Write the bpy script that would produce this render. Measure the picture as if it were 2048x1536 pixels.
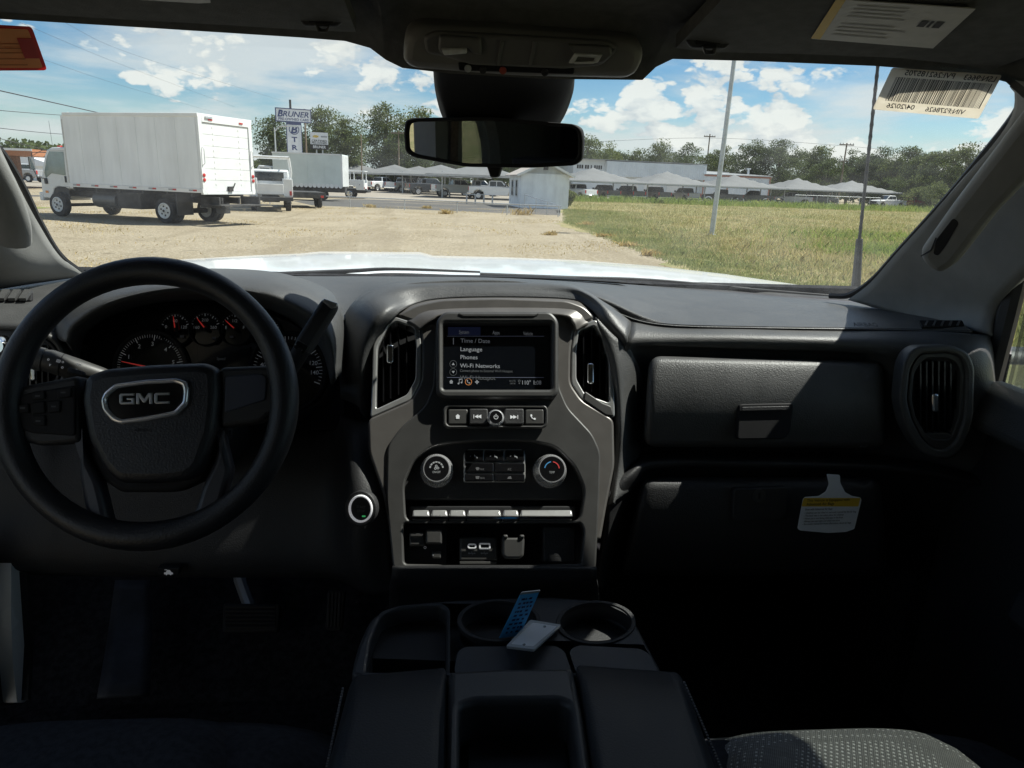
import bpy, bmesh, math, random
import numpy as np
from mathutils import Vector, Matrix

for _o in list(bpy.data.objects):
    bpy.data.objects.remove(_o)
SC = bpy.context.scene
COL = SC.collection
R = math.radians

# ------------------------------------------------------------------ camera
FPX = 1420.0                       # focal length in photo pixels (2048 wide)
CAM = Vector((0, 0, 1.75))
_yaw, _pit, _rol = R(5.2), R(15.8), R(2.1)
cf = Vector((math.sin(_yaw)*math.cos(_pit), math.cos(_yaw)*math.cos(_pit), -math.sin(_pit)))
_r0 = Vector((math.cos(_yaw), -math.sin(_yaw), 0)); _u0 = _r0.cross(cf)
cr = _r0*math.cos(_rol) + _u0*math.sin(_rol)
cu = -_r0*math.sin(_rol) + _u0*math.cos(_rol)
cd = bpy.data.cameras.new('camera'); cam = bpy.data.objects.new('camera', cd); COL.objects.link(cam)
cd.sensor_width = 36; cd.lens = 36*FPX/2048; cd.clip_start = 0.02; cd.clip_end = 5000
m = Matrix.Identity(4)
for i in range(3):
    m[i][0] = cr[i]; m[i][1] = cu[i]; m[i][2] = -cf[i]; m[i][3] = CAM[i]
cam.matrix_world = m
SC.camera = cam

# ------------------------------------------------------------------ sun and sky
SUN = Vector((0.57, 0.13, 0.81)).normalized()
SUN_EL = math.asin(SUN.z); SUN_AZ = math.atan2(SUN.x, SUN.y)
sl = bpy.data.lights.new('sun', 'SUN'); sl.energy = 5.0; sl.angle = R(0.53); sl.color = (1, .955, .89)
so = bpy.data.objects.new('sun', sl); COL.objects.link(so)
so.rotation_euler = (-SUN).to_track_quat('-Z', 'Y').to_euler(); so.location = (20, 10, 40)

W = bpy.data.worlds.new('World'); SC.world = W; W.use_nodes = True
nt = W.node_tree; nt.nodes.clear()
W.cycles.sampling_method = 'MANUAL'; W.cycles.sample_map_resolution = 512
def N(tree, kind, **kw):
    n = tree.nodes.new(kind)
    for k, v in kw.items():
        if k.startswith('i_'):
            key = k[2:]
            n.inputs[int(key) if key.isdigit() else key.replace('_', ' ')].default_value = v
        else:
            setattr(n, k, v)
    return n
def L(tree, a, b): tree.links.new(a, b)
def M(tree, op, a, b=None, c=None, clamp=False):
    n = tree.nodes.new('ShaderNodeMath'); n.operation = op; n.use_clamp = clamp
    for i, v in enumerate((a, b, c)):
        if v is None: continue
        if isinstance(v, (int, float)): n.inputs[i].default_value = v
        else: tree.links.new(v, n.inputs[i])
    return n.outputs[0]
def sstep(tree, v, lo, hi):
    n = tree.nodes.new('ShaderNodeMapRange'); n.interpolation_type = 'SMOOTHSTEP'
    tree.links.new(v, n.inputs[0]); n.inputs[1].default_value = lo; n.inputs[2].default_value = hi
    return n.outputs[0]
def vmix(tree, fac, a, b):
    n = tree.nodes.new('ShaderNodeMix'); n.data_type = 'RGBA'
    for s, v in ((0, fac), (6, a), (7, b)):
        if hasattr(v, 'is_linked'): tree.links.new(v, n.inputs[s])
        else: n.inputs[s].default_value = v if s == 0 else (*v, 1) if len(v) == 3 else v
    return n.outputs[2]

sky = N(nt, 'ShaderNodeTexSky', sky_type='NISHITA', sun_disc=False)
sky.sun_elevation = SUN_EL; sky.sun_rotation = SUN_AZ; sky.altitude = 100
sky.air_density = 1.0; sky.dust_density = 0.4; sky.ozone_density = 3.0
tc = N(nt, 'ShaderNodeTexCoord')
sep = N(nt, 'ShaderNodeSeparateXYZ'); L(nt, tc.outputs['Generated'], sep.inputs[0])
dx, dy, dz = sep.outputs
el = M(nt, 'MAXIMUM', dz, 0.0)
# thin high cloud: noise on a flat layer overhead, seen at a slant
inv = M(nt, 'DIVIDE', 1.0, M(nt, 'ADD', el, 0.10))
cmb = N(nt, 'ShaderNodeCombineXYZ')
L(nt, M(nt, 'MULTIPLY', dx, inv), cmb.inputs[0]); L(nt, M(nt, 'MULTIPLY', dy, inv), cmb.inputs[1])
n1 = N(nt, 'ShaderNodeTexNoise', i_Scale=0.62, i_Detail=9.0, i_Roughness=0.56, i_Distortion=0.25)
mp = N(nt, 'ShaderNodeMapping'); mp.inputs['Location'].default_value = (3.35, 1.2, 0.0); mp.inputs['Scale'].default_value = (1.0, 1.0, 1)
L(nt, cmb.outputs[0], mp.inputs[0]); L(nt, mp.outputs[0], n1.inputs['Vector'])
thin = M(nt, 'MULTIPLY', sstep(nt, n1.outputs[0], 0.40, 0.64), 0.88)
# heaped cumulus low in the sky: billowed noise over direction; a second lookup higher up gives lit tops and grey bases
HEAP = (9.4, 3.3, 0.7); CUT = 0.535
def heap(dzo):
    mpp = N(nt, 'ShaderNodeMapping'); mpp.inputs['Scale'].default_value = (1, 1, 1.9); mpp.inputs['Location'].default_value = (HEAP[0], HEAP[1], HEAP[2]+dzo)
    L(nt, tc.outputs['Generated'], mpp.inputs[0])
    big = N(nt, 'ShaderNodeTexNoise', i_Scale=4.6, i_Detail=3.0, i_Roughness=0.5); L(nt, mpp.outputs[0], big.inputs['Vector'])
    wob = N(nt, 'ShaderNodeTexNoise', i_Scale=30.0, i_Detail=4.0, i_Roughness=0.55); L(nt, mpp.outputs[0], wob.inputs['Vector'])
    wv = N(nt, 'ShaderNodeVectorMath', operation='SCALE'); L(nt, wob.outputs['Color'], wv.inputs[0]); wv.inputs['Scale'].default_value = 0.05
    wa = N(nt, 'ShaderNodeVectorMath', operation='ADD'); L(nt, mpp.outputs[0], wa.inputs[0]); L(nt, wv.outputs[0], wa.inputs[1])
    tot = M(nt, 'MULTIPLY', big.outputs[0], 0.62)
    for sc_, am in ((13.0, 0.21), (29.0, 0.12), (66.0, 0.07)):
        vo = N(nt, 'ShaderNodeTexVoronoi', i_Scale=sc_); vo.feature = 'F1'
        L(nt, wa.outputs[0], vo.inputs['Vector'])
        tot = M(nt, 'ADD', tot, M(nt, 'MULTIPLY', M(nt, 'SUBTRACT', 1.0, vo.outputs['Distance']), am))
    return tot
h0 = heap(0.0); h1 = heap(0.045)
band = M(nt, 'MULTIPLY', sstep(nt, dz, 0.0, 0.04), M(nt, 'SUBTRACT', 1.0, sstep(nt, dz, 0.16, 0.50)))
thr = M(nt, 'SUBTRACT', h0, M(nt, 'MULTIPLY', M(nt, 'SUBTRACT', 1.0, band), 0.10))
cum = sstep(nt, thr, CUT, CUT+0.05)
lit = M(nt, 'MULTIPLY_ADD', M(nt, 'SUBTRACT', h0, h1), 4.5, 0.72, clamp=True)
skyc = N(nt, 'ShaderNodeHueSaturation', i_Saturation=1.38, i_Value=1.16); L(nt, sky.outputs[0], skyc.inputs['Color'])
hz = vmix(nt, M(nt, 'MULTIPLY', M(nt, 'SUBTRACT', 1.0, sstep(nt, dz, -0.01, 0.09)), 0.85), skyc.outputs[0], (6.3, 7.3, 8.0))
c1 = vmix(nt, thin, hz, (7.6, 7.9, 8.1))
cumc = vmix(nt, lit, (5.0, 5.6, 6.4), (9.6, 9.5, 9.2))
c2 = vmix(nt, M(nt, 'MULTIPLY', cum, 0.93), c1, cumc)
bg = N(nt, 'ShaderNodeBackground'); bg.inputs[1].default_value = 0.060
L(nt, c2, bg.inputs[0])
out = N(nt, 'ShaderNodeOutputWorld'); L(nt, bg.outputs[0], out.inputs[0])

SC.view_settings.view_transform = 'Standard'; SC.view_settings.look = 'None'
SC.view_settings.exposure = 0.74; SC.view_settings.gamma = 1.0; SC.view_settings.use_curve_mapping = False
SC.cycles.use_denoising = True
SC.cycles.max_bounces = 10; SC.cycles.diffuse_bounces = 5; SC.cycles.transparent_max_bounces = 24
SC.cycles.sample_clamp_indirect = 6.0

# ------------------------------------------------------------------ photo pixel -> place
def ray(px, py): return cf*FPX + cr*(px-1024) + cu*(768-py)
def atY(px, py, Y): d = ray(px, py); return CAM + d*((Y-CAM.y)/d.y)
def atX(px, py, X): d = ray(px, py); return CAM + d*((X-CAM.x)/d.x)
def atZ(px, py, Z=0.0): d = ray(px, py); return CAM + d*((Z-CAM.z)/d.z)
def proj(P):
    d = Vector(P)-CAM; k = d.dot(cf); return 1024+FPX*d.dot(cr)/k, 768-FPX*d.dot(cu)/k

# ------------------------------------------------------------------ materials
MATS = {}
def mat(name, col, rough=0.5, metal=0.0, var=0.12, scale=9.0, bump=0.0, bscale=300.0, spec=0.5, coat=0.0, emit=0.0, col2=None, detail=4.0, stretch=None, aniso=None):
    if name in MATS: return MATS[name]
    mt = bpy.data.materials.new(name); mt.use_nodes = True; t = mt.node_tree
    b = t.nodes['Principled BSDF']
    tcn = N(t, 'ShaderNodeTexCoord'); vec = tcn.outputs['Object']
    if stretch:
        mpn = N(t, 'ShaderNodeMapping'); mpn.inputs['Scale'].default_value = stretch
        L(t, vec, mpn.inputs[0]); vec = mpn.outputs[0]
    nz = N(t, 'ShaderNodeTexNoise', i_Scale=scale, i_Detail=detail, i_Roughness=0.6); L(t, vec, nz.inputs['Vector'])
    lo = col2 if col2 else tuple(max(0, c*(1-var)) for c in col); hi = col if col2 else tuple(min(1, c*(1+var)) for c in col)
    f = sstep(t, nz.outputs[0], 0.3, 0.7)
    L(t, vmix(t, f, lo, hi), b.inputs['Base Color'])
    L(t, M(t, 'MULTIPLY_ADD', nz.outputs[0], 0.16, rough-0.08, clamp=True), b.inputs['Roughness'])
    b.inputs['Metallic'].default_value = metal
    b.inputs['Specular IOR Level'].default_value = spec
    b.inputs['Coat Weight'].default_value = coat
    b.inputs['Coat Roughness'].default_value = 0.05
    if bump:
        nb = N(t, 'ShaderNodeTexNoise', i_Scale=bscale, i_Detail=2.0); L(t, vec, nb.inputs['Vector'])
        bn = N(t, 'ShaderNodeBump', i_Strength=bump, i_Distance=0.6/bscale); L(t, nb.outputs[0], bn.inputs['Height'])
        L(t, bn.outputs[0], b.inputs['Normal'])
    if emit:
        b.inputs['Emission Color'].default_value = (*col, 1); b.inputs['Emission Strength'].default_value = emit
    MATS[name] = mt
    return mt

def glass_mat(name, tint=(.93, .97, .95), refl=0.06, dust=0.0, dustcol=(.8, .82, .8), rough=0.0):
    if name in MATS: return MATS[name]
    mt = bpy.data.materials.new(name); mt.use_nodes = True; t = mt.node_tree; t.nodes.clear()
    tr = N(t, 'ShaderNodeBsdfTransparent'); tr.inputs[0].default_value = (*tint, 1)
    gl = N(t, 'ShaderNodeBsdfGlossy'); gl.inputs['Roughness'].default_value = rough
    fr = N(t, 'ShaderNodeFresnel'); fr.inputs[0].default_value = 1.45
    mx = N(t, 'ShaderNodeMixShader'); L(t, M(t, 'MULTIPLY', fr.outputs[0], refl*16, clamp=True), mx.inputs[0])
    L(t, tr.outputs[0], mx.inputs[1]); L(t, gl.outputs[0], mx.inputs[2])
    last = mx.outputs[0]
    if dust:
        df = N(t, 'ShaderNodeBsdfTranslucent'); df.inputs[0].default_value = (*dustcol, 1)
        tcn = N(t, 'ShaderNodeTexCoord')
        nz = N(t, 'ShaderNodeTexNoise', i_Scale=9.0, i_Detail=6.0, i_Roughness=0.65); L(t, tcn.outputs['Object'], nz.inputs['Vector'])
        m2 = N(t, 'ShaderNodeMixShader'); L(t, M(t, 'MULTIPLY', sstep(t, nz.outputs[0], 0.2, 0.85), dust*2), m2.inputs[0])
        L(t, last, m2.inputs[1]); L(t, df.outputs[0], m2.inputs[2]); last = m2.outputs[0]
    o = N(t, 'ShaderNodeOutputMaterial'); L(t, last, o.inputs[0])
    MATS[name] = mt
    return mt

# ------------------------------------------------------------------ mesh builder
def V3(p): return Vector(p)
class MB:
    def __init__(s): s.v = []; s.f = []; s.m = []
    def add(s, verts, faces, mi=0):
        o = len(s.v); s.v.extend(tuple(v) for v in verts)
        for f in faces: s.f.append([i+o for i in f]); s.m.append(mi)
        return s
    def hexa(s, p, mi=0):      # eight corners: bottom four (ccw), top four
        return s.add(p, [(3,2,1,0),(4,5,6,7),(0,1,5,4),(1,2,6,5),(2,3,7,6),(3,0,4,7)], mi)
    def box(s, x0, x1, y0, y1, z0, z1, mi=0):
        return s.hexa([(x0,y0,z0),(x1,y0,z0),(x1,y1,z0),(x0,y1,z0),(x0,y0,z1),(x1,y0,z1),(x1,y1,z1),(x0,y1,z1)], mi)
    def bar(s, a, b, w, h=None, mi=0, up=(0,0,1)):
        a = V3(a); b = V3(b); h = h or w; d = (b-a).normalized(); u_ = V3(up)
        if abs(d.dot(u_)) > .98: u_ = V3((0,1,0))
        sx = d.cross(u_).normalized()*(w/2); sz = sx.cross(d).normalized()*(h/2)
        return s.hexa([a-sx-sz, a+sx-sz, b+sx-sz, b-sx-sz, a-sx+sz, a+sx+sz, b+sx+sz, b-sx+sz], mi)
    def tube(s, pts, rad, n=10, mi=0, closed=False, cap=True, scale=None):
        pts = [V3(p) for p in pts]; k = len(pts)
        if not hasattr(rad, '__len__'): rad = [rad]*k
        ref = None; rings = []
        for i, p in enumerate(pts):
            if closed: d = pts[(i+1) % k]-pts[i-1]
            else: d = pts[min(i+1, k-1)]-pts[max(i-1, 0)]
            if d.length < 1e-9: d = V3((0,0,1))
            d.normalize()
            if ref is None:
                ref = V3((0,0,1)) if abs(d.z) < .9 else V3((1,0,0))
            a = (ref - d*ref.dot(d)).normalized(); b = d.cross(a); ref = a
            sa, sb = scale or (1, 1)
            rings.append([p + a*(math.cos(2*math.pi*j/n)*rad[i]*sa) + b*(math.sin(2*math.pi*j/n)*rad[i]*sb) for j in range(n)])
        fs = []
        for i in range(k if closed else k-1):
            for j in range(n):
                a0 = i*n+j; a1 = i*n+(j+1) % n; i2 = (i+1) % k
                fs.append((a0, a1, i2*n+(j+1) % n, i2*n+j))
        if cap and not closed:
            fs.append(tuple(range(n))[::-1]); fs.append(tuple((k-1)*n+j for j in range(n)))
        return s.add([v for r_ in rings for v in r_], fs, mi)
    def lathe(s, o, ax, prof, n=24, mi=0, cap=True):
        o = V3(o); ax = V3(ax).normalized(); a = ax.orthogonal().normalized(); b = ax.cross(a)
        vs = []; fs = []
        for (r_, h) in prof:
            for j in range(n):
                t = 2*math.pi*j/n
                vs.append(o + ax*h + a*(r_*math.cos(t)) + b*(r_*math.sin(t)))
        for i in range(len(prof)-1):
            for j in range(n):
                fs.append((i*n+j, i*n+(j+1) % n, (i+1)*n+(j+1) % n, (i+1)*n+j))
        if cap:
            fs.append(tuple(range(n))[::-1]); fs.append(tuple((len(prof)-1)*n+j for j in range(n)))
        return s.add(vs, fs, mi)
    def cyl(s, a, b, r0, r1=None, n=12, mi=0):
        a = V3(a); b = V3(b); r1 = r0 if r1 is None else r1
        return s.lathe(a, b-a, [(r0, 0), (r1, (b-a).length)], n, mi)
    def extr(s, poly, off, mi=0):     # polygon of 3-D points pushed along a vector
        n = len(poly); off = V3(off); p = [V3(q) for q in poly]
        return s.add(p+[q+off for q in p], [tuple(range(n))[::-1], tuple(range(n, 2*n))]+[(i, (i+1) % n, n+(i+1) % n, n+i) for i in range(n)], mi)
    def grid(s, rows, mi=0, close_v=False):
        nr = len(rows); nc = len(rows[0])
        fs = []
        for i in range(nr-1):
            for j in range(nc-1 if not close_v else nc):
                fs.append((i*nc+j, i*nc+(j+1) % nc, (i+1)*nc+(j+1) % nc, (i+1)*nc+j))
        return s.add([p for r_ in rows for p in r_], fs, mi)
    def build(s, name, mats, parent=None, smooth=35, bevel=0.0, solid=0.0, seg=2, recalc=True, wn=False):
        me = bpy.data.meshes.new(name)
        me.from_pydata(s.v, [], s.f)
        if not isinstance(mats, (list, tuple)): mats = [mats]
        for mt in mats: me.materials.append(mt)
        if len(mats) > 1: me.polygons.foreach_set('material_index', s.m)
        if recalc:
            bmn = bmesh.new(); bmn.from_mesh(me); bmesh.ops.recalc_face_normals(bmn, faces=bmn.faces); bmn.to_mesh(me); bmn.free()
        if smooth:
            me.polygons.foreach_set('use_smooth', [True]*len(me.polygons)); me.set_sharp_from_angle(angle=R(smooth))
        o = obj(name, me, parent)
        if solid:
            md = o.modifiers.new('solid', 'SOLIDIFY'); md.thickness = solid; md.offset = -1
        if bevel:
            md = o.modifiers.new('bevel', 'BEVEL'); md.width = bevel; md.segments = seg; md.limit_method = 'ANGLE'; md.angle_limit = R(40); md.harden_normals = False
        return o

def obj(name, me, parent=None):
    o = bpy.data.objects.new(name, me); COL.objects.link(o)
    if parent is not None:
        o.parent = parent
        if parent.type == 'EMPTY' and parent.get('_world'):
            o.matrix_parent_inverse = Matrix.Translation(-Vector(parent.location))
    return o
def fast(name, v, f, mats, parent=None, mi=None, smooth=False):
    me = bpy.data.meshes.new(name); v = np.asarray(v, np.float32); f = np.asarray(f, np.int32)
    n, k = f.shape
    me.vertices.add(len(v)); me.vertices.foreach_set('co', v.ravel())
    me.loops.add(n*k); me.loops.foreach_set('vertex_index', f.ravel())
    me.polygons.add(n); me.polygons.foreach_set('loop_start', np.arange(0, n*k, k, dtype=np.int32))
    if not isinstance(mats, (list, tuple)): mats = [mats]
    for mt in mats: me.materials.append(mt)
    if mi is not None: me.polygons.foreach_set('material_index', np.asarray(mi, np.int32))
    me.update(calc_edges=True); me.validate()
    return obj(name, me, parent)
def tag(o, label, cat, group=None):
    o['label'] = label; o['category'] = cat
    if group: o['group'] = group
    return o
def thing(name, label, cat, loc=(0, 0, 0), rz=0.0, group=None, world=False):
    o = bpy.data.objects.new(name, None); COL.objects.link(o); o.empty_display_size = 0.2
    o.location = loc; o.rotation_euler = (0, 0, rz)
    if world: o['_world'] = 1
    return tag(o, label, cat, group)
def structure(o): o['kind'] = 'structure'; return o
def stuff(o): o['kind'] = 'stuff'; return o
KIDS = {}
def kids(o):
    return [c for c in bpy.data.objects if c.parent == o]
def copy_tree(o, parent=None):
    c = o.copy(); COL.objects.link(c)
    if parent is not None: c.parent = parent
    for ch in kids(o): copy_tree(ch, c)
    return c
def place(root, label, loc, rz, recolor=None, scale=None):
    c = copy_tree(root); c['label'] = label; c.location = loc; c.rotation_euler = (0, 0, rz)
    if scale: c.scale = (scale,)*3
    if recolor:
        for ch in kids(c):
            for g in [ch]+kids(ch):
                if g.type == 'MESH' and g.data.materials and g.data.materials[0] == recolor[0]:
                    g.data = g.data.copy(); g.data.materials[0] = recolor[1]
    return c

# ------------------------------------------------------------------ lettering and plates (outline fonts / filled outlines turned into meshes)
_TC = {}
def text_geo(s, bold=0.0, shear=0.0, spacing=1.0):
    k = (s, bold, shear, spacing)
    if k in _TC: return _TC[k]
    c = bpy.data.curves.new('t', 'FONT'); c.body = s; c.offset = bold; c.shear = shear; c.space_character = spacing; c.resolution_u = 3
    o = bpy.data.objects.new('t', c); COL.objects.link(o)
    dg = bpy.context.evaluated_depsgraph_get(); dg.update()
    me = bpy.data.meshes.new_from_object(o.evaluated_get(dg))
    g = ([tuple(v.co) for v in me.vertices], [tuple(p.vertices) for p in me.polygons])
    bpy.data.objects.remove(o); bpy.data.curves.remove(c); bpy.data.meshes.remove(me)
    _TC[k] = g
    return g
def text_mb(mb, s, O, ex, ey, cap, align='c', bold=0.0, shear=0.0, mi=0, width=None, spacing=1.0, mirror=False):
    """flat letters, capital height `cap` metres, baseline mid at O"""
    v, f = text_geo(s, bold, shear, spacing)
    if not v: return mb
    O = V3(O); ex = V3(ex).normalized(); ey = V3(ey).normalized()
    xs = [p[0] for p in v]; x0, x1 = min(xs), max(xs); k = cap/0.69
    kx = k if width is None else width/(x1-x0)
    ax = {'c': (x0+x1)/2, 'l': x0, 'r': x1}[align]
    sg = -1 if mirror else 1
    mb.add([O + ex*((p[0]-ax)*kx*sg) + ey*((p[1]-0.345)*k) for p in v], f, mi)
    return mb
def plate_geo(polys, half, bevel):
    c = bpy.data.curves.new('p', 'CURVE'); c.dimensions = '2D'; c.fill_mode = 'BOTH'
    b = min(bevel, half*0.95); c.extrude = half-b; c.bevel_depth = b; c.bevel_resolution = 2; c.offset = -b
    for pl in polys:
        sp = c.splines.new('POLY'); sp.points.add(len(pl)-1); sp.use_cyclic_u = True
        for q, p in zip(sp.points, pl): q.co = (p[0], p[1], 0, 1)
    o = bpy.data.objects.new('p', c); COL.objects.link(o)
    dg = bpy.context.evaluated_depsgraph_get(); dg.update()
    me = bpy.data.meshes.new_from_object(o.evaluated_get(dg))
    g = ([tuple(v.co) for v in me.vertices], [tuple(p.vertices) for p in me.polygons])
    bpy.data.objects.remove(o); bpy.data.curves.remove(c); bpy.data.meshes.remove(me)
    return g
class Plane:
    def __init__(s, P, n, xh=(1, 0, 0)):
        s.O = V3(P); s.n = V3(n).normalized(); s.ex = (V3(xh) - s.n*s.n.dot(V3(xh))).normalized(); s.ey = s.n.cross(s.ex)
    def p(s, px, py, h=0.0):
        d = ray(px, py); q = s.O + s.n*h; return CAM + d*((q-CAM).dot(s.n)/d.dot(s.n))
    def uv(s, P): d = P-s.O; return d.dot(s.ex), d.dot(s.ey)
    def plate(s, mb, polys, h0, h1, bevel=0.0012, mi=0):
        if not isinstance(polys[0][0], (tuple, list)): polys = [polys]
        v, f = plate_geo([[s.uv(s.p(x, y, h1)) for x, y in pl] for pl in polys], (h1-h0)/2, bevel)
        mid = (h0+h1)/2
        return mb.add([s.O + s.ex*p[0] + s.ey*p[1] + s.n*(mid+p[2]) for p in v], f, mi)
    def text(s, mb, t, px, py, hpx, off, align='c', bold=0.0, shear=0.0, mi=0, wpx=None, spacing=1.0, mirror=False):
        a = s.p(px, py, off); cap = (s.p(px, py-hpx/2, off)-s.p(px, py+hpx/2, off)).length
        w = None if wpx is None else (s.p(px+wpx/2, py, off)-s.p(px-wpx/2, py, off)).length
        return text_mb(mb, t, a, s.ex, s.ey, cap, align, bold, shear, mi, w, spacing, mirror)
    def knob(s, mb, px, py, prof, n=32, mi=0):    # prof: (radius px, height m)
        k = (s.p(px+10, py)-s.p(px-10, py)).length/20
        h = max(p[1] for p in prof); c = s.p(px, py, h) - s.n*h
        return mb.lathe(c, s.n, [(r_*k, hh) for r_, hh in prof], n, mi)
def rrect(x0, y0, x1, y1, r=4, n=4):
    pts = []
    for cx, cy, a in ((x1-r, y1-r, 0), (x0+r, y1-r, 90), (x0+r, y0+r, 180), (x1-r, y0+r, 270)):
        for i in range(n+1):
            t = R(a+90*i/n); pts.append((cx+r*math.cos(t), cy+r*math.sin(t)))
    return pts
def rpoly(pts, r=8, n=4):
    out_ = []; k = len(pts)
    for i in range(k):
        p = Vector(pts[i]); a = Vector(pts[i-1])-p; b = Vector(pts[(i+1) % k])-p
        d = min(r, a.length*.45, b.length*.45); s_ = p+a.normalized()*d; e = p+b.normalized()*d
        for j in range(n+1):
            t = j/n; q = s_*(1-t)**2 + p*2*t*(1-t) + e*t*t; out_.append((q.x, q.y))
    return out_
def ellipse(cx, cy, a, b, n=28, t0=0, t1=360):
    return [(cx+a*math.cos(R(t0+(t1-t0)*i/n)), cy+b*math.sin(R(t0+(t1-t0)*i/n))) for i in range(n)]
def cat(pts, n=6, closed=False):
    """smooth curve through points of any dimension"""
    P = [Vector(p) for p in pts]; k = len(P); out_ = []
    for i in range(k if closed else k-1):
        if closed: p0, p1, p2, p3 = P[i-1], P[i], P[(i+1) % k], P[(i+2) % k]
        else: p0 = P[i-1] if i else P[0]*2-P[1]; p1, p2 = P[i], P[i+1]; p3 = P[i+2] if i+2 < k else P[-1]*2-P[-2]
        for j in range(n):
            t = j/n
            out_.append(0.5*((2*p1)+(p2-p0)*t+(2*p0-5*p1+4*p2-p3)*t*t+(3*p1-p0-3*p2+p3)*t**3))
    if not closed: out_.append(P[-1])
    return out_
def patch(ctrl, nu=6, nv=6):
    """smooth grid through rows of 3-D points"""
    rows = [cat(r_, nu) for r_ in ctrl]
    cols = [cat([r_[j] for r_ in rows], nv) for j in range(len(rows[0]))]
    return [[cols[j][i] for j in range(len(cols))] for i in range(len(cols[0]))]
def ppatch(ctrl, nu=6, nv=6):
    return patch([[atY(*p) for p in r_] for r_ in ctrl], nu, nv)

# ================================================================== the place outside
# ---- ground sheets
def ground_mat(name, cols, scales, bump=0.5, bscale=30.0, rough=0.95, stretch=None, tracks=None):
    mt = bpy.data.materials.new(name); mt.use_nodes = True; t = mt.node_tree; b = t.nodes['Principled BSDF']
    tcn = N(t, 'ShaderNodeTexCoord'); vec = tcn.outputs['Object']
    if stretch:
        mpn = N(t, 'ShaderNodeMapping'); mpn.inputs['Scale'].default_value = stretch; L(t, vec, mpn.inputs[0]); vec = mpn.outputs[0]
    c = (*cols[0], 1); cur = None
    for (col, sc, lo, hi) in zip(cols[1:], [s_[0] for s_ in scales], [s_[1] for s_ in scales], [s_[2] for s_ in scales]):
        nz = N(t, 'ShaderNodeTexNoise', i_Scale=sc, i_Detail=6.0, i_Roughness=0.68); L(t, vec, nz.inputs['Vector'])
        cur = vmix(t, sstep(t, nz.outputs[0], lo, hi), cur if cur is not None else cols[0], col)
    if tracks:
        mpt = N(t, 'ShaderNodeMapping'); mpt.inputs['Scale'].default_value = (1.0, .10, 1); mpt.inputs['Rotation'].default_value = (0, 0, R(14)); L(t, tcn.outputs['Object'], mpt.inputs[0])
        nt_ = N(t, 'ShaderNodeTexNoise', i_Scale=.55, i_Detail=5.0, i_Roughness=.6, i_Distortion=.6); L(t, mpt.outputs[0], nt_.inputs['Vector'])
        cur = vmix(t, M(t, 'MULTIPLY', sstep(t, nt_.outputs[0], .50, .66), .55), cur, tracks)
        n2_ = N(t, 'ShaderNodeTexNoise', i_Scale=.9, i_Detail=7.0, i_Roughness=.7); L(t, tcn.outputs['Object'], n2_.inputs['Vector'])
        cur = vmix(t, M(t, 'MULTIPLY', sstep(t, n2_.outputs[0], .58, .70), .6), cur, tuple(c*.72 for c in tracks))
    L(t, cur, b.inputs['Base Color']); b.inputs['Roughness'].default_value = rough; b.inputs['Specular IOR Level'].default_value = 0.15
    nb = N(t, 'ShaderNodeTexNoise', i_Scale=bscale, i_Detail=6.0, i_Roughness=0.7); L(t, vec, nb.inputs['Vector'])
    bn = N(t, 'ShaderNodeBump', i_Strength=bump, i_Distance=0.05); L(t, nb.outputs[0], bn.inputs['Height']); L(t, bn.outputs[0], b.inputs['Normal'])
    return mt
M_soil = ground_mat('dry_gravel', [(.285, .235, .155), (.35, .295, .205), (.19, .152, .098), (.45, .39, .295), (.13, .105, .07)],
                    [(0.35, .4, .65), (2.2, .52, .72), (11.0, .49, .62), (19.0, .54, .64)], 0.7, 28, tracks=(.22, .178, .115))
M_grassg = ground_mat('field_soil', [(.28, .245, .12), (.18, .19, .075), (.36, .29, .16)], [(0.25, .42, .6), (1.6, .45, .65)], 0.8, 12)
M_asph = ground_mat('worn_asphalt', [(.11, .105, .098), (.25, .21, .16), (.075, .075, .073)], [(0.22, .50, .66), (0.8, .5, .7)], 0.4, 40, stretch=(.35, 1, 1))
M_conc = ground_mat('pale_concrete', [(.27, .235, .19), (.32, .285, .235), (.17, .155, .135)], [(0.3, .4, .6), (0.9, .55, .7)], 0.3, 40, stretch=(.4, 1, 1))
def sheet(name, poly, z, mt, n=1):
    mb = MB(); mb.add([(x, y, z) for x, y in poly], [tuple(range(len(poly)))])
    return structure(mb.build(name, mt, smooth=0))
gm = MB(); gm.add([(-1500, -1500, 0), (1500, -1500, 0), (1500, 1500, 0), (-1500, 1500, 0)], [(0, 1, 2, 3)])
structure(gm.build('ground', M_soil, smooth=0))
_rg = random.Random(5)
edge = [(5.3 + .5*math.sin(y*.35) + _rg.uniform(-.28, .28) + (max(0, y-34)*.15), y) for y in [i*0.8 for i in range(-15, 69)]]
field = edge + [(9.5, 57), (9.8, 66), (14, 84), (40, 92), (72, 104), (140, 120), (260, 120), (260, -200), (6, -200)]
sheet('grass_ground', field, 0.004, M_grassg)
sheet('rear_field', [(-200, -200), (5.5, -200), (5.5, -14), (-200, -9)], 0.004, M_grassg)
sheet('asphalt_lot', [(-8.5, 45.6), (-3, 44.6), (3, 43.4), (6.4, 42.8), (7.9, 53), (8.5, 62), (-9, 62), (-11, 52)], 0.004, M_asph)
sheet('concrete_apron', [(-30, 62.4), (9.4, 62.4), (13, 84), (70, 103), (70, 130), (-60, 130), (-60, 75)], 0.004, M_conc)
sheet('road', [(-140, 30), (-24, 41), (-24, 47.5), (-140, 38)], 0.004, M_asph)
sheet('verge', [(-60, 31), (-17.6, 30.6), (-17.2, 33.6), (-60, 35.2)], 0.008, ground_mat('verge_grass', [(.17, .20, .06), (.26, .24, .10)], [(1.2, .4, .6)], .8, 12))

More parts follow.
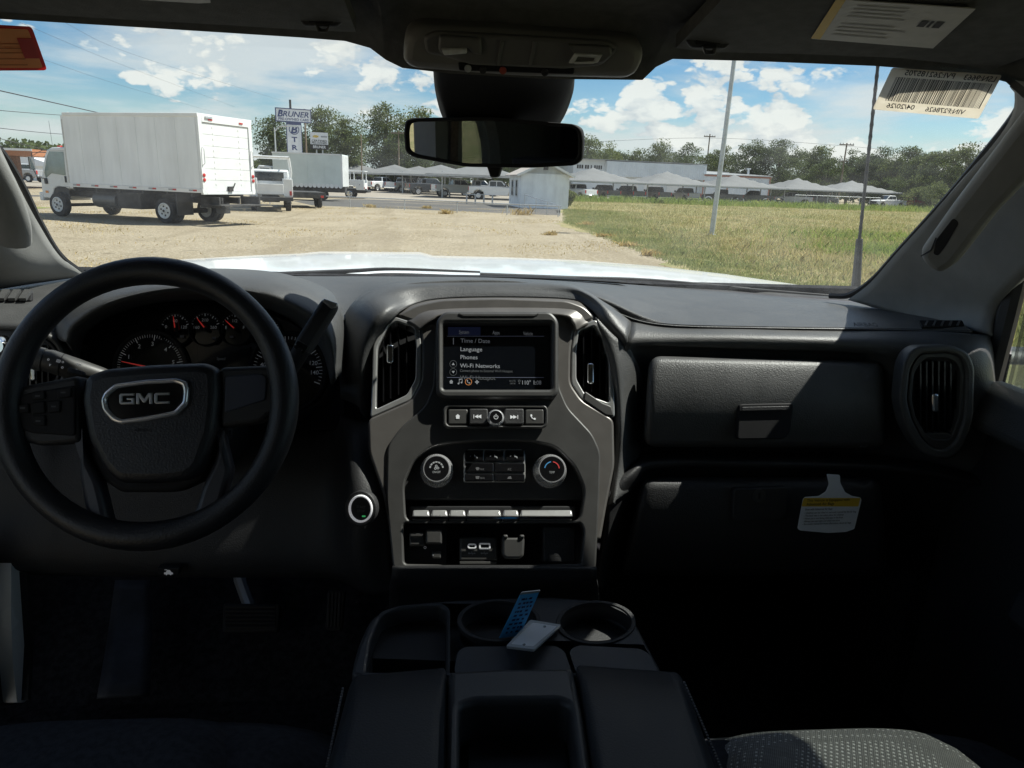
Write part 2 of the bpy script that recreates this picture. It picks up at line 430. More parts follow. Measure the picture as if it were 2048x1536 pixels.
# ---- grass: blades are real triangles, thick by the edge of the lot, drier further in
def blades(name, xs, ys, h, w, seed, mt, lean=.35, z=0.0):
    g = np.random.default_rng(seed); n = len(xs)
    cl_ = .5+.5*np.clip(np.sin(xs*1.9+np.sin(ys*1.3)*1.7)*np.sin(ys*1.6+np.sin(xs*.9)*2.1)+.55*np.sin(xs*5.1+ys*3.7), -1, 1)
    a = g.uniform(0, 2*np.pi, n); hh = h*g.uniform(.45, 1.2, n)*(.45+.95*cl_); ww = w*g.uniform(.6, 1.3, n)
    lx = g.normal(0, lean, n)*hh; ly = g.normal(0, lean, n)*hh
    b = np.stack([xs, ys, np.full(n, z)], 1); sx = np.stack([np.cos(a)*ww/2, np.sin(a)*ww/2, np.zeros(n)], 1)
    mid = b + np.stack([lx*.35, ly*.35, hh*.6], 1); top = b + np.stack([lx, ly, hh], 1)
    v = np.stack([b-sx, b+sx, mid+sx*.7, top, mid-sx*.7], 1).reshape(-1, 3)
    i = np.arange(n)*5
    f = np.stack([i, i+1, i+2, i+3, i+4], 1)
    return fast(name, v, f, mt)
def blade_mat(name, cols, sc, k=.5):
    mt = bpy.data.materials.new(name); mt.use_nodes = True; t = mt.node_tree; b = t.nodes['Principled BSDF']
    tcn = N(t, 'ShaderNodeTexCoord')
    nz = N(t, 'ShaderNodeTexNoise', i_Scale=sc, i_Detail=5.0, i_Roughness=.65); L(t, tcn.outputs['Object'], nz.inputs['Vector'])
    nf = N(t, 'ShaderNodeTexNoise', i_Scale=9.0, i_Detail=2.0); L(t, tcn.outputs['Object'], nf.inputs['Vector'])
    rp = N(t, 'ShaderNodeValToRGB'); e = rp.color_ramp.elements
    e[0].position = .36; e[0].color = (*cols[0], 1); e[1].position = .64; e[1].color = (*cols[-1], 1)
    for i, c in enumerate(cols[1:-1]):
        q = e.new(.36+.28*(i+1)/(len(cols)-1)); q.color = (*c, 1)
    L(t, M(t, 'ADD', M(t, 'MULTIPLY', nz.outputs[0], 1-k*.5), M(t, 'MULTIPLY', nf.outputs[0], k*.5)), rp.inputs[0])
    L(t, rp.outputs[0], b.inputs['Base Color']); b.inputs['Roughness'].default_value = .7; b.inputs['Specular IOR Level'].default_value = .2
    b.inputs['Subsurface Weight'].default_value = 0.0
    tr = N(t, 'ShaderNodeBsdfTranslucent'); L(t, rp.outputs[0], tr.inputs[0])
    mx = N(t, 'ShaderNodeMixShader'); mx.inputs[0].default_value = .35
    o = t.nodes['Material Output']; L(t, b.outputs[0], mx.inputs[1]); L(t, tr.outputs[0], mx.inputs[2]); L(t, mx.outputs[0], o.inputs[0])
    return mt
M_dry = blade_mat('dry_grass', [(.24, .27, .095), (.34, .33, .135), (.45, .385, .19), (.55, .45, .25)], .16)
M_grn = blade_mat('green_grass', [(.20, .25, .09), (.30, .32, .13), (.42, .39, .18)], .5)
M_wee = blade_mat('weeds', [(.16, .24, .05), (.26, .33, .08), (.36, .38, .13)], .4)
g = np.random.default_rng(11)
def inside(x, y): return x > 5.5 + np.maximum(0, y-34)*.15
n = 230000      # field: denser near the camera, spread well past both sides of the view
yy = 8 + 80*g.random(n)**1.75; xx = 5 + (2+yy*.95)*g.random(n)
k = inside(xx, yy) & (xx > 8.2+g.normal(0, 1.2, n)); stuff(tag(blades('dry_field_grass', xx[k], yy[k], .17, .022, 1, M_dry), 'knee-high dry brown field grass right of the gravel lot', 'grass'))
n = 80000
yy = 6 + 48*g.random(n)**1.5; xx = 5.2 + np.abs(g.normal(0, 2.1, n)) + np.maximum(0, yy-34)*.15
k = inside(xx+g.normal(0, .25, n), yy); stuff(tag(blades('green_edge_grass', xx[k], yy[k], .10, .018, 2, M_grn), 'short green grass along the edge of the gravel lot', 'grass'))
n = 26000
t_ = g.random(n); xx = 10 + 75*t_ + g.normal(0, 1, n); yy = 82.5 + 22*t_ + g.normal(0, 1.6, n) - 9*np.exp(-((t_-.62)/.3)**2)*g.random(n)
stuff(tag(blades('tall_weeds', xx, yy, .62, .07, 3, M_wee, .3), 'tall bright green weeds in front of the carports', 'weeds'))
n = 9000
xx = np.concatenate([g.normal(14.2, 1.3, n//2), g.normal(19, 3.0, n//2)]); yy = np.concatenate([g.normal(21, 1.2, n//2), g.normal(29, 2.2, n//2)])
stuff(tag(blades('yellow_weeds', xx, yy, .26, .028, 4, M_wee, .4), 'patch of yellow green weeds in the field near the right pillar', 'weeds'))

# dry tufts standing in the lot
def tuft(px, py, size, label, seed):
    c = atZ(px, py); gg = np.random.default_rng(seed); n = 160
    o = blades('dry_tuft', gg.normal(0, size, n)+c.x, gg.normal(0, size*.6, n)+c.y, size*1.3, .03, seed, M_tuft, .6)
    tag(o, label, 'grass tuft', 'dry tufts in the lot')
M_tuft = blade_mat('tuft_straw', [(.38, .27, .10), (.52, .40, .18), (.60, .48, .25)], .6)
tuft(742, 415, .15, 'dry yellow tuft below the second post of the pipe rail', 21)
tuft(852, 417, .16, 'dry yellow tuft under the middle of the pipe rail', 22)
tuft(1044, 430, .30, 'largest dry yellow tuft at the right end of the pipe rail', 23)
tuft(1100, 470, .13, 'dry yellow tuft on the gravel nearest the green grass', 24)
tuft(890, 428, .16, 'small dry tuft on the gravel in front of the pipe rail', 25)
tuft(1172, 452, .18, 'dry tuft at the field edge, farthest of the edge row', 27)
tuft(1212, 474, .16, 'dry tuft at the field edge, second farthest of the row', 28)
tuft(1262, 493, .16, 'dry tuft at the field edge, third of the row', 29)
tuft(1305, 512, .14, 'dry tuft at the field edge, nearest of the edge row', 30)

g = np.random.default_rng(31); n = 60000     # straw stubble in patches over the lot
yy = 5 + 44*g.random(n)**1.3; xx = -22 + 29*g.random(n)
k = (np.sin(xx*.8+np.sin(yy*.5)*2)+np.sin(yy*.9+np.sin(xx*.6)*2.3)+g.normal(0, .5, n) > .9) & (xx < 5.4)
stuff(tag(blades('lot_stubble', xx[k], yy[k], .045, .02, 32, M_tuft, .7), 'sparse straw stubble scattered over the gravel lot', 'stubble'))
# ---- trees
def leaf_mat(name, c0, c1):
    mt = blade_mat(name, [c0, tuple((a+b)/2 for a, b in zip(c0, c1)), c1], .55, .9); return mt
M_leaf = [leaf_mat('leaf_olive', (.062, .088, .028), (.165, .19, .066)), leaf_mat('leaf_dark', (.045, .070, .022), (.120, .15, .050)), leaf_mat('leaf_light', (.085, .115, .033), (.21, .23, .08))]
M_bark = mat('bark', (.13, .105, .08), .9, var=.35, scale=5, bump=.6, bscale=14)
def tree(px, py_top, half_px, Y, seed, label, kind=0, low=.18, leaves=8000, name='tree', shrub=False, leaf=.30):
    top = atY(px, py_top, Y); s_ = (atY(px+half_px, py_top, Y)-top).length; H = top.z
    rnd = random.Random(seed); g = np.random.default_rng(seed)
    t = thing(name, label, 'bush' if shrub else 'tree', (top.x, Y, 0), 0, 'shrubs by the carports' if shrub else 'trees beyond the lots')
    nc = 46 if not shrub else 16
    cents = []
    for i in range(nc):        # clumps fill an uneven rounded volume
        for _ in range(30):
            a = rnd.uniform(0, 2*math.pi); rr = rnd.random()**.5; zz = rnd.random()
            prof = (math.sin(math.pi*min(1, .10+.90*zz))**.55)*(.78+.3*math.sin(3*a+seed)*math.cos(5*zz+seed))
            x = math.cos(a)*rr*s_*prof; y = math.sin(a)*rr*s_*.8*prof; z = H*(low+(1-low)*zz) - H*.05
            if all((V3((x, y, z))-q).length > .085*H for q in cents): break
        cents.append(V3((x, y, z)))
    tm = MB(); base_r = .022*H+.05
    if not shrub:
        tm.tube(cat([(0, 0, -.1), (rnd.uniform(-.2, .2), rnd.uniform(-.2, .2), H*.28), (rnd.uniform(-.5, .5), rnd.uniform(-.4, .4), H*.52), (rnd.uniform(-.7, .7), 0, H*.82)], 3),
                [base_r*(1.15-.1*i) for i in range(10)], 7)
        for c in cents[::3]:
            z0 = max(H*.2, c.z*.62); tm.tube(cat([(0, 0, z0), (c.x*.5, c.y*.5, (z0+c.z)/2+.2), tuple(c)], 2), [base_r*.45, base_r*.36, base_r*.28, base_r*.2, base_r*.08], 5)
    else:
        for c in cents[::4]: tm.tube([(0, 0, 0), (c.x*.6, c.y*.6, c.z*.5), tuple(c)], [.05, .03, .015], 5)
    tm.build('trunk', M_bark, t)
    per = leaves//nc; cs = np.array([tuple(c) for c in cents]); rad = g.uniform(.075, .15, nc)*H*(1.1 if not shrub else 2.0)
    ci = np.repeat(np.arange(nc), per); n = len(ci)
    d = g.normal(0, 1, (n, 3)); d /= np.linalg.norm(d, axis=1)[:, None]
    q = cs[ci] + d*(rad[ci]*g.random(n)**.45)[:, None]*np.array([1.15, 1.0, .72])
    q[:, 2] = np.maximum(q[:, 2], .15)
    a = g.normal(0, 1, (n, 3)); a /= np.linalg.norm(a, axis=1)[:, None]; b = np.cross(a, g.normal(0, 1, (n, 3))); b /= np.linalg.norm(b, axis=1)[:, None]
    sz = (leaf*g.uniform(.55, 1.35, n))[:, None]*(.55+.045*H)
    v = np.stack([q-a*sz*.5, q+b*sz*.28, q+a*sz*.5, q-b*sz*.28], 1).reshape(-1, 3)
    i4 = np.arange(n)*4; f = np.stack([i4, i4+1, i4+2, i4+3], 1)
    fast('crown', v, f, M_leaf[kind], t)
    return t
T = [ # px, top, half width px, Y, kind, label
 (548, 222, 34, 96, 1, 'tree between the near box truck and the sign tower'),
 (640, 212, 52, 118, 0, 'broad tree directly behind the blue and white sign tower'),
 (688, 232, 42, 112, 0, 'tree right of the black banded certified sign'),
 (600, 262, 50, 128, 1, 'dark tree low behind the second box truck'),
 (770, 204, 50, 122, 0, 'tallest tree of all, left of the mirror'),
 (842, 214, 46, 124, 2, 'tall pale tree touching the left end of the mirror'),
 (806, 262, 58, 116, 1, 'lower dark tree in front of the tallest tree'),
 (905, 240, 52, 120, 0, 'tree mostly hidden behind the left end of the mirror'),
 (985, 262, 48, 126, 1, 'tree hidden behind the middle of the mirror'),
 (1075, 258, 52, 128, 0, 'tree hidden behind the right end of the mirror'),
 (1180, 272, 42, 130, 0, 'tree just right of the mirror above the workshop roof'),
 (1222, 284, 24, 142, 2, 'small round tree second right of the mirror'),
 (1278, 296, 30, 140, 0, 'low spreading tree above the left of the ribbed facade'),
 (1322, 279, 27, 138, 0, 'upright tree above the middle of the ribbed facade'),
 (1378, 284, 36, 136, 1, 'dark tree left of the tall steel pole'),
 (1452, 290, 32, 140, 0, 'tree right beside the tall steel pole'),
 (1510, 280, 44, 134, 1, 'wide tree right of the steel pole, above the low workshop'),
 (1566, 278, 44, 132, 1, 'highest of the trees right of the steel pole'),
 (1645, 292, 42, 136, 0, 'tree behind the far crossarm pole'),
 (1708, 298, 40, 134, 1, 'tree left of the antenna above the carports'),
 (1660, 320, 60, 128, 1, 'low dark tree behind the fourth and fifth carports'),
 (1770, 296, 42, 128, 1, 'tree right behind the antenna'),
 (1828, 290, 46, 124, 1, 'tall dark tree above the last carport'),
 (1882, 302, 46, 108, 0, 'large olive oak beside the end of the carports'),
 (1948, 284, 56, 100, 0, 'big oak rising behind the right windscreen pillar'),
 (2030, 300, 64, 96, 1, 'oak hidden behind the right windscreen pillar'),
 (2110, 330, 60, 92, 0, 'oak at the far right end of the field'),
 (1420, 306, 44, 146, 1, 'dark low tree behind the steel pole'),
 (1602, 300, 46, 144, 1, 'dark tree filling the gap left of the far crossarm pole'),
 (1738, 306, 46, 130, 1, 'dark tree just left of the antenna, low in the row'),
 (1858, 306, 52, 116, 1, 'dark tree between the last carport and the large oak'),
 (1800, 312, 50, 120, 0, 'olive tree right of the antenna above the red pickup'),
 (1915, 300, 60, 104, 1, 'dark oak beside the big oak by the right pillar'),
 (1340, 304, 40, 148, 1, 'low dark tree behind the upright one above the facade'),
 (1240, 302, 40, 150, 1, 'low dark tree behind the small round one'),
]
for i, (px, pt, hw, Y, kd, lab) in enumerate(T):
    tree(px, pt, hw*(1.22 if px > 1100 else 1.08), Y, 100+i*7, lab, kd, low=.10 if px > 1740 else .2, leaves=10500 if hw > 40 else 7000)
for i, (px, pt, hw, Y, kd, lab) in enumerate([
 (1840, 372, 34, 99, 2, 'pale bush right of the red parked pickup'), (1880, 366, 40, 94, 0, 'bush at the foot of the large oak'),
 (1925, 372, 46, 90, 2, 'bush against the right windscreen pillar'), (1138, 382, 16, 60, 2, 'leafy bush at the right corner of the white shed'),
 (1795, 350, 44, 112, 1, 'dark thicket behind the last carport'), (1312, 398, 24, 84, 2, 'weedy green bush in front of the second carport')]):
    tree(px, pt, hw, Y, 400+i, lab, kd, low=.05, leaves=2600, name='bush', shrub=True, leaf=.26)

# ---- far woods closing the horizon
fw = MB()
g = np.random.default_rng(77); n = 52000
xx = g.uniform(-230, 330, n); yy = g.uniform(172, 190, n); hmax = 6.2+1.6*np.sin(xx*.07)+1.3*np.sin(xx*.19+1)+.8*np.sin(xx*.43)
q = np.stack([xx, yy, hmax*g.random(n)**.6], 1)
a = g.normal(0, 1, (n, 3)); a /= np.linalg.norm(a, axis=1)[:, None]; b = np.cross(a, g.normal(0, 1, (n, 3))); b /= np.linalg.norm(b, axis=1)[:, None]
v = np.stack([q-a*.55, q+b*.4, q+a*.55, q-b*.4], 1).reshape(-1, 3); i4 = np.arange(n)*4
stuff(tag(fast('far_woods', v, np.stack([i4, i4+1, i4+2, i4+3], 1), M_leaf[1]), 'distant dark tree belt along the horizon', 'woods'))

# ---- shared outdoor materials
M_white = mat('white_paint', (.70, .71, .70), .35, var=.05, scale=3, coat=.3)
M_wpanel = mat('white_panel', (.72, .72, .70), .5, var=.07, scale=1.2, stretch=(1, 1, .4))
M_black = mat('black_plastic', (.022, .022, .023), .6, var=.3, scale=6)
M_under = mat('dirty_chassis', (.035, .033, .031), .8, var=.5, scale=4)
M_rubber = mat('rubber', (.022, .022, .023), .85, var=.25, scale=12)
M_steelw = mat('white_steel_rim', (.62, .62, .60), .4, var=.12, scale=8)
M_chrome = mat('chrome', (.78, .79, .80), .10, 1.0, var=.03)
M_steel = mat('galvanised_steel', (.46, .48, .49), .45, .6, var=.12, scale=5)
M_win = mat('dark_window_glass', (.018, .024, .026), .06, var=.1, coat=.5)
M_red = mat('red_lens', (.45, .02, .015), .3, var=.1)
M_amber = mat('amber_lens', (.70, .22, .03), .3, var=.1)
M_grey = mat('grey_paint', (.30, .31, .32), .4, var=.08)
M_gal = mat('aluminium', (.60, .61, .62), .35, .7, var=.08, scale=4)
M_wood = mat('weathered_wood', (.20, .15, .10), .85, var=.3, scale=6, stretch=(6, 6, 1))
M_wire = mat('wire', (.03, .03, .035), .7)

def wheel(parent, x, y, r=.38, w=.25, rim=M_steelw, side=-1, holes=True):
    tm = MB(); tm.lathe((x-w/2, y, r), (1, 0, 0), [(r*.62, .0), (r*.93, .0), (r, w*.14), (r, w*.86), (r*.93, w), (r*.62, w), (r*.60, w*.75), (r*.60, w*.25), (r*.62, 0)], 28, cap=False)
    tyre = tm.build('wheel', M_rubber, parent)
    rm = MB(); ox = x + side*(w/2+.004)
    rm.lathe((ox, y, r), (side, 0, 0), [(r*.63, -.02), (r*.63, .004), (r*.57, .012), (r*.50, -.025), (r*.22, -.035), (r*.17, .01), (r*.08, .02)], 28)
    rm.build('rim', rim, tyre)
    if holes:
        hm = MB()
        for j in range(6):
            a = R(60*j+20); hm.cyl((ox-side*.02, y+math.cos(a)*r*.36, r+math.sin(a)*r*.36), (ox-side*.022+side*.012, y+math.cos(a)*r*.36, r+math.sin(a)*r*.36), r*.075, n=10)
        hm.cyl((ox, y, r), (ox+side*.035, y, r), r*.10, n=10)
        stuff(hm.build('hub_holes', M_under, tyre))
    return tyre

# ---- near box truck: local frame, +Y forward, rear axle at the origin
def near_box_truck():
    b = atZ(335, 447); a = atZ(113, 433); d = (a-b).normalized(); left = Vector((-d.y, d.x, 0)); rz = math.atan2(-d.x, d.y) - R(2)
    w = 1.28
    org = b - left*(w-.10)
    t = thing('box_truck', 'large white cab-over box truck parked nearest on the left', 'truck', (org.x, org.y, 0), rz)
    y0, y1, z0, z1 = -1.78, 4.18, 1.07, 3.55
    M_boxs = mat('box_skin', (.74, .755, .755), .45, var=.07, scale=2.2, stretch=(1, 1, .18))
    m_ = MB(); m_.box(-w+.012, w-.012, y0+.07, y1-.05, z0+.12, z1-.05); m_.build('cargo_box', M_boxs, t, bevel=.03)
    for i in range(1, 8):     # riveted skin panels, each its own sheet
        ya = y0+.12+(i-1)*.835
        p = MB(); p.box(-w-.003, -w+.014, ya, ya+.828, z0+.13, z1-.11); p.build('side_panel', M_boxs, t)
        p = MB(); p.box(w-.014, w+.003, ya, ya+.818, z0+.13, z1-.11); p.build('side_panel', M_boxs, t)
    for s_ in (-1, 1):
        p = MB(); p.box(s_*w-.016, s_*w+.016, y0, y1, z0, z0+.125); rail = p.build('bottom_rail', M_wpanel, t, bevel=.004)
        p = MB(); p.box(s_*w-.02, s_*w+.02, y0, y1-.1, z1-.11, z1); p.build('top_rail', M_wpanel, t, bevel=.012)
        for i in range(7):
            ya = y0+.25+i*.86
            q = MB(); q.box(s_*w-.02, s_*w+.02, ya, ya+.16, z0+.045, z0+.10); q.build('red_reflector', M_red, rail)
            q = MB(); q.box(s_*w-.02, s_*w+.02, ya+.165, ya+.33, z0+.045, z0+.10); q.build('white_reflector', M_grey, rail)
        p = MB(); p.tube([(s_*(w-.06), y1-.04, z0), (s_*(w-.06), y1-.04, z1-.25), (s_*(w-.1), y1-.09, z1-.1), (s_*(w-.2), y1-.2, z1-.03)], .075, 10); p.build('front_corner_post', mat('corner_grey', (.52, .51, .48), .5), t)
    # rear frame, roll-up door slats, lamps, latch, liftgate
    p = MB(); p.box(-w, -w+.17, y0, y0+.10, z0-.05, z1); p.box(w-.17, w, y0, y0+.10, z0-.05, z1); p.box(-w+.17, w-.17, y0, y0+.10, z1-.26, z1); p.box(-w+.17, w-.17, y0, y0+.10, z0-.05, z0+.05)
    fr = p.build('rear_frame', M_white, t, bevel=.01)
    for i in range(6):
        za = z0+.055+i*(z1-.265-z0-.055)/6
        p = MB(); p.box(-w+.175, w-.175, y0+.035, y0+.06, za+.004, za+(z1-.265-z0-.055)/6-.004); p.build('door_slat', M_white, t, bevel=.004)
    for x in (-.62, 0, .62):
        p = MB()
        for i in range(11): p.box(x-.02, x+.02, y0+.025, y0+.035, z0+.25+i*.18, z0+.31+i*.18)
        if x != 0: stuff(p.build('door_hinges', M_wpanel, t))
    for (xa, za, nm) in ((-w+.55, z1-.16, 'clearance_lamp'), (w-.55, z1-.16, 'clearance_lamp')):
        p = MB(); p.box(xa-.09, xa+.09, y0-.02, y0-.001, za-.025, za+.025); p.build(nm, M_red, fr)
    p = MB(); p.box(-w+.32, -w+.62, y0-.04, y0-.001, z1-.13, z1-.07); p.build('rain_gutter_clip', M_gal, fr)
    for s_ in (-1, 1):
        p = MB(); p.lathe((s_*(w-.085), y0-.002, z0+.42), (0, -1, 0), [(.06, 0), (.06, .02), (.04, .03)], 14); q = p.build('tail_light', M_red, t); q.scale = (1, 1, 1)
        p = MB(); p.lathe((s_*(w-.085), y0-.002, z0+.57), (0, -1, 0), [(.06, 0), (.06, .02), (.04, .03)], 14); p.build('tail_light', M_red, t)
        p = MB(); p.tube([(s_*(w-.10), y0-.01, z0+.9), (s_*(w-.10), y0-.07, z0+.95), (s_*(w-.10), y0-.07, z0+1.4), (s_*(w-.10), y0-.01, z0+1.45)], .014, 6); p.build('grab_handle', M_gal, t)
    p = MB(); p.box(-.10, .10, y0-.05, y0+.03, z0+.06, z0+.22); p.cyl((.1, y0-.03, z0+.15), (.22, y0-.03, z0+.33), .02); p.build('door_latch', M_under, t)
    p = MB(); p.box(-w+.1, w-.1, y0-.75, y0-.05, .66, .70); p.box(-w+.25, -w+.33, y0-.4, y0+.4, .60, .95); p.box(w-.33, w-.25, y0-.4, y0+.4, .60, .95); p.build('liftgate', M_under, t)
    # chassis and hardware underneath
    p = MB(); p.box(-.46, -.38, y0, 5.4, .70, .92); p.box(.38, .46, y0, 5.4, .70, .92)
    for i in range(6): p.box(-w+.05, w-.05, y0+.5+i*1.05, y0+.58+i*1.05, .94, z0)
    p.build('chassis_frame', M_under, t)
    p = MB(); p.box(-w+.10, -.5, 1.05, 2.1, .42, .98); p.build('tool_box', M_under, t, bevel=.02)
    p = MB(); p.cyl((-.85, 2.3, .66), (-.85, 3.35, .66), .27, n=18); p.build('fuel_tank', mat('dull_tank', (.12, .12, .12), .5, .5), t)
    p = MB(); p.box(.5, w-.1, 1.0, 3.3, .45, .98); p.build('battery_box', M_under, t, bevel=.02)
    p = MB(); p.box(-w+.02, -.55, -.62, -.58, .30, 1.0); p.build('mud_flap', M_black, t)
    p = MB(); p.box(.55, w-.02, -.62, -.58, .30, 1.0); p.build('mud_flap', M_black, t)
    p = MB(); p.tube([(-.9, -.5, .39), (.9, -.5+.5, .39)], .0001, 4) if False else p.cyl((-.95, 0, .40), (.95, 0, .40), .09); p.cyl((-.95, 4.95, .40), (.95, 4.95, .40), .06); p.build('axle', M_under, t)
    for s_ in (-1, 1):
        wheel(t, s_*(w-.17), 0, .42, .24, side=s_); wheel(t, s_*(w-.46), 0, .42, .24, side=-s_, holes=False); wheel(t, s_*(w-.19), 4.95, .42, .24, side=s_)
    # cab: side outline pushed across, glass and doors laid on
    cw = 1.0; prof = [(4.28, .98), (4.28, 2.34), (4.55, 2.42), (5.15, 2.40), (5.42, 2.30), (5.58, 2.05), (5.82, 1.42), (5.90, 1.30), (5.93, .62), (5.40, .60), (5.38, .78), (5.28, .95), (5.10, 1.03), (4.80, 1.03), (4.62, .98)]
    p = MB(); p.extr([(-cw, y, z) for y, z in prof], (2*cw, 0, 0)); p.build('cab', M_white, t, bevel=.05, seg=3)
    for s_ in (-1, 1):
        q = MB(); q.extr([(s_*(cw+.001), y, z) for y, z in [(4.62, 1.44), (4.58, 2.26), (5.28, 2.26), (5.42, 2.08), (5.66, 1.50), (5.62, 1.32), (5.30, 1.50)]], (s_*.006, 0, 0)); q.build('side_window', mat('cab_window_glass', (.16, .22, .215), .05, var=.25, scale=1.6, coat=.8), t)
        q = MB()
        for (ya, za, yb, zb) in ((4.5, 1.0, 4.5, 2.3), (4.5, 2.3, 5.3, 2.3), (4.5, 1.05, 5.2, 1.05)): q.bar((s_*(cw+.003), ya, za), (s_*(cw+.003), yb, zb), .012, .012)
        dr = q.build('door_seam', M_grey, t)
        q = MB(); q.box(s_*cw-.005 if s_ > 0 else s_*cw-.022, s_*cw+.022 if s_ > 0 else s_*cw+.005, 4.60, 4.68, 1.20, 1.42); q.build('door_handle', M_black, t, bevel=.008)
        q = MB(); q.box(s_*cw-.012, s_*cw+.012, 4.30, 4.40, 1.70, 2.05); q.build('air_intake', M_black, t)
        q = MB(); q.extr([(s_*(cw+.002), y, z) for y, z in [(4.92, 1.06), (4.86, 1.38), (4.70, 1.10), (4.66, 1.05)]], (s_*.004, 0, 0)); q.build('door_decal', M_wpanel, t)
        q = MB(); q.box(s_*cw-.01, s_*cw+.02, 5.58, 5.72, .80, .88); q.build('side_marker', M_amber, t)
        q = MB(); q.tube([(s_*cw, 5.62, 1.30), (s_*(cw+.18), 5.80, 1.34), (s_*(cw+.26), 5.9, 1.7), (s_*(cw+.22), 5.86, 2.2), (s_*cw, 5.45, 2.22)], .016, 6); arm = q.build('mirror_arm', M_black, t)
        q = MB(); q.box(s_*(cw+.16), s_*(cw+.36), 5.86, 5.93, 1.60, 2.05); q.build('side_mirror', M_black, t, bevel=.02)
        q = MB(); q.box(s_*(cw+.17), s_*(cw+.35), 5.854, 5.862, 1.62, 2.03); q.build('mirror_glass', M_chrome, t)
        q = MB(); q.box(s_*cw-.06, s_*cw+.03, 5.55, 5.66, 1.12, 1.32); q.build('lower_mirror', M_black, t, bevel=.02)
        q = MB(); q.extr([(s_*(cw-.001), y, z) for y, z in [(5.36, .62), (5.34, .80), (5.22, .99), (5.0, 1.06), (4.72, 1.05), (4.55, .96), (4.5, .62)]], (s_*.01, 0, 0)); q.build('wheel_arch', M_black, t)
    q = MB(); q.extr([(x, y, z) for x, y, z in [(-.86, 5.60, 2.06), (.86, 5.60, 2.06), (.92, 5.835, 1.45), (-.92, 5.835, 1.45)]], (0, .012, .006)); q.build('windshield', M_win, t)
    q = MB(); q.box(-cw-.02, cw+.02, 5.86, 6.05, .52, .82); q.build('front_bumper', M_wpanel, t, bevel=.03)
    q = MB(); q.box(-.7, .7, 5.90, 5.945, 1.0, 1.22); q.build('grille', M_black, t)
    for x in (-.8, -.15, 0, .15, .8):
        q = MB(); q.box(x-.05, x+.05, 4.9, 5.05, 2.40, 2.47); q.build('roof_marker_lamp', M_red if abs(x) > .5 else M_amber, t, bevel=.01)
    q = MB(); q.tube([(-.9, 5.2, 2.35), (-.92, 5.2, 3.3)], .006, 5); q.build('radio_antenna', M_black, t)
    q = MB(); q.box(-cw, cw, 5.42, 5.68, 2.28, 2.31); q.build('sun_visor', M_black, t)
    return t
near_box_truck()

# ---- second box truck (plain van body, side on)
def simple_wheels(t, ys, w, r=.42, rim=M_steelw, dual=()):
    for y in ys:
        for s_ in (-1, 1): wheel(t, s_*(w-.16), y, r, .26, rim, s_, holes=True)
def far_box_truck():
    a = atZ(628, 409); b = atZ(700, 398)
    rz = R(72)
    # visible: left flank of the van body, tail to the right
    t = thing('box_truck', 'white van-body truck with scalloped lower edge behind the ladder-rack truck', 'truck', tuple(atZ(688, 403.5) + Vector((-1.9, 1.25, 0))), R(88))
    w, y0, y1, z0, z1 = 1.25, -1.9, 3.05, 1.05, 3.30
    M_b2 = mat('pale_green_white_skin', (.60, .66, .63), .5, var=.06, scale=1)
    p = MB(); p.box(-w+.01, w-.01, y0+.02, y1-.02, z0+.02, z1-.02); p.build('cargo_box', M_b2, t, bevel=.02)
    for i in range(4):
        p = MB(); p.box(-w-.004, -w+.012, y0+.1+i*1.19, y0+.1+i*1.19+1.175, z0+.12, z1-.12); p.build('side_panel', M_b2, t)
    for x in (-w, w):
        p = MB(); p.box(x-.02, x+.02, y0, y1, z1-.10, z1); p.box(x-.02, x+.02, y0-.01, y0+.12, z0, z1); p.build('edge_rail', M_white, t)
    p = MB()
    for i in range(16): p.lathe((-w-.006, y0+.16+i*.31, z0+.02), (1, 0, 0), [(.15, 0), (.15, .03)], 12)
    p.build('scalloped_skirt', M_white, t)
    p = MB(); p.box(-w+.05, w-.05, y0-.01, y0+.03, z0, z1-.1); p.build('rear_door', M_white, t)
    p = MB(); p.box(-.45, .45, y0, 4.6, .62, z0); p.box(-w+.1, -.5, .9, 2.6, .45, .95); p.build('chassis_frame', M_under, t)
    simple_wheels(t, (0, 4.0), w-.02, .40, M_chrome)
    p = MB(); p.extr([(-.98, y, z) for y, z in [(3.2, .7), (3.2, 2.3), (4.1, 2.35), (4.5, 1.7), (5.3, 1.5), (5.4, .6)]], (1.96, 0, 0)); p.build('cab', M_white, t, bevel=.05)
    p = MB(); p.extr([(-.985, y, z) for y, z in [(3.35, 1.5), (3.35, 2.15), (4.0, 2.18), (4.3, 1.6)]], (-.006, 0, 0)); p.build('side_window', M_win, t)
    return t
far_box_truck()

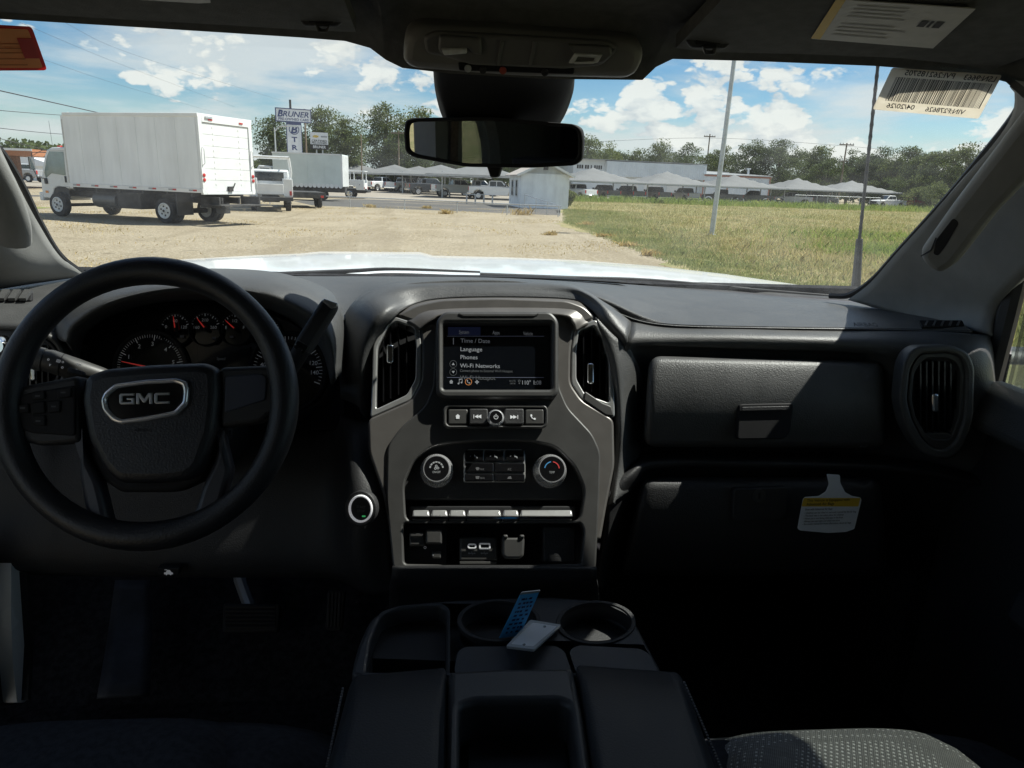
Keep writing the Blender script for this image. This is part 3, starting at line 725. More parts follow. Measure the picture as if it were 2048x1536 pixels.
# ---- service-body pickups with ladder racks
def service_truck(name, label, loc, rz, rack_h=2.45):
    t = thing(name, label, 'truck', loc, rz, 'service-body trucks')
    w = 1.02
    for s_ in (-1, 1):
        x0, x1 = (s_*w, s_*(w-.42)); xa, xb = min(x0, x1), max(x0, x1)
        p = MB(); p.extr([(xa, y, z) for y, z in [(-1.25, .72), (-1.25, 1.55), (1.35, 1.55), (1.35, .72), (.62, .72), (.52, .98), (.25, 1.08), (-.25, 1.08), (-.52, .98), (-.62, .72)]], (xb-xa, 0, 0)); p.build('tool_cabinet', M_white, t, bevel=.012)
        for (ya, yb, za, zb) in ((-1.2, -.58, .80, 1.5), (-.54, .54, 1.14, 1.5), (.58, 1.3, .80, 1.5)):
            q = MB(); q.box(s_*w-.004 if s_ < 0 else s_*w-.008, s_*w+.008 if s_ > 0 else s_*w+.004, ya, yb, za, zb); d = q.build('cabinet_door', M_wpanel, t, bevel=.004)
            q = MB(); q.lathe((s_*(w+.006), (ya+yb)/2, (za+zb)/2), (s_, 0, 0), [(.035, 0), (.035, .012)], 10); q.build('latch', M_black, t)
        p = MB()
        for y in (-1.15, -.1, 1.1):
            p.tube([(s_*(w-.08), y, 1.55), (s_*(w-.02), y, 1.85), (s_*(w-.10), y, rack_h)], .035, 7)
        p.tube([(s_*(w-.10), -1.3, rack_h), (s_*(w-.10), 2.9, rack_h)], .035, 7); p.build('ladder_rack_side', M_white, t)
        p = MB(); p.box(s_*w-.10*s_-.05, s_*w-.10*s_+.05, -1.285, -1.255, .78, .98); p.build('tail_light', M_red, t)
    p = MB()
    for y in (-1.2, -.1, 1.1, 2.7): p.tube([(-w+.1, y, rack_h), (w-.1, y, rack_h)], .04, 7)
    p.build('ladder_rack_crossbar', M_white, t)
    p = MB(); p.box(-w+.42, w-.42, -1.22, 1.3, .80, .86); p.build('bed_floor', M_grey, t)
    p = MB(); p.box(-w+.43, w-.43, -1.27, -1.21, .82, 1.30); p.build('tailgate', M_wpanel, t, bevel=.01)
    p = MB(); p.box(-w, w, -1.55, -1.28, .52, .70); p.build('rear_bumper', M_black, t, bevel=.02)
    p = MB(); p.box(-.4, .4, -1.2, 4.0, .45, .72); p.build('chassis_frame', M_under, t)
    p = MB(); p.extr([(-.95, y, z) for y, z in [(1.45, .55), (1.45, 1.95), (2.6, 2.0), (3.1, 1.42), (4.3, 1.25), (4.35, .55)]], (1.9, 0, 0)); p.build('cab', M_white, t, bevel=.06)
    p = MB(); p.box(-.7, .7, 1.435, 1.452, 1.42, 1.85); p.build('rear_window', M_win, t)
    for s_ in (-1, 1):
        p = MB(); p.extr([(s_*.955, y, z) for y, z in [(1.6, 1.42), (1.6, 1.88), (2.5, 1.92), (2.85, 1.45)]], (s_*.006, 0, 0)); p.build('side_window', M_win, t)
    simple_wheels(t, (0, 3.6), .98, .38, M_chrome)
    return t
service_truck('service_truck', 'white ladder-rack service truck seen from behind beside the near box truck', tuple(atZ(543, 421)), R(14), 2.55)
service_truck('service_truck', 'white service truck with ladder rack, its flank beyond the second box truck', tuple(atZ(732, 398)+Vector((-1.35, 1.0, 0))), R(88), 2.25)
# dark bare chassis trailer between them
ch = thing('flatbed_trailer', 'low dark flatbed trailer behind the ladder-rack service truck', 'trailer', tuple(atZ(606, 414)), R(18))
p = MB(); p.box(-1.05, 1.05, -1.6, 2.4, .72, .86); p.build('deck', M_under, ch)
p = MB(); p.box(-1.05, 1.05, -1.72, -1.6, .55, .72); p.build('bumper', M_under, ch)
for s_ in (-1, 1):
    p = MB(); p.box(s_*.85-.08, s_*.85+.08, -1.75, -1.72, .58, .70); p.build('tail_light', M_red, ch)
    for y in (-.5, .45): wheel(ch, s_*.85, y, .38, .24, side=s_, holes=False)

# ---- parked pickups and cars: one prototype each, then copies
M_wht2 = mat('fleet_white', (.74, .75, .74), .35, var=.04, coat=.4)
M_dk = mat('fleet_dark', (.045, .05, .055), .35, var=.1, coat=.4)
M_rd = mat('fleet_red', (.36, .02, .02), .35, var=.1, coat=.4)
M_sil = mat('fleet_silver', (.36, .37, .38), .35, .3, var=.1, coat=.4)
def pickup(label, loc, rz):
    t = thing('parked_pickup', label, 'pickup', loc, rz, 'pickups parked under the carports')
    w = .98
    low = [(-2.8, .62), (-2.8, 1.30), (-.75, 1.34), (1.15, 1.30), (2.55, 1.20), (2.78, 1.05), (2.80, .55), (2.35, .48), (2.25, .80), (1.95, .96), (1.62, .96), (1.34, .80), (1.25, .45), (-1.2, .45), (-1.3, .80), (-1.6, .96), (-1.93, .96), (-2.22, .80), (-2.3, .55)]
    p = MB(); p.extr([(-w, y, z) for y, z in low], (2*w, 0, 0)); p.build('body', M_wht2, t, bevel=.06)
    cabp = [(-.80, 1.32), (-.72, 1.86), (-.5, 1.93), (.55, 1.92), (1.25, 1.31)]
    p = MB(); n = len(cabp); yv = [(-w+.06-(0 if z < 1.4 else -.14), y, z) for y, z in cabp]; yw = [(-x, y, z) for x, y, z in yv]
    p.add(yv+yw, [tuple(range(n)), tuple(range(2*n-1, n-1, -1))]+[(i, (i+1) % n, n+(i+1) % n, n+i) for i in range(n)]); p.build('cab', M_wht2, t, bevel=.04)
    for s_ in (-1, 1):
        for ya, yb in ((-.62, .02), (.10, .95)):
            q = MB(); tp = yb-.42 if yb > .5 else yb
            q.add([(s_*(w-.045), ya, 1.36), (s_*(w-.045), yb, 1.36), (s_*(w-.165), tp, 1.82), (s_*(w-.165), ya, 1.82), (s_*(w-.10), ya, 1.36), (s_*(w-.10), yb, 1.36), (s_*(w-.22), tp, 1.82), (s_*(w-.22), ya, 1.82)], [(0,1,2,3),(4,5,6,7),(0,1,5,4),(1,2,6,5),(2,3,7,6),(3,0,4,7)]); q.build('side_window', M_win, t)
        q = MB(); q.box(s_*(w-.14), s_*(w+.005), -2.83, -2.79, .88, 1.26); q.build('tail_light', M_red, t)
        q = MB(); q.box(s_*(w-.35), s_*(w-.02), 2.76, 2.80, .88, 1.06); q.build('headlight', M_chrome, t)
        q = MB(); q.box(s_*w, s_*(w+.22), .92, 1.05, 1.34, 1.56); q.build('side_mirror', M_black, t, bevel=.03)
    q = MB(); q.add([(-w+.2, -.815, 1.40), (w-.2, -.815, 1.40), (w-.25, -.745, 1.82), (-w+.25, -.745, 1.82)], [(0, 1, 2, 3)]); q.extr([(-w+.2, -.815, 1.40), (w-.2, -.815, 1.40), (w-.25, -.745, 1.82), (-w+.25, -.745, 1.82)], (0, .02, 0)); q.build('rear_window', M_win, t)
    q = MB(); q.extr([(-w+.15, 1.20, 1.36), (w-.15, 1.20, 1.36), (w-.25, .62, 1.86), (-w+.25, .62, 1.86)], (0, .02, .02)); q.build('windshield', M_win, t)
    q = MB(); q.box(-w+.16, w-.16, -2.835, -2.80, .78, 1.29); q.build('tailgate', M_wht2, t, bevel=.02)
    q = MB(); q.box(-w, w, -2.98, -2.80, .50, .70); q.build('rear_bumper', M_chrome, t, bevel=.03)
    q = MB(); q.box(-w, w, 2.72, 2.90, .45, .72); q.build('front_bumper', M_black, t, bevel=.03)
    q = MB(); q.box(-.6, .6, 2.77, 2.815, .78, 1.05); q.build('grille', M_black, t)
    for s_ in (-1, 1):
        for y in (-1.77, 1.80): wheel(t, s_*(w-.12), y, .39, .26, M_gal, s_, holes=False)
    return t
def gpt(px, py): p = atZ(px, py); return (p.x, p.y, 0)
P0 = pickup('white crew pickup parked side-on under the nearest carport, left of the shed', (-.9, 74, 0), R(-72))
cars = [  # label, position, heading, paint
 ('silver pickup under the left carports, its tailgate facing the lot', (-12.6, 107, 0), R(-35), M_sil),
 ('white pickup with tailgate toward us next to the service truck', (-9.8, 104, 0), R(-40), M_wht2),
 ('second white pickup from the service truck under the left carports', (-6.4, 101, 0), R(-40), M_wht2),
 ('third white pickup with tailgate toward us under the left carports', (-4.9, 104, 0), R(-42), M_wht2),
 ('dark truck in the middle of the left carports', (-2.6, 89, 0), R(-72), M_dk),
 ('white truck parked just left of the white shed', (4.6, 76, 0), R(-100), M_wht2),
 ('pale pickup behind the crew pickup', (3.4, 94, 0), R(-80), M_sil),
 ('white sport truck at the left end of the right carports beside the shed', (15.6, 91, 0), R(28), M_wht2),
 ('first dark pickup under the first right carport', (19.5, 93.5, 0), R(15), M_dk),
 ('second dark pickup under the first right carport', (23.0, 95, 0), R(18), M_dk),
 ('dark pickup under the second right carport, behind the green bush', (27.2, 97, 0), R(12), M_dk),
 ('silver pickup in front of the white garage doors', (32.0, 99, 0), R(8), M_sil),
 ('dark sport truck left of the tall steel pole', (37.6, 100, 0), R(70), M_dk),
 ('dark pickup right of the tall steel pole', (43.0, 102, 0), R(70), M_dk),
 ('silver car under the fourth right carport', (49.6, 104, 0), R(75), M_sil),
 ('dark pickup under the fourth right carport', (54.0, 105, 0), R(70), M_dk),
 ('white pickup beyond the dark one under the fourth right carport', (56.0, 111, 0), R(70), M_wht2),
 ('white pickup nose-out under the last right carport', (66.0, 106.5, 0), R(105), M_wht2),
 ('dark red pickup at the far end of the last carport', (70.5, 108.5, 0), R(95), M_rd),
]
for lab, loc, rz, mt in cars:
    place(P0, lab, loc, rz, (M_wht2, mt) if mt is not M_wht2 else None)
P0.location = (0.6, 83, 0)

# ---- carports: hipped fabric canopies on posts
M_fab = mat('grey_shade_fabric', (.145, .148, .147), .85, var=.10, scale=.6)
def carport(label, cx, cy, L_, D, rz, eave=2.35, peak=3.75):
    t = thing('carport', label, 'carport', (cx, cy, 0), rz, 'hipped fabric carports')
    n = 12; rows = []
    for i in range(n+1):
        r_ = []
        for j in range(n+1):
            u_ = i/n*2-1; v_ = j/n*2-1; d = max(abs(u_), abs(v_))
            z = eave + (peak-eave)*((1-d)**1.25) - .12*(1-abs(abs(u_)-abs(v_)))*d*(1-d)
            r_.append((u_*L_/2, v_*D/2, z))
        rows.append(r_)
    p = MB(); p.grid(rows); p.build('canopy', M_fab, t, smooth=25, solid=.02)
    p = MB()
    for (a, b) in (((-1, -1), (1, -1)), ((1, -1), (1, 1)), ((1, 1), (-1, 1)), ((-1, 1), (-1, -1))):
        p.bar((a[0]*L_/2*.985, a[1]*D/2*.985, eave-.07), (b[0]*L_/2*.985, b[1]*D/2*.985, eave-.07), .10, .12)
    p.build('eave_frame', M_steel, t)
    for sx in (-1, 1):
        for sy in (-.55, .55):
            q = MB(); q.cyl((sx*L_*.36, sy*D/2, 0), (sx*L_*.36, sy*D/2, eave+.35), .085, n=10); q.build('post', M_steel, t)
    return t
rw = math.atan2(19, 58)
for i, (px, Y, lab) in enumerate([(1186, 94, 'first grey hipped carport of the right row, beside the shed'), (1334, 98, 'second grey hipped carport of the right row, before the ribbed facade'),
                                  (1470, 102.5, 'third grey hipped carport, behind the tall steel pole'), (1597, 107, 'fourth grey hipped carport of the right row'), (1706, 111, 'last grey hipped carport at the right end of the row')]):
    c = atY(px, 352, Y); carport(lab, c.x, Y, 12.4 if i < 4 else 15, 9.5, rw*.9, 2.3, 4.0)
for i, (px, Y, L_, lab) in enumerate([(700, 122, 10, 'leftmost grey hipped carport behind the service truck'), (716, 112, 11, 'second grey hipped carport of the left row'), (790, 108, 11, 'third grey hipped carport of the left row'),
                                  (838, 112, 12, 'low grey carport between the third and the large one'), (882, 97, 12.5, 'large grey carport left of the mirror foot'), (962, 80, 10.5, 'nearest grey carport on pale posts left of the shed')]):
    c = atY(px, 352, Y); carport(lab, c.x, Y, L_, 10, R(-8), 2.35, 3.7)

# ---- white shed
def shed():
    a = atZ(1040, 416); b = atZ(1133, 419)
    t = thing('shed', 'small white wooden shed with gable roof at the end of the rail', 'shed', (a.x, a.y, 0), math.atan2(b.y-a.y, b.x-a.x)+R(2))
    Wd, D, H, Hp = 3.6, 5.4, 2.45, 3.25
    M_sid = mat('white_siding', (.78, .81, .82), .6, var=.12, scale=1.5, stretch=(1, 1, .3))
    p = MB(); p.box(.03, Wd-.03, .03, D, 0, H); p.extr([(.03, .03, H), (Wd-.03, .03, H), (Wd/2, .03, Hp-.05)], (0, D-.06, 0)); p.build('wall', M_sid, t)
    for i in range(14):
        z = .02+i*.175
        q = MB(); q.hexa([(0, -.018, z), (Wd, -.018, z), (Wd, .028, z), (0, .028, z), (0, .004, z+.172), (Wd, .004, z+.172), (Wd, .028, z+.172), (0, .028, z+.172)]); q.build('siding_board', M_sid, t)
        q = MB(); q.hexa([(-.018, 0, z), (.028, 0, z), (.028, D, z), (-.018, D, z), (.004, 0, z+.172), (.028, 0, z+.172), (.028, D, z+.172), (.004, D, z+.172)]); q.build('siding_board', M_sid, t)
    q = MB(); q.add([(0, .005, H), (Wd, .005, H), (Wd/2, .005, Hp)], [(0, 1, 2)]); q.extr([(0, .005, H), (Wd, .005, H), (Wd/2, .005, Hp)], (0, .02, 0)); q.build('gable', M_sid, t)
    for s_ in (0, 1):
        q = MB(); x0, x1 = (-.35, Wd/2) if s_ == 0 else (Wd+.35, Wd/2)
        z0 = H-.17
        q.hexa([(x0, -.35, z0), (x1, -.35, Hp+.02), (x1, D+.3, Hp+.02), (x0, D+.3, z0), (x0, -.35, z0+.07), (x1, -.35, Hp+.09), (x1, D+.3, Hp+.09), (x0, D+.3, z0+.07)]); q.build('roof', mat('shed_roof', (.42, .37, .33), .8, var=.12, scale=2), t)
        q = MB(); q.bar((x0, -.36, z0+.02), (x1, -.36, Hp+.05), .05, .16); q.build('barge_board', M_white, t)
    q = MB(); q.box(Wd/2-.17, Wd/2+.17, -.03, .03, Hp-.5, Hp-.24); q.build('gable_vent', M_black, t)
    for y in (1.2, 3.2):
        q = MB(); q.box(-.05, .03, y, y+.85, .85, 1.95); f = q.build('window', M_win, t)
        q = MB(); q.box(-.07, -.02, y-.08, y, .78, 2.02); q.box(-.07, -.02, y+.85, y+.93, .78, 2.02); q.box(-.07, -.02, y, y+.85, 1.95, 2.03); q.box(-.09, -.02, y, y+.85, .78, .85); q.build('frame', M_white, f)
shed()
# stair rail by the shed
def pipe_thing(name, label, cat_, pts, posts, r=.03, group=None):
    t = thing(name, label, cat_, (pts[0][0], pts[0][1], 0), 0, group, world=True)
    p = MB(); p.tube(pts, r, 8); p.build('rail', M_steel, t)
    for a in posts:
        q = MB(); q.cyl((a[0], a[1], 0), a, r, n=8); q.build('post', M_steel, t)
    return t
ra, rb = atZ(640, 412), atZ(1118, 433)
def rp(px, py): p = atZ(px, py); return p
rl = [rp(540, 408), rp(700, 415), rp(809, 420), rp(914, 425), rp(1014, 430), rp(1116, 434)]
pipe_thing('pipe_rail', 'long low galvanised pipe rail between gravel and asphalt', 'fence', [(q.x, q.y, .60) for q in rl], [(q.x, q.y, .60) for q in rl])
s1, s2 = atZ(1043, 420), atZ(1108, 428)
pipe_thing('stair_rail', 'thin dark sloping handrail in front of the white shed', 'railing', [(s1.x, s1.y-1.5, 1.05), (s2.x, s2.y-3, .55)], [((s1.x*(1-k)+s2.x*k), s1.y-1.5+(s2.y-1.5-s1.y)*k, 1.05-.5*k) for k in (.02, .35, .65, .97)], .022)
bn = atZ(995, 411)
bt = thing('picnic_bench', 'low steel bench frame left of the shed', 'bench', (bn.x-1.2, bn.y+2, 0), R(5))
p = MB(); p.box(-1.5, 1.3, -.15, .15, .72, .77); p.build('seat', M_steel, bt)
for x in (-1.2, -.5, .2, .9):
    p = MB(); p.box(x-.05, x+.05, -.12, .12, 0, .72); p.build('leg', M_steel, bt)

# ---- workshop buildings
def workshop():
    Y = 122; a = atY(1290, 330, Y); e = atY(1412, 330, Y)
    H = atY(1210, 322, Y).z; Hs = atY(1290, 364, Y).z
    t = thing('workshop', 'long white workshop with ribbed metal fascia behind the carports', 'building', (atY(1210, 330, Y).x, Y, 0), R(9))
    M_rib = mat('ribbed_white_metal', (.62, .67, .70), .45, .1, var=.06, scale=.6)
    M_wl = mat('workshop_wall', (.60, .65, .68), .6, var=.08, scale=.5)
    Lr = 18.2; p = MB(); p.box(-5.5, 0, 0, 18, 0, H+.1); p.build('side_wall', M_wl, t)
    p = MB(); p.box(0, Lr, .4, 18, 0, H-.5); p.build('wall', M_wl, t)
    p = MB(); p.box(0, Lr, -.9, .38, H-2.4, H); p.build('fascia', M_rib, t)
    for i in range(45):
        x = .1+i*.4; q = MB(); q.box(x, x+.13, -.95, -.88, H-2.38, H-.02); q.build('fascia_rib', M_rib, t)
    p = MB(); p.box(-5.6, Lr+.05, -1.0, 18, H+.11, H+.2); p.build('roof', M_grey, t)
    for i, x in enumerate((3.2, 7.4, 11.6)):
        q = MB(); q.box(x, x+3.2, .36, .398, 0, 3.1); d = q.build('garage_door', M_white, t)
        for j in range(4):
            r_ = MB(); r_.box(x+.05, x+3.15, .33, .358, .1+j*.75, .8+j*.75); r_.build('door_panel', M_white, d)
    p = MB()     # unreadable dark sign lettering on the plain wall
    for x0, x1 in ((-4.9, -4.6), (-4.5, -4.2), (-4.1, -3.8), (-3.5, -3.2), (-3.1, -2.8), (-2.5, -2.3), (-1.9, -1.6), (-1.5, -1.25), (-1.15, -.85), (-.75, -.5)): p.box(x0, x1, -.03, -.002, H-1.35, H-.75)
    stuff(p.build('wall_lettering', M_black, t))
    # lower wing
    H2 = atY(1480, 345, Y).z
    t2 = thing('workshop_wing', 'lower white workshop wing with rust red trim, right of the steel pole', 'building', (atY(1416, 345, Y).x, Y+2, 0), R(9))
    p = MB(); p.box(0, 13, 0, 14, 0, H2-.5); p.build('wall', M_rib, t2)
    M_tr = mat('rust_trim', (.33, .15, .10), .6)
    q = MB(); q.box(-.1, 13.1, -.12, .02, H2-.75, H2-.48); q.build('trim', M_tr, t2)
    for x in (0, 4.6, 12.8):
        q = MB(); q.box(x, x+.22, -.08, .01, 0, H2-.75); q.build('downpipe', M_tr, t2)
    q = MB(); q.hexa([(-.2, -.3, H2-.47), (13.2, -.3, H2-.47), (13.2, 14, H2+.35), (-.2, 14, H2+.35), (-.2, -.3, H2-.35), (13.2, -.3, H2-.35), (13.2, 14, H2+.47), (-.2, 14, H2+.47)]); q.build('roof', M_gal, t2)
    q = MB(); q.cyl((11.5, 5, H2), (11.5, 5, H2+.8), .2); q.cyl((11.5, 5, H2+.8), (11.5, 5, H2+1.0), .42); q.build('roof_vent', M_white, t2)
    for i in range(24):
        q = MB(); q.box(.3+i*.53, .42+i*.53, -.03, 0, .1, H2-.76); q.build('wall_rib', M_rib, t2)
workshop()

# ---- fence in front of the carports
M_mesh = M_steel
t = thing('chain_fence', 'thin steel post fence before the fourth and fifth carports', 'fence', (56, 98, 0), 0, world=True)
fa, fb = atY(1590, 395, 97), atY(1760, 405, 100)
p = MB(); p.tube([(fa.x, fa.y, 1.55), (fb.x, fb.y, 1.55)], .03, 6); p.build('rail', M_mesh, t)
for i in range(9):
    k = i/8; q = MB(); x, y = fa.x+(fb.x-fa.x)*k, fa.y+(fb.y-fa.y)*k; q.cyl((x, y, 0), (x, y, 1.6), .04, n=6); q.build('post', M_mesh, t)

# ---- sign tower and sign
def facing(P):      # heading that turns a sign's face to the road where the truck stands
    return math.atan2(P.x, P.y)*-1
M_signw = mat('sign_white', (.74, .76, .78), .4, var=.05)
M_navy = mat('sign_navy', (.03, .05, .16), .4, var=.08)
M_gold = mat('emblem_gold', (.60, .42, .08), .4, var=.08)
def sign_tower():
    Y = 84; a = atY(553, 230, Y); b = atY(620, 230, Y); w = (b-a).length; c = (a+b)/2
    zt = atY(586, 219, Y).z; zb = atY(586, 243, Y).z; Wc = (atY(601, 260, Y)-atY(573, 260, Y)).length
    t = thing('sign_tower', 'tall blue and white dealer sign tower with stacked letters', 'sign', (c.x, Y, 0), facing(c)+R(4))
    p = MB(); p.box(-w/2, w/2, -.18, .18, zb, zt); p.build('top_board', M_signw, t)
    p = MB(); e = .09
    p.box(-w/2-e, w/2+e, -.2, .2, zt, zt+e); p.box(-w/2-e, w/2+e, -.2, .2, zb-e, zb); p.box(-w/2-e, -w/2, -.2, .2, zb, zt); p.box(w/2, w/2+e, -.2, .2, zb, zt); p.build('board_frame', M_navy, t)
    H = zt-zb
    p = MB(); text_mb(p, 'BRUNER', (0, -.19, zb+H*.60), (1, 0, 0), (0, 0, 1), H*.44, 'c', .02, .25, width=w*.90); text_mb(p, 'B', (-w*.385, -.192, zb+H*.62), (1, 0, 0), (0, 0, 1), H*.55, 'c', .025, .25)
    text_mb(p, 'PRE-OWNED CARS', (0, -.19, zb+H*.17), (1, 0, 0), (0, 0, 1), H*.20, 'c', .02, 0, width=w*.88); p.build('lettering', M_navy, t)
    p = MB(); p.box(-Wc/2, Wc/2, -.15, .15, 1.2, zb-.35); p.build('tower_panel', M_signw, t)
    p = MB(); p.box(-Wc/2-.04, Wc/2+.04, -.17, .17, zb-.35, zb-e); p.box(-Wc/2-.06, -Wc/2, -.17, .17, 1.2, zb-.35); p.box(Wc/2, Wc/2+.06, -.17, .17, 1.2, zb-.35); p.build('tower_frame', M_navy, t)
    zc = atY(587, 259, Y).z
    p = MB(); p.lathe((0, -.152, zc), (0, -1, 0), [(Wc*.36, 0), (Wc*.36, .012), (Wc*.31, .012), (Wc*.31, 0)], 28, cap=False); text_mb(p, 'B', (0, -.165, zc), (1, 0, 0), (0, 0, 1), Wc*.50, 'c', .03, .25, width=Wc*.48); p.build('roundel', M_navy, t)
    p = MB()
    for ch_, py in (('T', 279), ('R', 295), ('U', 311), ('C', 327), ('K', 343)):
        z = atY(587, py, Y).z
        if z > 1.8 and ch_ in 'TR': text_mb(p, ch_, (0, -.165, z), (1, 0, 0), (0, 0, 1), .50, 'c', .03, 0, width=.58)
    p.build('stacked_letters', M_navy, t)
    for x in (-.45, .45):
        q = MB(); q.cyl((x, .1, 0), (x, .1, 1.3), .12, n=10); q.build('post', M_steel, t)
    zz = atY(577, 199, Y).z
    q = MB(); q.cyl((-.25, .25, zb), (-.25, .25, zz), .12, n=10); q.build('mast', M_under, t)
sign_tower()
def certified_sign():
    Y = 92; a = atY(621, 280, Y); b = atY(656, 280, Y); c = (a+b)/2; w = (b-a).length
    zt, zm, zb = atY(638, 265, Y).z, atY(638, 289, Y).z, atY(638, 299, Y).z
    t = thing('dealer_sign', 'small white sign with gold emblem and black bottom band', 'sign', (c.x, Y, 0), facing(c))
    p = MB(); p.box(-w/2, w/2, -.15, .15, zm, zt); p.build('white_board', M_signw, t)
    p = MB(); p.box(-w/2-.03, w/2+.03, -.17, .17, zb, zm-.01); p.build('black_band', M_black, t)
    p = MB(); z = zm+(zt-zm)*.66; e = w*.16; ox = -w*.2
    p.extr([(ox+x*e, -.155, z+y*e) for x, y in [(-1.0, -.28), (-.45, -.28), (-.40, -.45), (.50, -.45), (.46, -.28), (1.0, -.28), (1.06, .24), (.52, .24), (.48, .42), (-.44, .42), (-.48, .24), (-.94, .24)]], (0, -.03, 0)); p.build('emblem', M_gold, t)
    p = MB(); text_mb(p, 'BUICK', (w*.24, -.16, z), (1, 0, 0), (0, 0, 1), .16, 'c', .01, 0, width=w*.34)  if False else [p.box(w*.10+i*w*.072, w*.155+i*w*.072, -.17, -.155, z-.09, z+.09) for i in range(5)]
    p.build('faint_lettering', M_grey, t)
    p = MB(); text_mb(p, 'CERTIFIED', (0, -.16, zm+(zt-zm)*.30), (1, 0, 0), (0, 0, 1), .22, 'c', .02, 0, width=w*.86); text_mb(p, 'PRE-OWNED', (0, -.16, zm+(zt-zm)*.12), (1, 0, 0), (0, 0, 1), .20, 'c', .02, 0, width=w*.86); p.build('lettering', M_black, t)
    p = MB(); text_mb(p, 'BRUNER', (0, -.18, (zb+zm)/2), (1, 0, 0), (0, 0, 1), .30, 'c', .02, 0, width=w*.72); p.build('band_lettering', M_signw, t)
    for x in (-.35, .35):
        q = MB(); q.cyl((x, .05, 0), (x, .05, zb), .09, n=8); q.build('post', M_steel, t)
certified_sign()

# ---- poles and wires
def pole(name, label, px, py_top, Y, r, mt, arms=(), lamp=False, base=None):
    tp = atY(px, py_top, Y)
    t = thing(name, label, 'pole', (tp.x, Y, 0), 0)
    p = MB(); p.tube([(0, 0, -.1), (0, 0, tp.z*.5), (0, 0, tp.z)], [r, r*.88, r*.72], 10); p.build('shaft', mt, t)
    for (dz_, w_) in arms:
        q = MB(); q.box(-w_/2, w_/2, -.08, .08, tp.z-dz_-.09, tp.z-dz_+.09); a = q.build('crossarm', mt, t)
        for k in (-.45, -.25, .25, .45):
            q = MB(); q.cyl((w_*k, 0, tp.z-dz_+.09), (w_*k, 0, tp.z-dz_+.30), .06, n=6); q.build('insulator', M_grey, t)
    if lamp:
        q = MB(); q.tube(cat([(0, 0, tp.z-.4), (.5, 0, tp.z+.1), (1.6, -.2, tp.z+.2)], 4), .05, 6); q.box(1.5, 2.3, -.35, -.05, tp.z+.12, tp.z+.3); q.build('lamp_arm', M_gal, t)
    return t
b0 = atZ(1423, 470)
lp = thing('steel_pole', 'tall bare steel light pole standing in the field', 'pole', (b0.x, b0.y, 0), 0)
p = MB(); p.tube([(0, 0, -.1), (.10, 0, 4), (.18, 0, 9.5)], [.105, .09, .07], 12); p.build('shaft', M_steel, lp)
p = MB(); p.box(-.25, .6, -.25, .25, 9.5, 9.65); p.build('lamp_head', M_gal, lp)
p = MB(); p.box(-.16, .16, -.16, .16, 0, .03); p.build('base_plate', M_steel, lp)
pole('utility_pole', 'wooden crossarm pole just left of the steel pole, far off', 1420, 268, 150, .16, M_wood, ((.5, 2.4),))
pole('utility_pole', 'wooden utility pole with wide crossarm left of the antenna', 1694, 286, 124, .16, M_wood, ((.3, 2.6), (3.0, 1.6)))
pole('utility_pole', 'thin pale pole in front of the tallest tree', 722, 268, 100, .10, M_wood, ())
pole('utility_pole', 'wooden pole between the sign tower and the certified sign', 609, 218, 104, .15, M_wood, ())
pole('street_lamp', 'curved-arm street lamp left of the sign tower', 549, 255, 78, .09, M_gal, (), True)
pole('utility_pole', 'crossarm pole in front of the tree at the mirror', 797, 262, 112, .12, M_wood, ((.3, 2.2),))
def wire(label, pts, Ys, r=.018):
    P = [atY(x, y, Y) for (x, y), Y in zip(pts, Ys)]
    if len(P) == 2: P.insert(1, (P[0]+P[1])/2 - Vector((0, 0, .25)))
    p = MB(); p.tube(cat(P, 8), r, 5); tag(p.build('power_line', M_wire), label, 'cable', 'overhead power lines')
wire('thick power line meeting the near box truck roof', [(-60, 168), (190, 224), (330, 256)], (36, 52, 64), .028)
wire('thin power line left of the box truck roof corner', [(-60, 216), (118, 230), (300, 240)], (40, 60, 80), .02)
wire('thin power line level with the box truck cab roof gap', [(-60, 250), (120, 268), (300, 278)], (40, 60, 80), .02)
wire('lowest power line above the canopy roof', [(-60, 262), (60, 292), (140, 310)], (40, 56, 66), .02)
wire('faint power line high in the left sky, lower of three', [(60, 110), (240, 170), (420, 222)], (40, 60, 84), .0065)
wire('faint power line high in the left sky, middle of three', [(40, 45), (240, 128), (470, 214)], (40, 60, 84), .0065)
wire('faint power line high in the left sky, upper of three', [(100, 30), (270, 110), (560, 200)], (40, 60, 84), .0065)
wire('power line between the crossarm poles above the right trees', [(1170, 284), (1418, 276), (1690, 292), (1960, 320)], (140, 140, 124, 116), .025)

# ---- fuel station canopy and house at the far left
Y = 58; a = atY(-40, 300, Y); b = atY(64, 305, Y)
t = thing('station_canopy', 'orange brown edged fuel station canopy at the far left', 'canopy', ((a.x+b.x)/2, Y, 0), 0, world=True)
M_or = mat('canopy_orange', (.36, .15, .07), .5); M_bk = mat('column_brick', (.20, .12, .09), .8, var=.3)
zb, zt = atY(30, 311, Y).z, atY(30, 297, Y).z
p = MB(); p.box(a.x-6, b.x, Y, Y+9, zb, zt); p.build('canopy_roof', M_or, t)
p = MB(); p.box(a.x-6.02, b.x+.02, Y-.02, Y+.0, zt-.14, zt+.02); p.build('canopy_edge', M_signw, t)
for px in (28, 6):
    c = atY(px, 330, Y+2); q = MB(); q.box(c.x-.25, c.x+.25, Y+2, Y+2.5, 0, zb); q.build('column', M_bk, t)
Y = 92; c = atY(32, 338, Y)
t = thing('house', 'small pale gabled house under the fuel station canopy', 'house', (c.x, Y, 0), 0)
p = MB(); p.box(-4.5, 4.5, 0, 6, 0, 1.7); p.build('wall', M_wpanel, t)
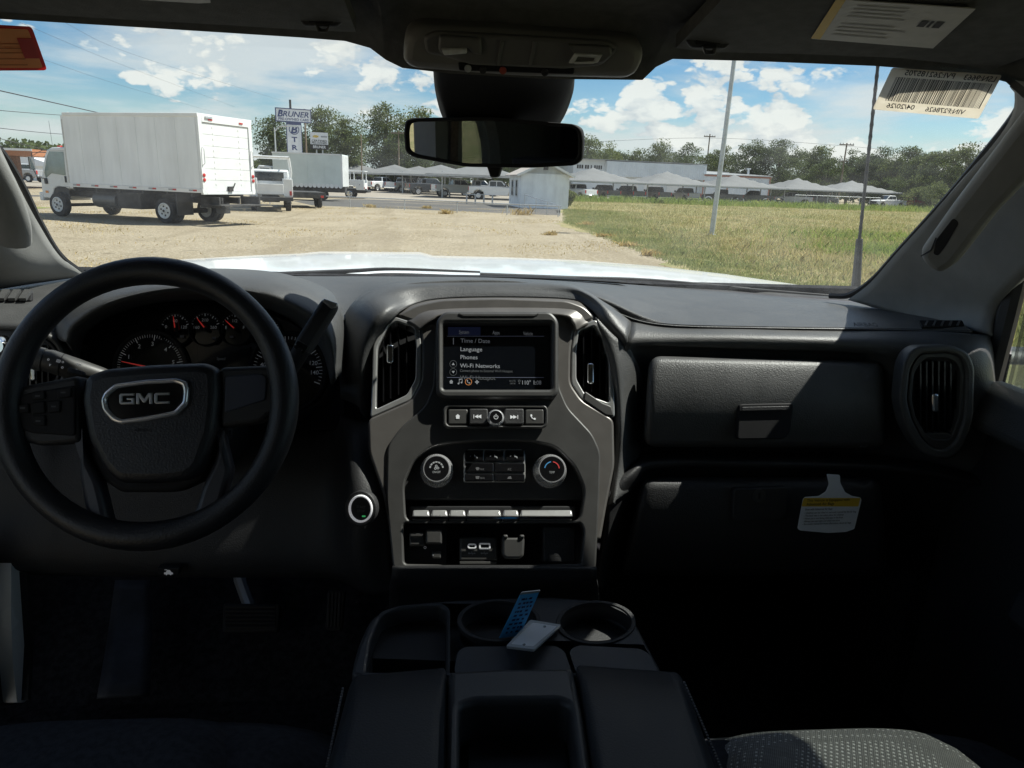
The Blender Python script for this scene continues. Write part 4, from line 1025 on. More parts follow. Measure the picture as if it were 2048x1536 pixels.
p = MB(); p.extr([(-4.9, -.3, 1.7), (4.9, -.3, 1.7), (0, -.3, 3.3)], (0, 6.6, 0)); p.build('roof', M_signw, t)
p = MB(); p.box(-1.6, 1.8, -.03, -.001, .1, 1.5); p.build('doorway', M_under, t)
Y = 84; c = atY(38, 350, Y)
place(P0, 'pale pickup at the far left edge under the fuel station canopy', (c.x, Y, 0), R(80), (M_wht2, M_sil))

# ================================================================== the pickup we sit in
TR = thing('pickup_truck', 'white pickup truck around the camera, black dashboard, steering wheel and white hood', 'pickup', (0.07, 0.6, 0), world=True)
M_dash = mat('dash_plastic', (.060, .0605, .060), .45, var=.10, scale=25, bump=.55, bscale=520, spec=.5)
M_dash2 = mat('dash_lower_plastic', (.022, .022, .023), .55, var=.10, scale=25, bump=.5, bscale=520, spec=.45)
M_char = mat('charcoal_panel', (.043, .042, .040), .46, var=.06, scale=40, bump=.15, bscale=900, spec=.5)
M_sat = mat('satin_trim', (.135, .126, .117), .36, .35, var=.04, scale=30)
M_satd = mat('satin_edge', (.42, .42, .41), .30, .6, var=.04, scale=30)
M_chr2 = mat('brushed_chrome', (.80, .80, .82), .26, .72, var=.03)
M_gloss = mat('gloss_black', (.008, .008, .009), .12, var=.1, coat=.6)
M_matt = mat('matt_black', (.012, .012, .013), .7, var=.15, spec=.25)
M_head = mat('headliner_fabric', (.10, .10, .095), .95, var=.12, scale=60, bump=.3, bscale=500, spec=.1)
M_visor = mat('visor_fabric', (.095, .095, .09), .95, var=.12, scale=60, bump=.3, bscale=500, spec=.1)
M_pill = mat('pillar_plastic', (.235, .235, .225), .6, var=.06, scale=20, bump=.3, bscale=600, spec=.3)
M_leath = mat('wheel_leather', (.014, .015, .018), .44, var=.12, scale=30, bump=.35, bscale=420, spec=.5)
M_icon = mat('icon_white', (.75, .76, .78), .5, emit=.05)
M_icong = mat('icon_grey', (.34, .35, .36), .5)
M_gticks = mat('gauge_print', (.55, .57, .60), .5, emit=.02)
M_needle = mat('needle_red', (.75, .05, .04), .4, emit=.10)
M_carpet = mat('carpet', (.022, .022, .024), 1.0, var=.4, scale=80, bump=.8, bscale=300, spec=.05)
M_vinyl = mat('console_vinyl', (.020, .022, .026), .55, var=.1, scale=30, bump=.35, bscale=420, spec=.4)
M_conp = mat('console_plastic', (.034, .035, .037), .48, var=.06, scale=30, bump=.2, bscale=700)
M_thread = mat('stitching', (.10, .10, .105), .8)
M_glass = glass_mat('windshield_glass', (.90, .95, .93), .035, .020, (.80, .84, .84))
M_sglass = glass_mat('side_glass', (.82, .88, .86), .05, .008)
M_body = mat('white_body_paint', (.82, .83, .82), .25, var=.02, scale=2, coat=.6)

def part(name, mb, mats, parent=None, **kw): return mb.build(name, mats, parent or TR, **kw)
def gridf(mb, rows, mi=0):        # rows run down, columns run right as seen from the cabin; faces look at the cabin
    nr = len(rows); nc = len(rows[0])
    return mb.add([p for r_ in rows for p in r_], [((i+1)*nc+j, (i+1)*nc+j+1, i*nc+j+1, i*nc+j) for i in range(nr-1) for j in range(nc-1)], mi)
def skin(name, ctrl, mt, parent=None, nu=6, nv=6, solid=.008, smooth=60):
    mb = MB(); gridf(mb, ppatch(ctrl, nu, nv)); return part(name, mb, mt, parent, smooth=smooth, solid=solid, recalc=False)
def bil(q, u, v):
    a = Vector(q[0])*(1-u)+Vector(q[1])*u; b = Vector(q[3])*(1-u)+Vector(q[2])*u; c = a*(1-v)+b*v; return c.x, c.y
def pad(mb, pl, quad, r=.10, asp=1.6, h0=0.0, bulge=.006, rim=.010, rw=.07, nu=22, nv=14, mi=0, hf=None):
    def par(n): return sorted({0, .008, .02, .04, .07, .93, .96, .98, .992, 1} | {.07+.86*k/n for k in range(n+1)})
    us, vs = par(nu), par(nv); rows = []
    for v in vs:
        rv = r*asp; dv = min(v, 1-v); ins = 0
        if dv < rv: ins = r*(1-math.sqrt(max(0, 1-((rv-dv)/rv)**2)))
        row = []
        for u in us:
            px, py = bil(quad, ins+u*(1-2*ins), v)
            eu = min(u, 1-u)/rw; ev = min(v, 1-v)/(rw*asp); dr = max((1-eu)**2 if eu < 1 else 0, (1-ev)**2 if ev < 1 else 0)
            h = h0 + bulge*(1-(2*u-1)**2*.25)*(1-(2*v-1)**2) - rim*dr
            if hf: h += hf(u, v)
            row.append(pl.p(px, py, h))
        rows.append(row)
    return gridf(mb, rows, mi)
def tilt(px, py, Y, t, yaw=0.0): return Plane(atY(px, py, Y), (math.sin(R(yaw)), -math.cos(R(t)), math.sin(R(t))))

# ---- hood, cowl, wipers, fenders
far = [(120, 548), (250, 527), (375, 518), (520, 510), (600, 507), (640, 503), (840, 504), (865, 511), (1000, 514), (1150, 520), (1300, 531), (1450, 548), (1580, 567), (1690, 584)]
yf = [2.35, 2.5, 2.62, 2.72, 2.78, 2.80, 2.82, 2.82, 2.80, 2.76, 2.70, 2.6, 2.45, 2.25]
near = [(100, 575), (250, 570), (375, 566), (480, 562), (560, 560), (640, 560), (840, 562), (880, 564), (1000, 566), (1150, 572), (1300, 580), (1450, 592), (1580, 604), (1690, 618)]
fr_ = [atY(x, y, Y) for (x, y), Y in zip(far, yf)]; nr_ = [atY(x, y, 1.63) for x, y in near]
rows = [[p+Vector((0, .16, -.30)) for p in fr_], [p+Vector((0, .11, -.08)) for p in fr_], [p+Vector((0, .05, -.018)) for p in fr_], fr_]
for k in (.3, .6, .85): rows.append([a*(1-k)+b*k+Vector((0, 0, .016*math.sin(math.pi*k))) for a, b in zip(fr_, nr_)])
rows.append(nr_); mb = MB(); gridf(mb, rows); part('hood', mb, M_body, smooth=30, solid=.01, recalc=False)
for s_, c in ((-1, 0), (1, -1)):
    e = [rows[i][c] for i in range(len(rows))]; mb = MB()
    gridf(mb, [[p for p in e], [p+Vector((s_*.06, 0, -.05)) for p in e], [p+Vector((s_*.11, 0, -.35)) for p in e]]); part('fender', mb, M_body, smooth=40, solid=.01)
skin('cowl_panel', [[(520, 549, 1.66), (800, 549, 1.68), (1000, 551, 1.68), (1300, 563, 1.66), (1560, 580, 1.58), (1720, 597, 1.48)],
                    [(500, 556, 1.60), (800, 556, 1.62), (1000, 558, 1.62), (1300, 571, 1.60), (1560, 590, 1.53), (1720, 607, 1.44)],
                    [(480, 600, 1.57), (800, 600, 1.58), (1000, 600, 1.58), (1300, 610, 1.56), (1560, 630, 1.50), (1720, 645, 1.42)]], M_black)
def wiper(pts, Ys, label=None):
    P = [atY(x, y, Y) for (x, y), Y in zip(pts, Ys)]; mb = MB(); mb.tube(cat(P, 5), [.0058*(1-.6*i/(5*(len(P)-1))) for i in range(5*(len(P)-1)+1)], 6); o = part('wiper', mb, M_black)
    q = MB(); q.tube([p+Vector((0, .012, -.014)) for p in cat(P, 5)], .004, 5); q.build('wiper_blade', M_rubber, o)
wiper([(555, 549), (700, 542), (790, 538), (960, 544)], [1.58, 1.60, 1.61, 1.63])
wiper([(960, 550), (1150, 556), (1300, 560), (1500, 577)], [1.64, 1.62, 1.60, 1.54])
wiper([(1100, 556), (1250, 562), (1440, 574), (1660, 591)], [1.62, 1.61, 1.56, 1.47])

# ---- windshield with its rubber edge
gctl = [[(-330, -10, .80), (-60, 22, .93), (300, 44, .985), (800, 84, 1.0), (1300, 104, 1.0), (1750, 118, .97), (2060, 160, .90), (2200, 190, .84)],
        [(-260, 170, .95), (-30, 180, 1.06), (300, 190, 1.13), (800, 205, 1.16), (1300, 215, 1.15), (1720, 235, 1.10), (1990, 270, 1.02), (2130, 300, .97)],
        [(-180, 360, 1.10), (20, 360, 1.22), (300, 370, 1.31), (800, 370, 1.36), (1300, 380, 1.34), (1660, 400, 1.28), (1890, 420, 1.18), (2010, 440, 1.11)],
        [(-100, 570, 1.26), (120, 562, 1.38), (400, 558, 1.50), (800, 556, 1.58), (1250, 570, 1.56), (1560, 590, 1.49), (1730, 604, 1.40), (1830, 620, 1.33)]]
mb = MB(); gridf(mb, ppatch(gctl, 6, 8)); part('windshield', mb, M_glass, smooth=80, recalc=False)
def seal(pts, r=.007):
    mb = MB(); mb.tube(cat([atY(*p) for p in pts], 8), r, 6); part('windshield_seal', mb, M_black)
seal([(2030, 168, .93), (2042, 190, .95), (2028, 232, .985), (1960, 318, 1.06), (1880, 412, 1.15), (1800, 500, 1.23), (1745, 560, 1.31), (1700, 590, 1.36), (1660, 592, 1.40)], .006)
seal([(-60, 250, 1.06), (0, 300, 1.12), (45, 372, 1.18), (82, 448, 1.24), (120, 510, 1.30), (168, 548, 1.36)], .005)

# ---- windshield stickers (their own things)
M_paper = bpy.data.materials.new('sticker_paper'); M_paper.use_nodes = True
_t = M_paper.node_tree; _b = _t.nodes['Principled BSDF']; _b.inputs['Base Color'].default_value = (.80, .76, .68, 1); _b.inputs['Roughness'].default_value = .7
_tr = N(_t, 'ShaderNodeBsdfTranslucent'); _tc = N(_t, 'ShaderNodeTexCoord'); _nz = N(_t, 'ShaderNodeTexNoise', i_Scale=30.0, i_Detail=5.0); L(_t, _tc.outputs['Object'], _nz.inputs['Vector'])
L(_t, vmix(_t, sstep(_t, _nz.outputs[0], .3, .7), (.80, .75, .66), (.90, .86, .78)), _tr.inputs[0])
_mx = N(_t, 'ShaderNodeMixShader'); _mx.inputs[0].default_value = .62; L(_t, _b.outputs[0], _mx.inputs[1]); L(_t, _tr.outputs[0], _mx.inputs[2]); L(_t, _mx.outputs[0], _t.nodes['Material Output'].inputs[0])
M_ink = mat('ink_black', (.012, .012, .014), .8)
def trans_mat(name, col):
    m2 = bpy.data.materials.new(name); m2.use_nodes = True; t = m2.node_tree; b = t.nodes['Principled BSDF']; b.inputs['Base Color'].default_value = (*col, 1); b.inputs['Roughness'].default_value = .6
    tcn = N(t, 'ShaderNodeTexCoord'); nz = N(t, 'ShaderNodeTexNoise', i_Scale=40.0, i_Detail=4.0); L(t, tcn.outputs['Object'], nz.inputs['Vector'])
    tr = N(t, 'ShaderNodeBsdfTranslucent'); L(t, vmix(t, nz.outputs[0], tuple(c*.8 for c in col), tuple(min(1, c*1.15) for c in col)), tr.inputs[0])
    mx = N(t, 'ShaderNodeMixShader'); mx.inputs[0].default_value = .6; L(t, b.outputs[0], mx.inputs[1]); L(t, tr.outputs[0], mx.inputs[2]); L(t, mx.outputs[0], t.nodes['Material Output'].inputs[0]); return m2
def quad_plane(pts): return Plane(pts[0], (pts[1]-pts[0]).cross(pts[2]-pts[0]) if (pts[1]-pts[0]).cross(pts[2]-pts[0]).y < 0 else (pts[2]-pts[0]).cross(pts[1]-pts[0]))
bq = [(1784, 136), (2004, 151), (1957, 238), (1745, 219)]
bp = quad_plane([atY(1784, 136, .962), atY(2004, 151, .912), atY(1745, 219, 1.055)])
t = thing('barcode_sticker', 'cream barcode sticker on the upper right of the windshield', 'sticker', tuple(bp.p(1870, 190)), world=True)
mb = MB(); bp.plate(mb, rpoly(bq, 5, 3), -.0008, 0, .0003); mb.build('paper', M_paper, t)
mb = MB(); rb = random.Random(4); u = .075
while u < .955:
    w_ = rb.choice((.004, .004, .008, .011)); v0, v1 = .20, .77
    mb.add([bp.p(*bil(bq, a, b), .0006) for a, b in ((u, v0), (u+w_, v0), (u+w_, v1), (u, v1))], [(0, 1, 2, 3)]); u += w_+rb.choice((.004, .005, .009))
ba = mb.build('barcode', M_ink, t, smooth=0)
mb = MB(); ex_ = bp.p(*bil(bq, 1, .5))-bp.p(*bil(bq, 0, .5)); ey_ = bp.p(*bil(bq, .5, 0))-bp.p(*bil(bq, .5, 1)); Hs = ey_.length; Wsx = ex_.length
for s_, uu, vv, cp, al in (('LSN:9663', .82, .095, .11, 'c'), ('PVI:262185705', .36, .085, .11, 'c'), ('VIN:F278626', .66, .88, .115, 'c'), ('04/20/26', .24, .87, .115, 'c')):
    text_mb(mb, s_, bp.p(*bil(bq, uu, vv), .0006), ex_, ey_, Hs*cp, al, .012, 0, mirror=True, width=Wsx*(.034*len(s_)))
mb.build('lettering', M_ink, t, smooth=0)
oq = [(-70, 47), (64, 54), (95, 141), (-70, 142)]
op = quad_plane([atY(-70, 47, .905), atY(64, 54, .952), atY(95, 141, 1.03)])
t = thing('warning_sticker', 'orange sticker with dark red border at the upper left windshield edge', 'sticker', tuple(op.p(20, 100)), world=True)
mb = MB(); op.plate(mb, rpoly(oq, 8, 3), -.0008, 0, .0003); mb.build('border', trans_mat('sticker_red', (.62, .08, .06)), t)
mb = MB(); op.plate(mb, rpoly([(-70, 56), (56, 59), (86, 136), (-70, 136)], 5, 3), .0002, .0007, .0002); mb.build('field', trans_mat('sticker_orange', (.92, .52, .20)), t)
mb = MB(); op.plate(mb, [(34, 77), (67, 77), (83, 117), (50, 117)], .0009, .0014, .0002); mb.build('red_block', trans_mat('sticker_red2', (.66, .10, .08)), t)
mb = MB()
for y in (88, 97, 106, 118, 130): mb.add([op.p(x, yy, .0012) for x, yy in ((-70, y-1), (36+(y-80)*.38, y-1), (37+(y-80)*.38, y+.6), (-70, y+.6))], [(0, 1, 2, 3)])
ln = mb.build('printed_lines', trans_mat('sticker_line', (.45, .18, .05)), t, smooth=0); stuff(ln)

# ---- dashboard: upper pad, centre brow, passenger fascia, ledges
skin('dash_top', [[(440, 552, 1.60), (640, 553, 1.62), (800, 553, 1.63), (1000, 556, 1.63), (1200, 563, 1.61), (1400, 576, 1.57), (1600, 594, 1.49), (1740, 606, 1.41), (1880, 622, 1.30)],
                  [(470, 552, 1.42), (660, 556, 1.44), (800, 554, 1.42), (1000, 556, 1.42), (1190, 570, 1.40), (1380, 596, 1.36), (1600, 612, 1.32), (1760, 622, 1.27), (1910, 636, 1.19)],
                  [(520, 560, 1.26), (690, 596, 1.26), (790, 565, 1.26), (1000, 558, 1.27), (1185, 580, 1.24), (1340, 628, 1.20), (1560, 638, 1.18), (1770, 642, 1.16), (1930, 652, 1.10)],
                  [(560, 600, 1.16), (695, 640, 1.17), (775, 575, 1.20), (1000, 561, 1.22), (1180, 590, 1.19), (1330, 648, 1.135), (1530, 654, 1.12), (1770, 657, 1.11), (1945, 662, 1.07)]], M_dash, nu=7, nv=6)
skin('dash_seam_roll', [[(1180, 588, 1.192), (1240, 624, 1.16), (1330, 646, 1.137), (1530, 652, 1.122), (1770, 655, 1.112), (1945, 660, 1.072)],
                        [(1182, 593, 1.182), (1243, 629, 1.150), (1330, 650, 1.128), (1530, 656, 1.114), (1770, 659, 1.104), (1945, 664, 1.064)],
                        [(1186, 597, 1.190), (1247, 633, 1.158), (1333, 654, 1.136), (1530, 660, 1.122), (1770, 663, 1.110), (1945, 668, 1.070)]], M_dash, solid=.004)
skin('center_brow', [[(668, 800, 1.17), (672, 690, 1.18), (700, 612, 1.19), (760, 572, 1.21), (850, 560, 1.27), (1000, 559, 1.28), (1110, 563, 1.27), (1165, 577, 1.24), (1215, 606, 1.19), (1262, 634, 1.165)],
                     [(690, 800, 1.10), (698, 700, 1.11), (730, 612, 1.13), (785, 581, 1.17), (862, 568, 1.20), (1000, 566, 1.21), (1120, 570, 1.20), (1172, 585, 1.17), (1216, 616, 1.13), (1262, 655, 1.115)],
                     [(718, 815, 1.075), (725, 700, 1.085), (765, 624, 1.095), (812, 596, 1.160), (878, 583, 1.182), (1000, 580, 1.188), (1130, 585, 1.182), (1177, 600, 1.160), (1212, 634, 1.112), (1254, 680, 1.085)],
                     [(738, 838, 1.085), (748, 700, 1.10), (790, 634, 1.11), (826, 609, 1.155), (884, 597, 1.172), (1000, 594, 1.178), (1136, 598, 1.172), (1174, 613, 1.155), (1206, 650, 1.115), (1240, 715, 1.10)]], M_dash, nu=5, nv=5)
skin('passenger_fascia', [[(1262, 634, 1.165), (1340, 652, 1.135), (1500, 656, 1.12), (1690, 661, 1.11), (1810, 660, 1.10), (1955, 668, 1.06), (1998, 676, 1.12)],
                          [(1262, 655, 1.115), (1345, 668, 1.10), (1500, 674, 1.088), (1690, 680, 1.08), (1810, 682, 1.07), (1960, 700, 1.035), (1998, 712, 1.10)],
                          [(1254, 680, 1.090), (1345, 690, 1.090), (1500, 697, 1.086), (1690, 703, 1.080), (1805, 712, 1.060), (1962, 750, 1.022), (2000, 768, 1.09)],
                          [(1250, 715, 1.085), (1300, 706, 1.11), (1500, 710, 1.115), (1690, 716, 1.11), (1790, 745, 1.07), (1962, 830, 1.03), (2002, 850, 1.08)],
                          [(1252, 800, 1.075), (1292, 800, 1.135), (1500, 800, 1.145), (1690, 800, 1.14), (1795, 830, 1.08), (1962, 900, 1.03), (2004, 920, 1.08)],
                          [(1250, 930, 1.05), (1285, 905, 1.13), (1500, 905, 1.14), (1690, 908, 1.135), (1810, 930, 1.10), (1962, 960, 1.05), (2006, 970, 1.08)]], M_dash, nu=7, nv=6)
skin('stack_side', [[(1192, 634, 1.10), (1225, 668, 1.092), (1262, 700, 1.088)],
                    [(1222, 740, 1.075), (1240, 745, 1.066), (1285, 760, 1.088)],
                    [(1229, 840, 1.045), (1248, 840, 1.040), (1282, 860, 1.085)],
                    [(1229, 930, 1.020), (1246, 930, 1.022), (1278, 925, 1.075)],
                    [(1215, 1010, .99), (1232, 1000, .985), (1262, 980, 1.02)]], M_dash, nu=6, nv=6)
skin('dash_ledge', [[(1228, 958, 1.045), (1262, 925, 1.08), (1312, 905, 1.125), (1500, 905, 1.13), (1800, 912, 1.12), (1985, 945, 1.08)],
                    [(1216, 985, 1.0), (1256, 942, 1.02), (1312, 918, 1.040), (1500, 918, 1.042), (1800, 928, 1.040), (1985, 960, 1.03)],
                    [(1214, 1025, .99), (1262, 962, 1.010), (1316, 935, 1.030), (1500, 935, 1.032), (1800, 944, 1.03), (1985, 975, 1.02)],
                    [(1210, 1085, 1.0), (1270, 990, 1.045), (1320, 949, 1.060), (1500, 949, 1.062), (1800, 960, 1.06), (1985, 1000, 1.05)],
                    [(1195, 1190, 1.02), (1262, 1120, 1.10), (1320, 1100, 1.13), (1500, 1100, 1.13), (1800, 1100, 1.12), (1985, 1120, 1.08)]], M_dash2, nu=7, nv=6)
skin('defroster_slot', [[(800, 549.5, 1.56), (1000, 551, 1.56), (1130, 554, 1.555), (1240, 560, 1.54)], [(780, 553, 1.50), (1000, 554, 1.50), (1140, 558.5, 1.495), (1255, 565, 1.48)]], M_matt, solid=.003)
mb = MB(); mb.box(-.125, .26, 1.128, 1.46, 1.27, 1.44); part('sun_blocker', mb, M_matt)  # unseen box added inside the dash to stop a sun leak
# airbag lettering pressed into the pad
ap = tilt(1730, 648, 1.14, 62)
mb = MB(); ap.text(mb, 'AIRBAG', 1730, 649, 7, .010, wpx=48, bold=.01); mb.build('airbag_lettering', M_dash2, TR, smooth=0)
# upper storage door and glovebox door
pu = tilt(1530, 805, 1.048, 21)
mb = MB(); pad(mb, pu, [(1298, 712), (1768, 722), (1772, 896), (1285, 893)], .05, 2.6, 0, .014, .012, .022, hf=lambda u, v: -.012*v*v)
ud = part('upper_storage_door', mb, M_dash, smooth=60, solid=.012, recalc=False)
mb = MB(); pu.plate(mb, rpoly([(1478, 808), (1588, 806), (1582, 862), (1570, 878), (1474, 879)], 8), .004, .0155, .002); hd = mb.build('handle_cup', M_matt, ud)  # flat plate in matt black; its darkness stands in for recess shade
mb = MB(); pu.plate(mb, rpoly([(1484, 814), (1580, 812), (1579, 820), (1484, 822)], 3), .0165, .019, .0008); mb.build('pull_lip', M_dash2, ud)
pg = tilt(1510, 1040, 1.008, 8)
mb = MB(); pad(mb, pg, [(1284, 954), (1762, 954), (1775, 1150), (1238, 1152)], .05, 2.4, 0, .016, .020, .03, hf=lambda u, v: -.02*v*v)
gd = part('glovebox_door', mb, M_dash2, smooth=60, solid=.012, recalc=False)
mb = MB(); pg.plate(mb, rpoly([(1467, 978), (1577, 974), (1574, 1030), (1560, 1042), (1465, 1043)], 8), .006, .0175, .002); mb.build('handle_cup', M_dash2, gd)
mb = MB(); pg.knob(mb, 1519, 992, [(13, .016), (13, .0195), (11, .0195), (11, .0180)], 20); mb.build('lock_cylinder', M_char, gd)
mb = MB(); pg.plate(mb, [(1517, 986), (1521, 986), (1521, 998), (1517, 998)], .0175, .0185, .0003); mb.build('key_slot', M_matt, gd)
skin('kick_panel', [[(1200, 1150, 1.09), (1500, 1150, 1.10), (1800, 1150, 1.10), (2060, 1150, 1.05)], [(1200, 1175, 1.25), (1500, 1175, 1.25), (1800, 1175, 1.25), (2060, 1175, 1.2)], [(1200, 1300, 1.42), (1500, 1300, 1.42), (1800, 1300, 1.4), (2060, 1300, 1.35)]], M_carpet)

# ---- air vents
def louvers(parent, pl, xs, y0, y1, hb, mt=M_matt, w=.010, lean=0.0):
    for x in xs:
        mb = MB(); a = pl.p(x, y0(x) if callable(y0) else y0, hb); b = pl.p(x, y1(x) if callable(y1) else y1, hb)
        mb.bar(a, b, .0022, w, up=tuple(pl.n + pl.ex*lean)); mb.build('louver', mt, parent)
def tab(parent, pl, px, py, hpx, h=.02):
    mb = MB(); pl.plate(mb, rrect(px-7, py-hpx, px+7, py+hpx, 5), h-.014, h, .003); o = mb.build('thumb_tab', M_chrome, parent)
pv = tilt(1872, 805, 1.018, 8, -6)
outer = rpoly([(1820, 703), (1838, 692), (1905, 690), (1938, 704), (1951, 735), (1948, 835), (1930, 892), (1905, 917), (1868, 919), (1838, 900), (1810, 850), (1799, 800), (1807, 728)], 14)
mid = rpoly([(1834, 716), (1846, 707), (1900, 705), (1924, 716), (1934, 742), (1931, 835), (1915, 880), (1896, 899), (1872, 899), (1848, 882), (1825, 840), (1815, 800), (1821, 738)], 12)
inner = rpoly([(1842, 726), (1852, 717), (1895, 716), (1914, 726), (1922, 748), (1919, 832), (1904, 872), (1896, 879), (1868, 879), (1852, 868), (1832, 835), (1824, 800), (1829, 746)], 10)
mb = MB(); pv.plate(mb, [outer, mid], -.02, .010, .004); rv = part('side_air_vent', mb, M_dash)
mb = MB(); pv.plate(mb, [mid, inner], -.02, .005, .002); mb.build('inner_ring', M_char, rv)
mb = MB(); pv.plate(mb, outer, -.06, -.045, .001); mb.build('back_panel', M_matt, rv)
louvers(rv, pv, [1836, 1848, 1860, 1872, 1884, 1896, 1908], 722, 876, -.012, M_gloss, .016)
tab(rv, pv, 1872, 806, 19, .002)
mb = MB(); pv.plate(mb, rpoly([(1848, 868), (1898, 866), (1904, 872), (1896, 886), (1868, 886)], 3), -.014, .004, .001); mb.build('lower_flap', M_char, rv)

# ---- centre stack
PS = Plane(atY(990, 710, 1.09), (0, -math.cos(R(30)), math.sin(R(30))))
S = rpoly([(790, 630), (836, 608), (885, 598), (1000, 595), (1135, 600), (1170, 613), (1192, 636), (1150, 652), (1142, 700), (1141, 766), (1164, 800), (1228, 838), (1230, 930), (1214, 1010), (1202, 1080), (1184, 1080), (1188, 915), (1174, 880), (804, 880), (788, 915), (792, 1080), (782, 1080), (766, 990), (737, 905), (735, 838), (822, 800), (843, 760), (844, 690), (838, 647)], 12)
mb = MB(); PS.plate(mb, S, -.03, .004, .004); st = part('center_bezel', mb, M_sat)
Cp = rpoly([(872, 640), (884, 626), (1106, 626), (1118, 640), (1118, 772), (1136, 815), (1186, 868), (1202, 905), (1199, 1000), (1192, 1142), (786, 1142), (772, 1000), (774, 892), (800, 855), (850, 812), (866, 772)], 14)
Rc = rpoly([(862, 893), (900, 886), (960, 882), (1060, 882), (1110, 892), (1150, 932), (1170, 978), (1160, 1042), (812, 1042), (808, 965), (830, 918)], 16)
Lc = rpoly([(806, 1046), (1162, 1046), (1168, 1060), (1162, 1128), (1075, 1129), (1060, 1134), (900, 1134), (880, 1129), (808, 1128)], 8)
mb = MB(); PS.plate(mb, [Cp, Rc, Lc], -.01, .0075, .003); cp_ = part('center_panel', mb, M_char)
mb = MB(); PS.plate(mb, rpoly([(800, 872), (1180, 872), (1178, 1140), (798, 1140)], 4), -.075, -.065, .001); mb.build('recess_back', M_matt, cp_)
mb = MB(); PS.plate(mb, rpoly([(806, 880), (1172, 880), (1172, 1000), (806, 1000)], 8), -.03, -.012, .002); mb.build('climate_plate', M_dash2, cp_)
skin('stack_foot', [[(784, 1138, .912), (900, 1138, .912), (1090, 1138, .912), (1194, 1138, .912)], [(782, 1164, .915), (900, 1166, .92), (1090, 1166, .92), (1194, 1162, .915)], [(778, 1190, .95), (900, 1200, .96), (1090, 1200, .96), (1198, 1190, .95)], [(780, 1260, .97), (900, 1260, .98), (1090, 1260, .98), (1196, 1260, .97)]], M_dash2)  # put in darker plastic and turned downward to give the lower stack's shade
# central vents either side of the screen
def centre_vent(outl, inn, label, xs, y0, y1, tb):
    mb = MB(); PS.plate(mb, [outl, inn], -.03, .003, .002); o = part('center_air_vent', mb, M_satd)
    mb = MB(); PS.plate(mb, outl, -.07, -.055, .001); mb.build('back_panel', M_matt, o)
    louvers(o, PS, xs, y0, y1, -.014, M_gloss, .02); tab(o, PS, *tb); return o
centre_vent(rpoly([(742, 812), (746, 690), (770, 645), (788, 632), (838, 648), (843, 690), (842, 762), (822, 800), (740, 836)], 8), rpoly([(752, 805), (755, 694), (776, 652), (792, 642), (828, 655), (832, 692), (831, 757), (814, 789), (752, 818)], 7), '', [768, 782, 798, 814], 650, lambda x: 812-(x-755)*.45, (780, 707, 19, .0))
rvt = centre_vent(rpoly([(1150, 654), (1192, 638), (1215, 668), (1228, 720), (1230, 836), (1165, 800), (1142, 766), (1143, 700)], 8), rpoly([(1158, 662), (1190, 650), (1206, 676), (1218, 722), (1220, 806), (1170, 788), (1153, 758), (1153, 702)], 7), '', [1165, 1181, 1197, 1210], lambda x: 656+(x-1165)*.1, lambda x: 778+(x-1165)*.5, (1182, 746, 21, .0))
mb = MB(); PS.plate(mb, rpoly([(1170, 782), (1206, 806), (1222, 812), (1228, 832), (1212, 830), (1168, 800)], 3), -.01, .005, .0015); mb.build('vent_corner', M_char, rvt)
PD = Plane(PS.O+PS.n*.0066, PS.n)
skin('bezel_crown', [[(790, 632, 1.130), (828, 609, 1.152), (885, 598, 1.168), (1000, 595, 1.174), (1135, 599, 1.168), (1172, 614, 1.152), (1194, 638, 1.130)],
                    [(806, 640, 1.118), (838, 616, 1.136), (887, 605, 1.150), (1000, 602, 1.156), (1133, 606, 1.150), (1166, 621, 1.136), (1182, 646, 1.118)],
                    [(822, 648, 1.108), (848, 626, 1.118), (890, 615, 1.128), (1000, 611, 1.132), (1130, 616, 1.128), (1158, 630, 1.118), (1168, 652, 1.108)],
                    [(838, 660, 1.100), (864, 640, 1.104), (892, 628, 1.110), (1000, 626, 1.112), (1124, 630, 1.110), (1146, 646, 1.104), (1152, 662, 1.100)]], M_sat, nu=6, nv=5, solid=.003)
# display
mb = MB(); PD.plate(mb, [rpoly([(872, 640), (888, 622), (1102, 622), (1118, 640), (1118, 786), (1106, 797), (886, 797), (872, 786)], 10), rrect(886, 645, 1104, 778, 5)], -.004, .017, .005); sb = part('display_bezel', mb, M_char)
mb = MB(); PD.plate(mb, rrect(884, 643, 1106, 780, 4), -.004, .002, .001); scn = part('display', mb, mat('display_glass', (.004, .005, .007), .06, var=.05, coat=.9))
mb = MB(); PD.plate(mb, rpoly([(915, 626), (1080, 626), (1070, 634), (925, 634)], 4), .012, .0185, .002); mb.build('brow_lip', M_char, sb)
def screen_text(items, mt, name):
    mb = MB()
    for (s_, x, y, h, al, w_) in items: PD.text(mb, s_, x, y, h, .0027, al, .004, 0, wpx=w_)
    mb.build(name, mt, scn, smooth=0)
M_scw = mat('screen_text', (.22, .23, .25), .5, emit=.12); M_scd = mat('screen_text_dim', (.07, .075, .08), .5, emit=.08); M_scb = mat('screen_blue', (.012, .016, .045), .5, emit=.12); M_scl = mat('screen_line', (.10, .11, .16), .5, emit=.10); M_sco = mat('screen_orange', (.55, .20, .06), .5, emit=.15)
screen_text([('System', 928, 664, 7, 'c', 20), ('Apps', 992, 665, 7, 'c', 14), ('Vehicle', 1056, 667, 7, 'c', 19), ('Time / Date', 921, 681, 8, 'l', None), ('Language', 921, 698, 8, 'l', None), ('Phones', 921, 714, 8, 'l', None), ('Wi-Fi Networks', 920, 731, 8, 'l', None), ('110°', 1053, 765, 8, 'c', 17), ('1:08', 1075, 765, 8, 'c', 15)], M_scw, 'menu_lettering')
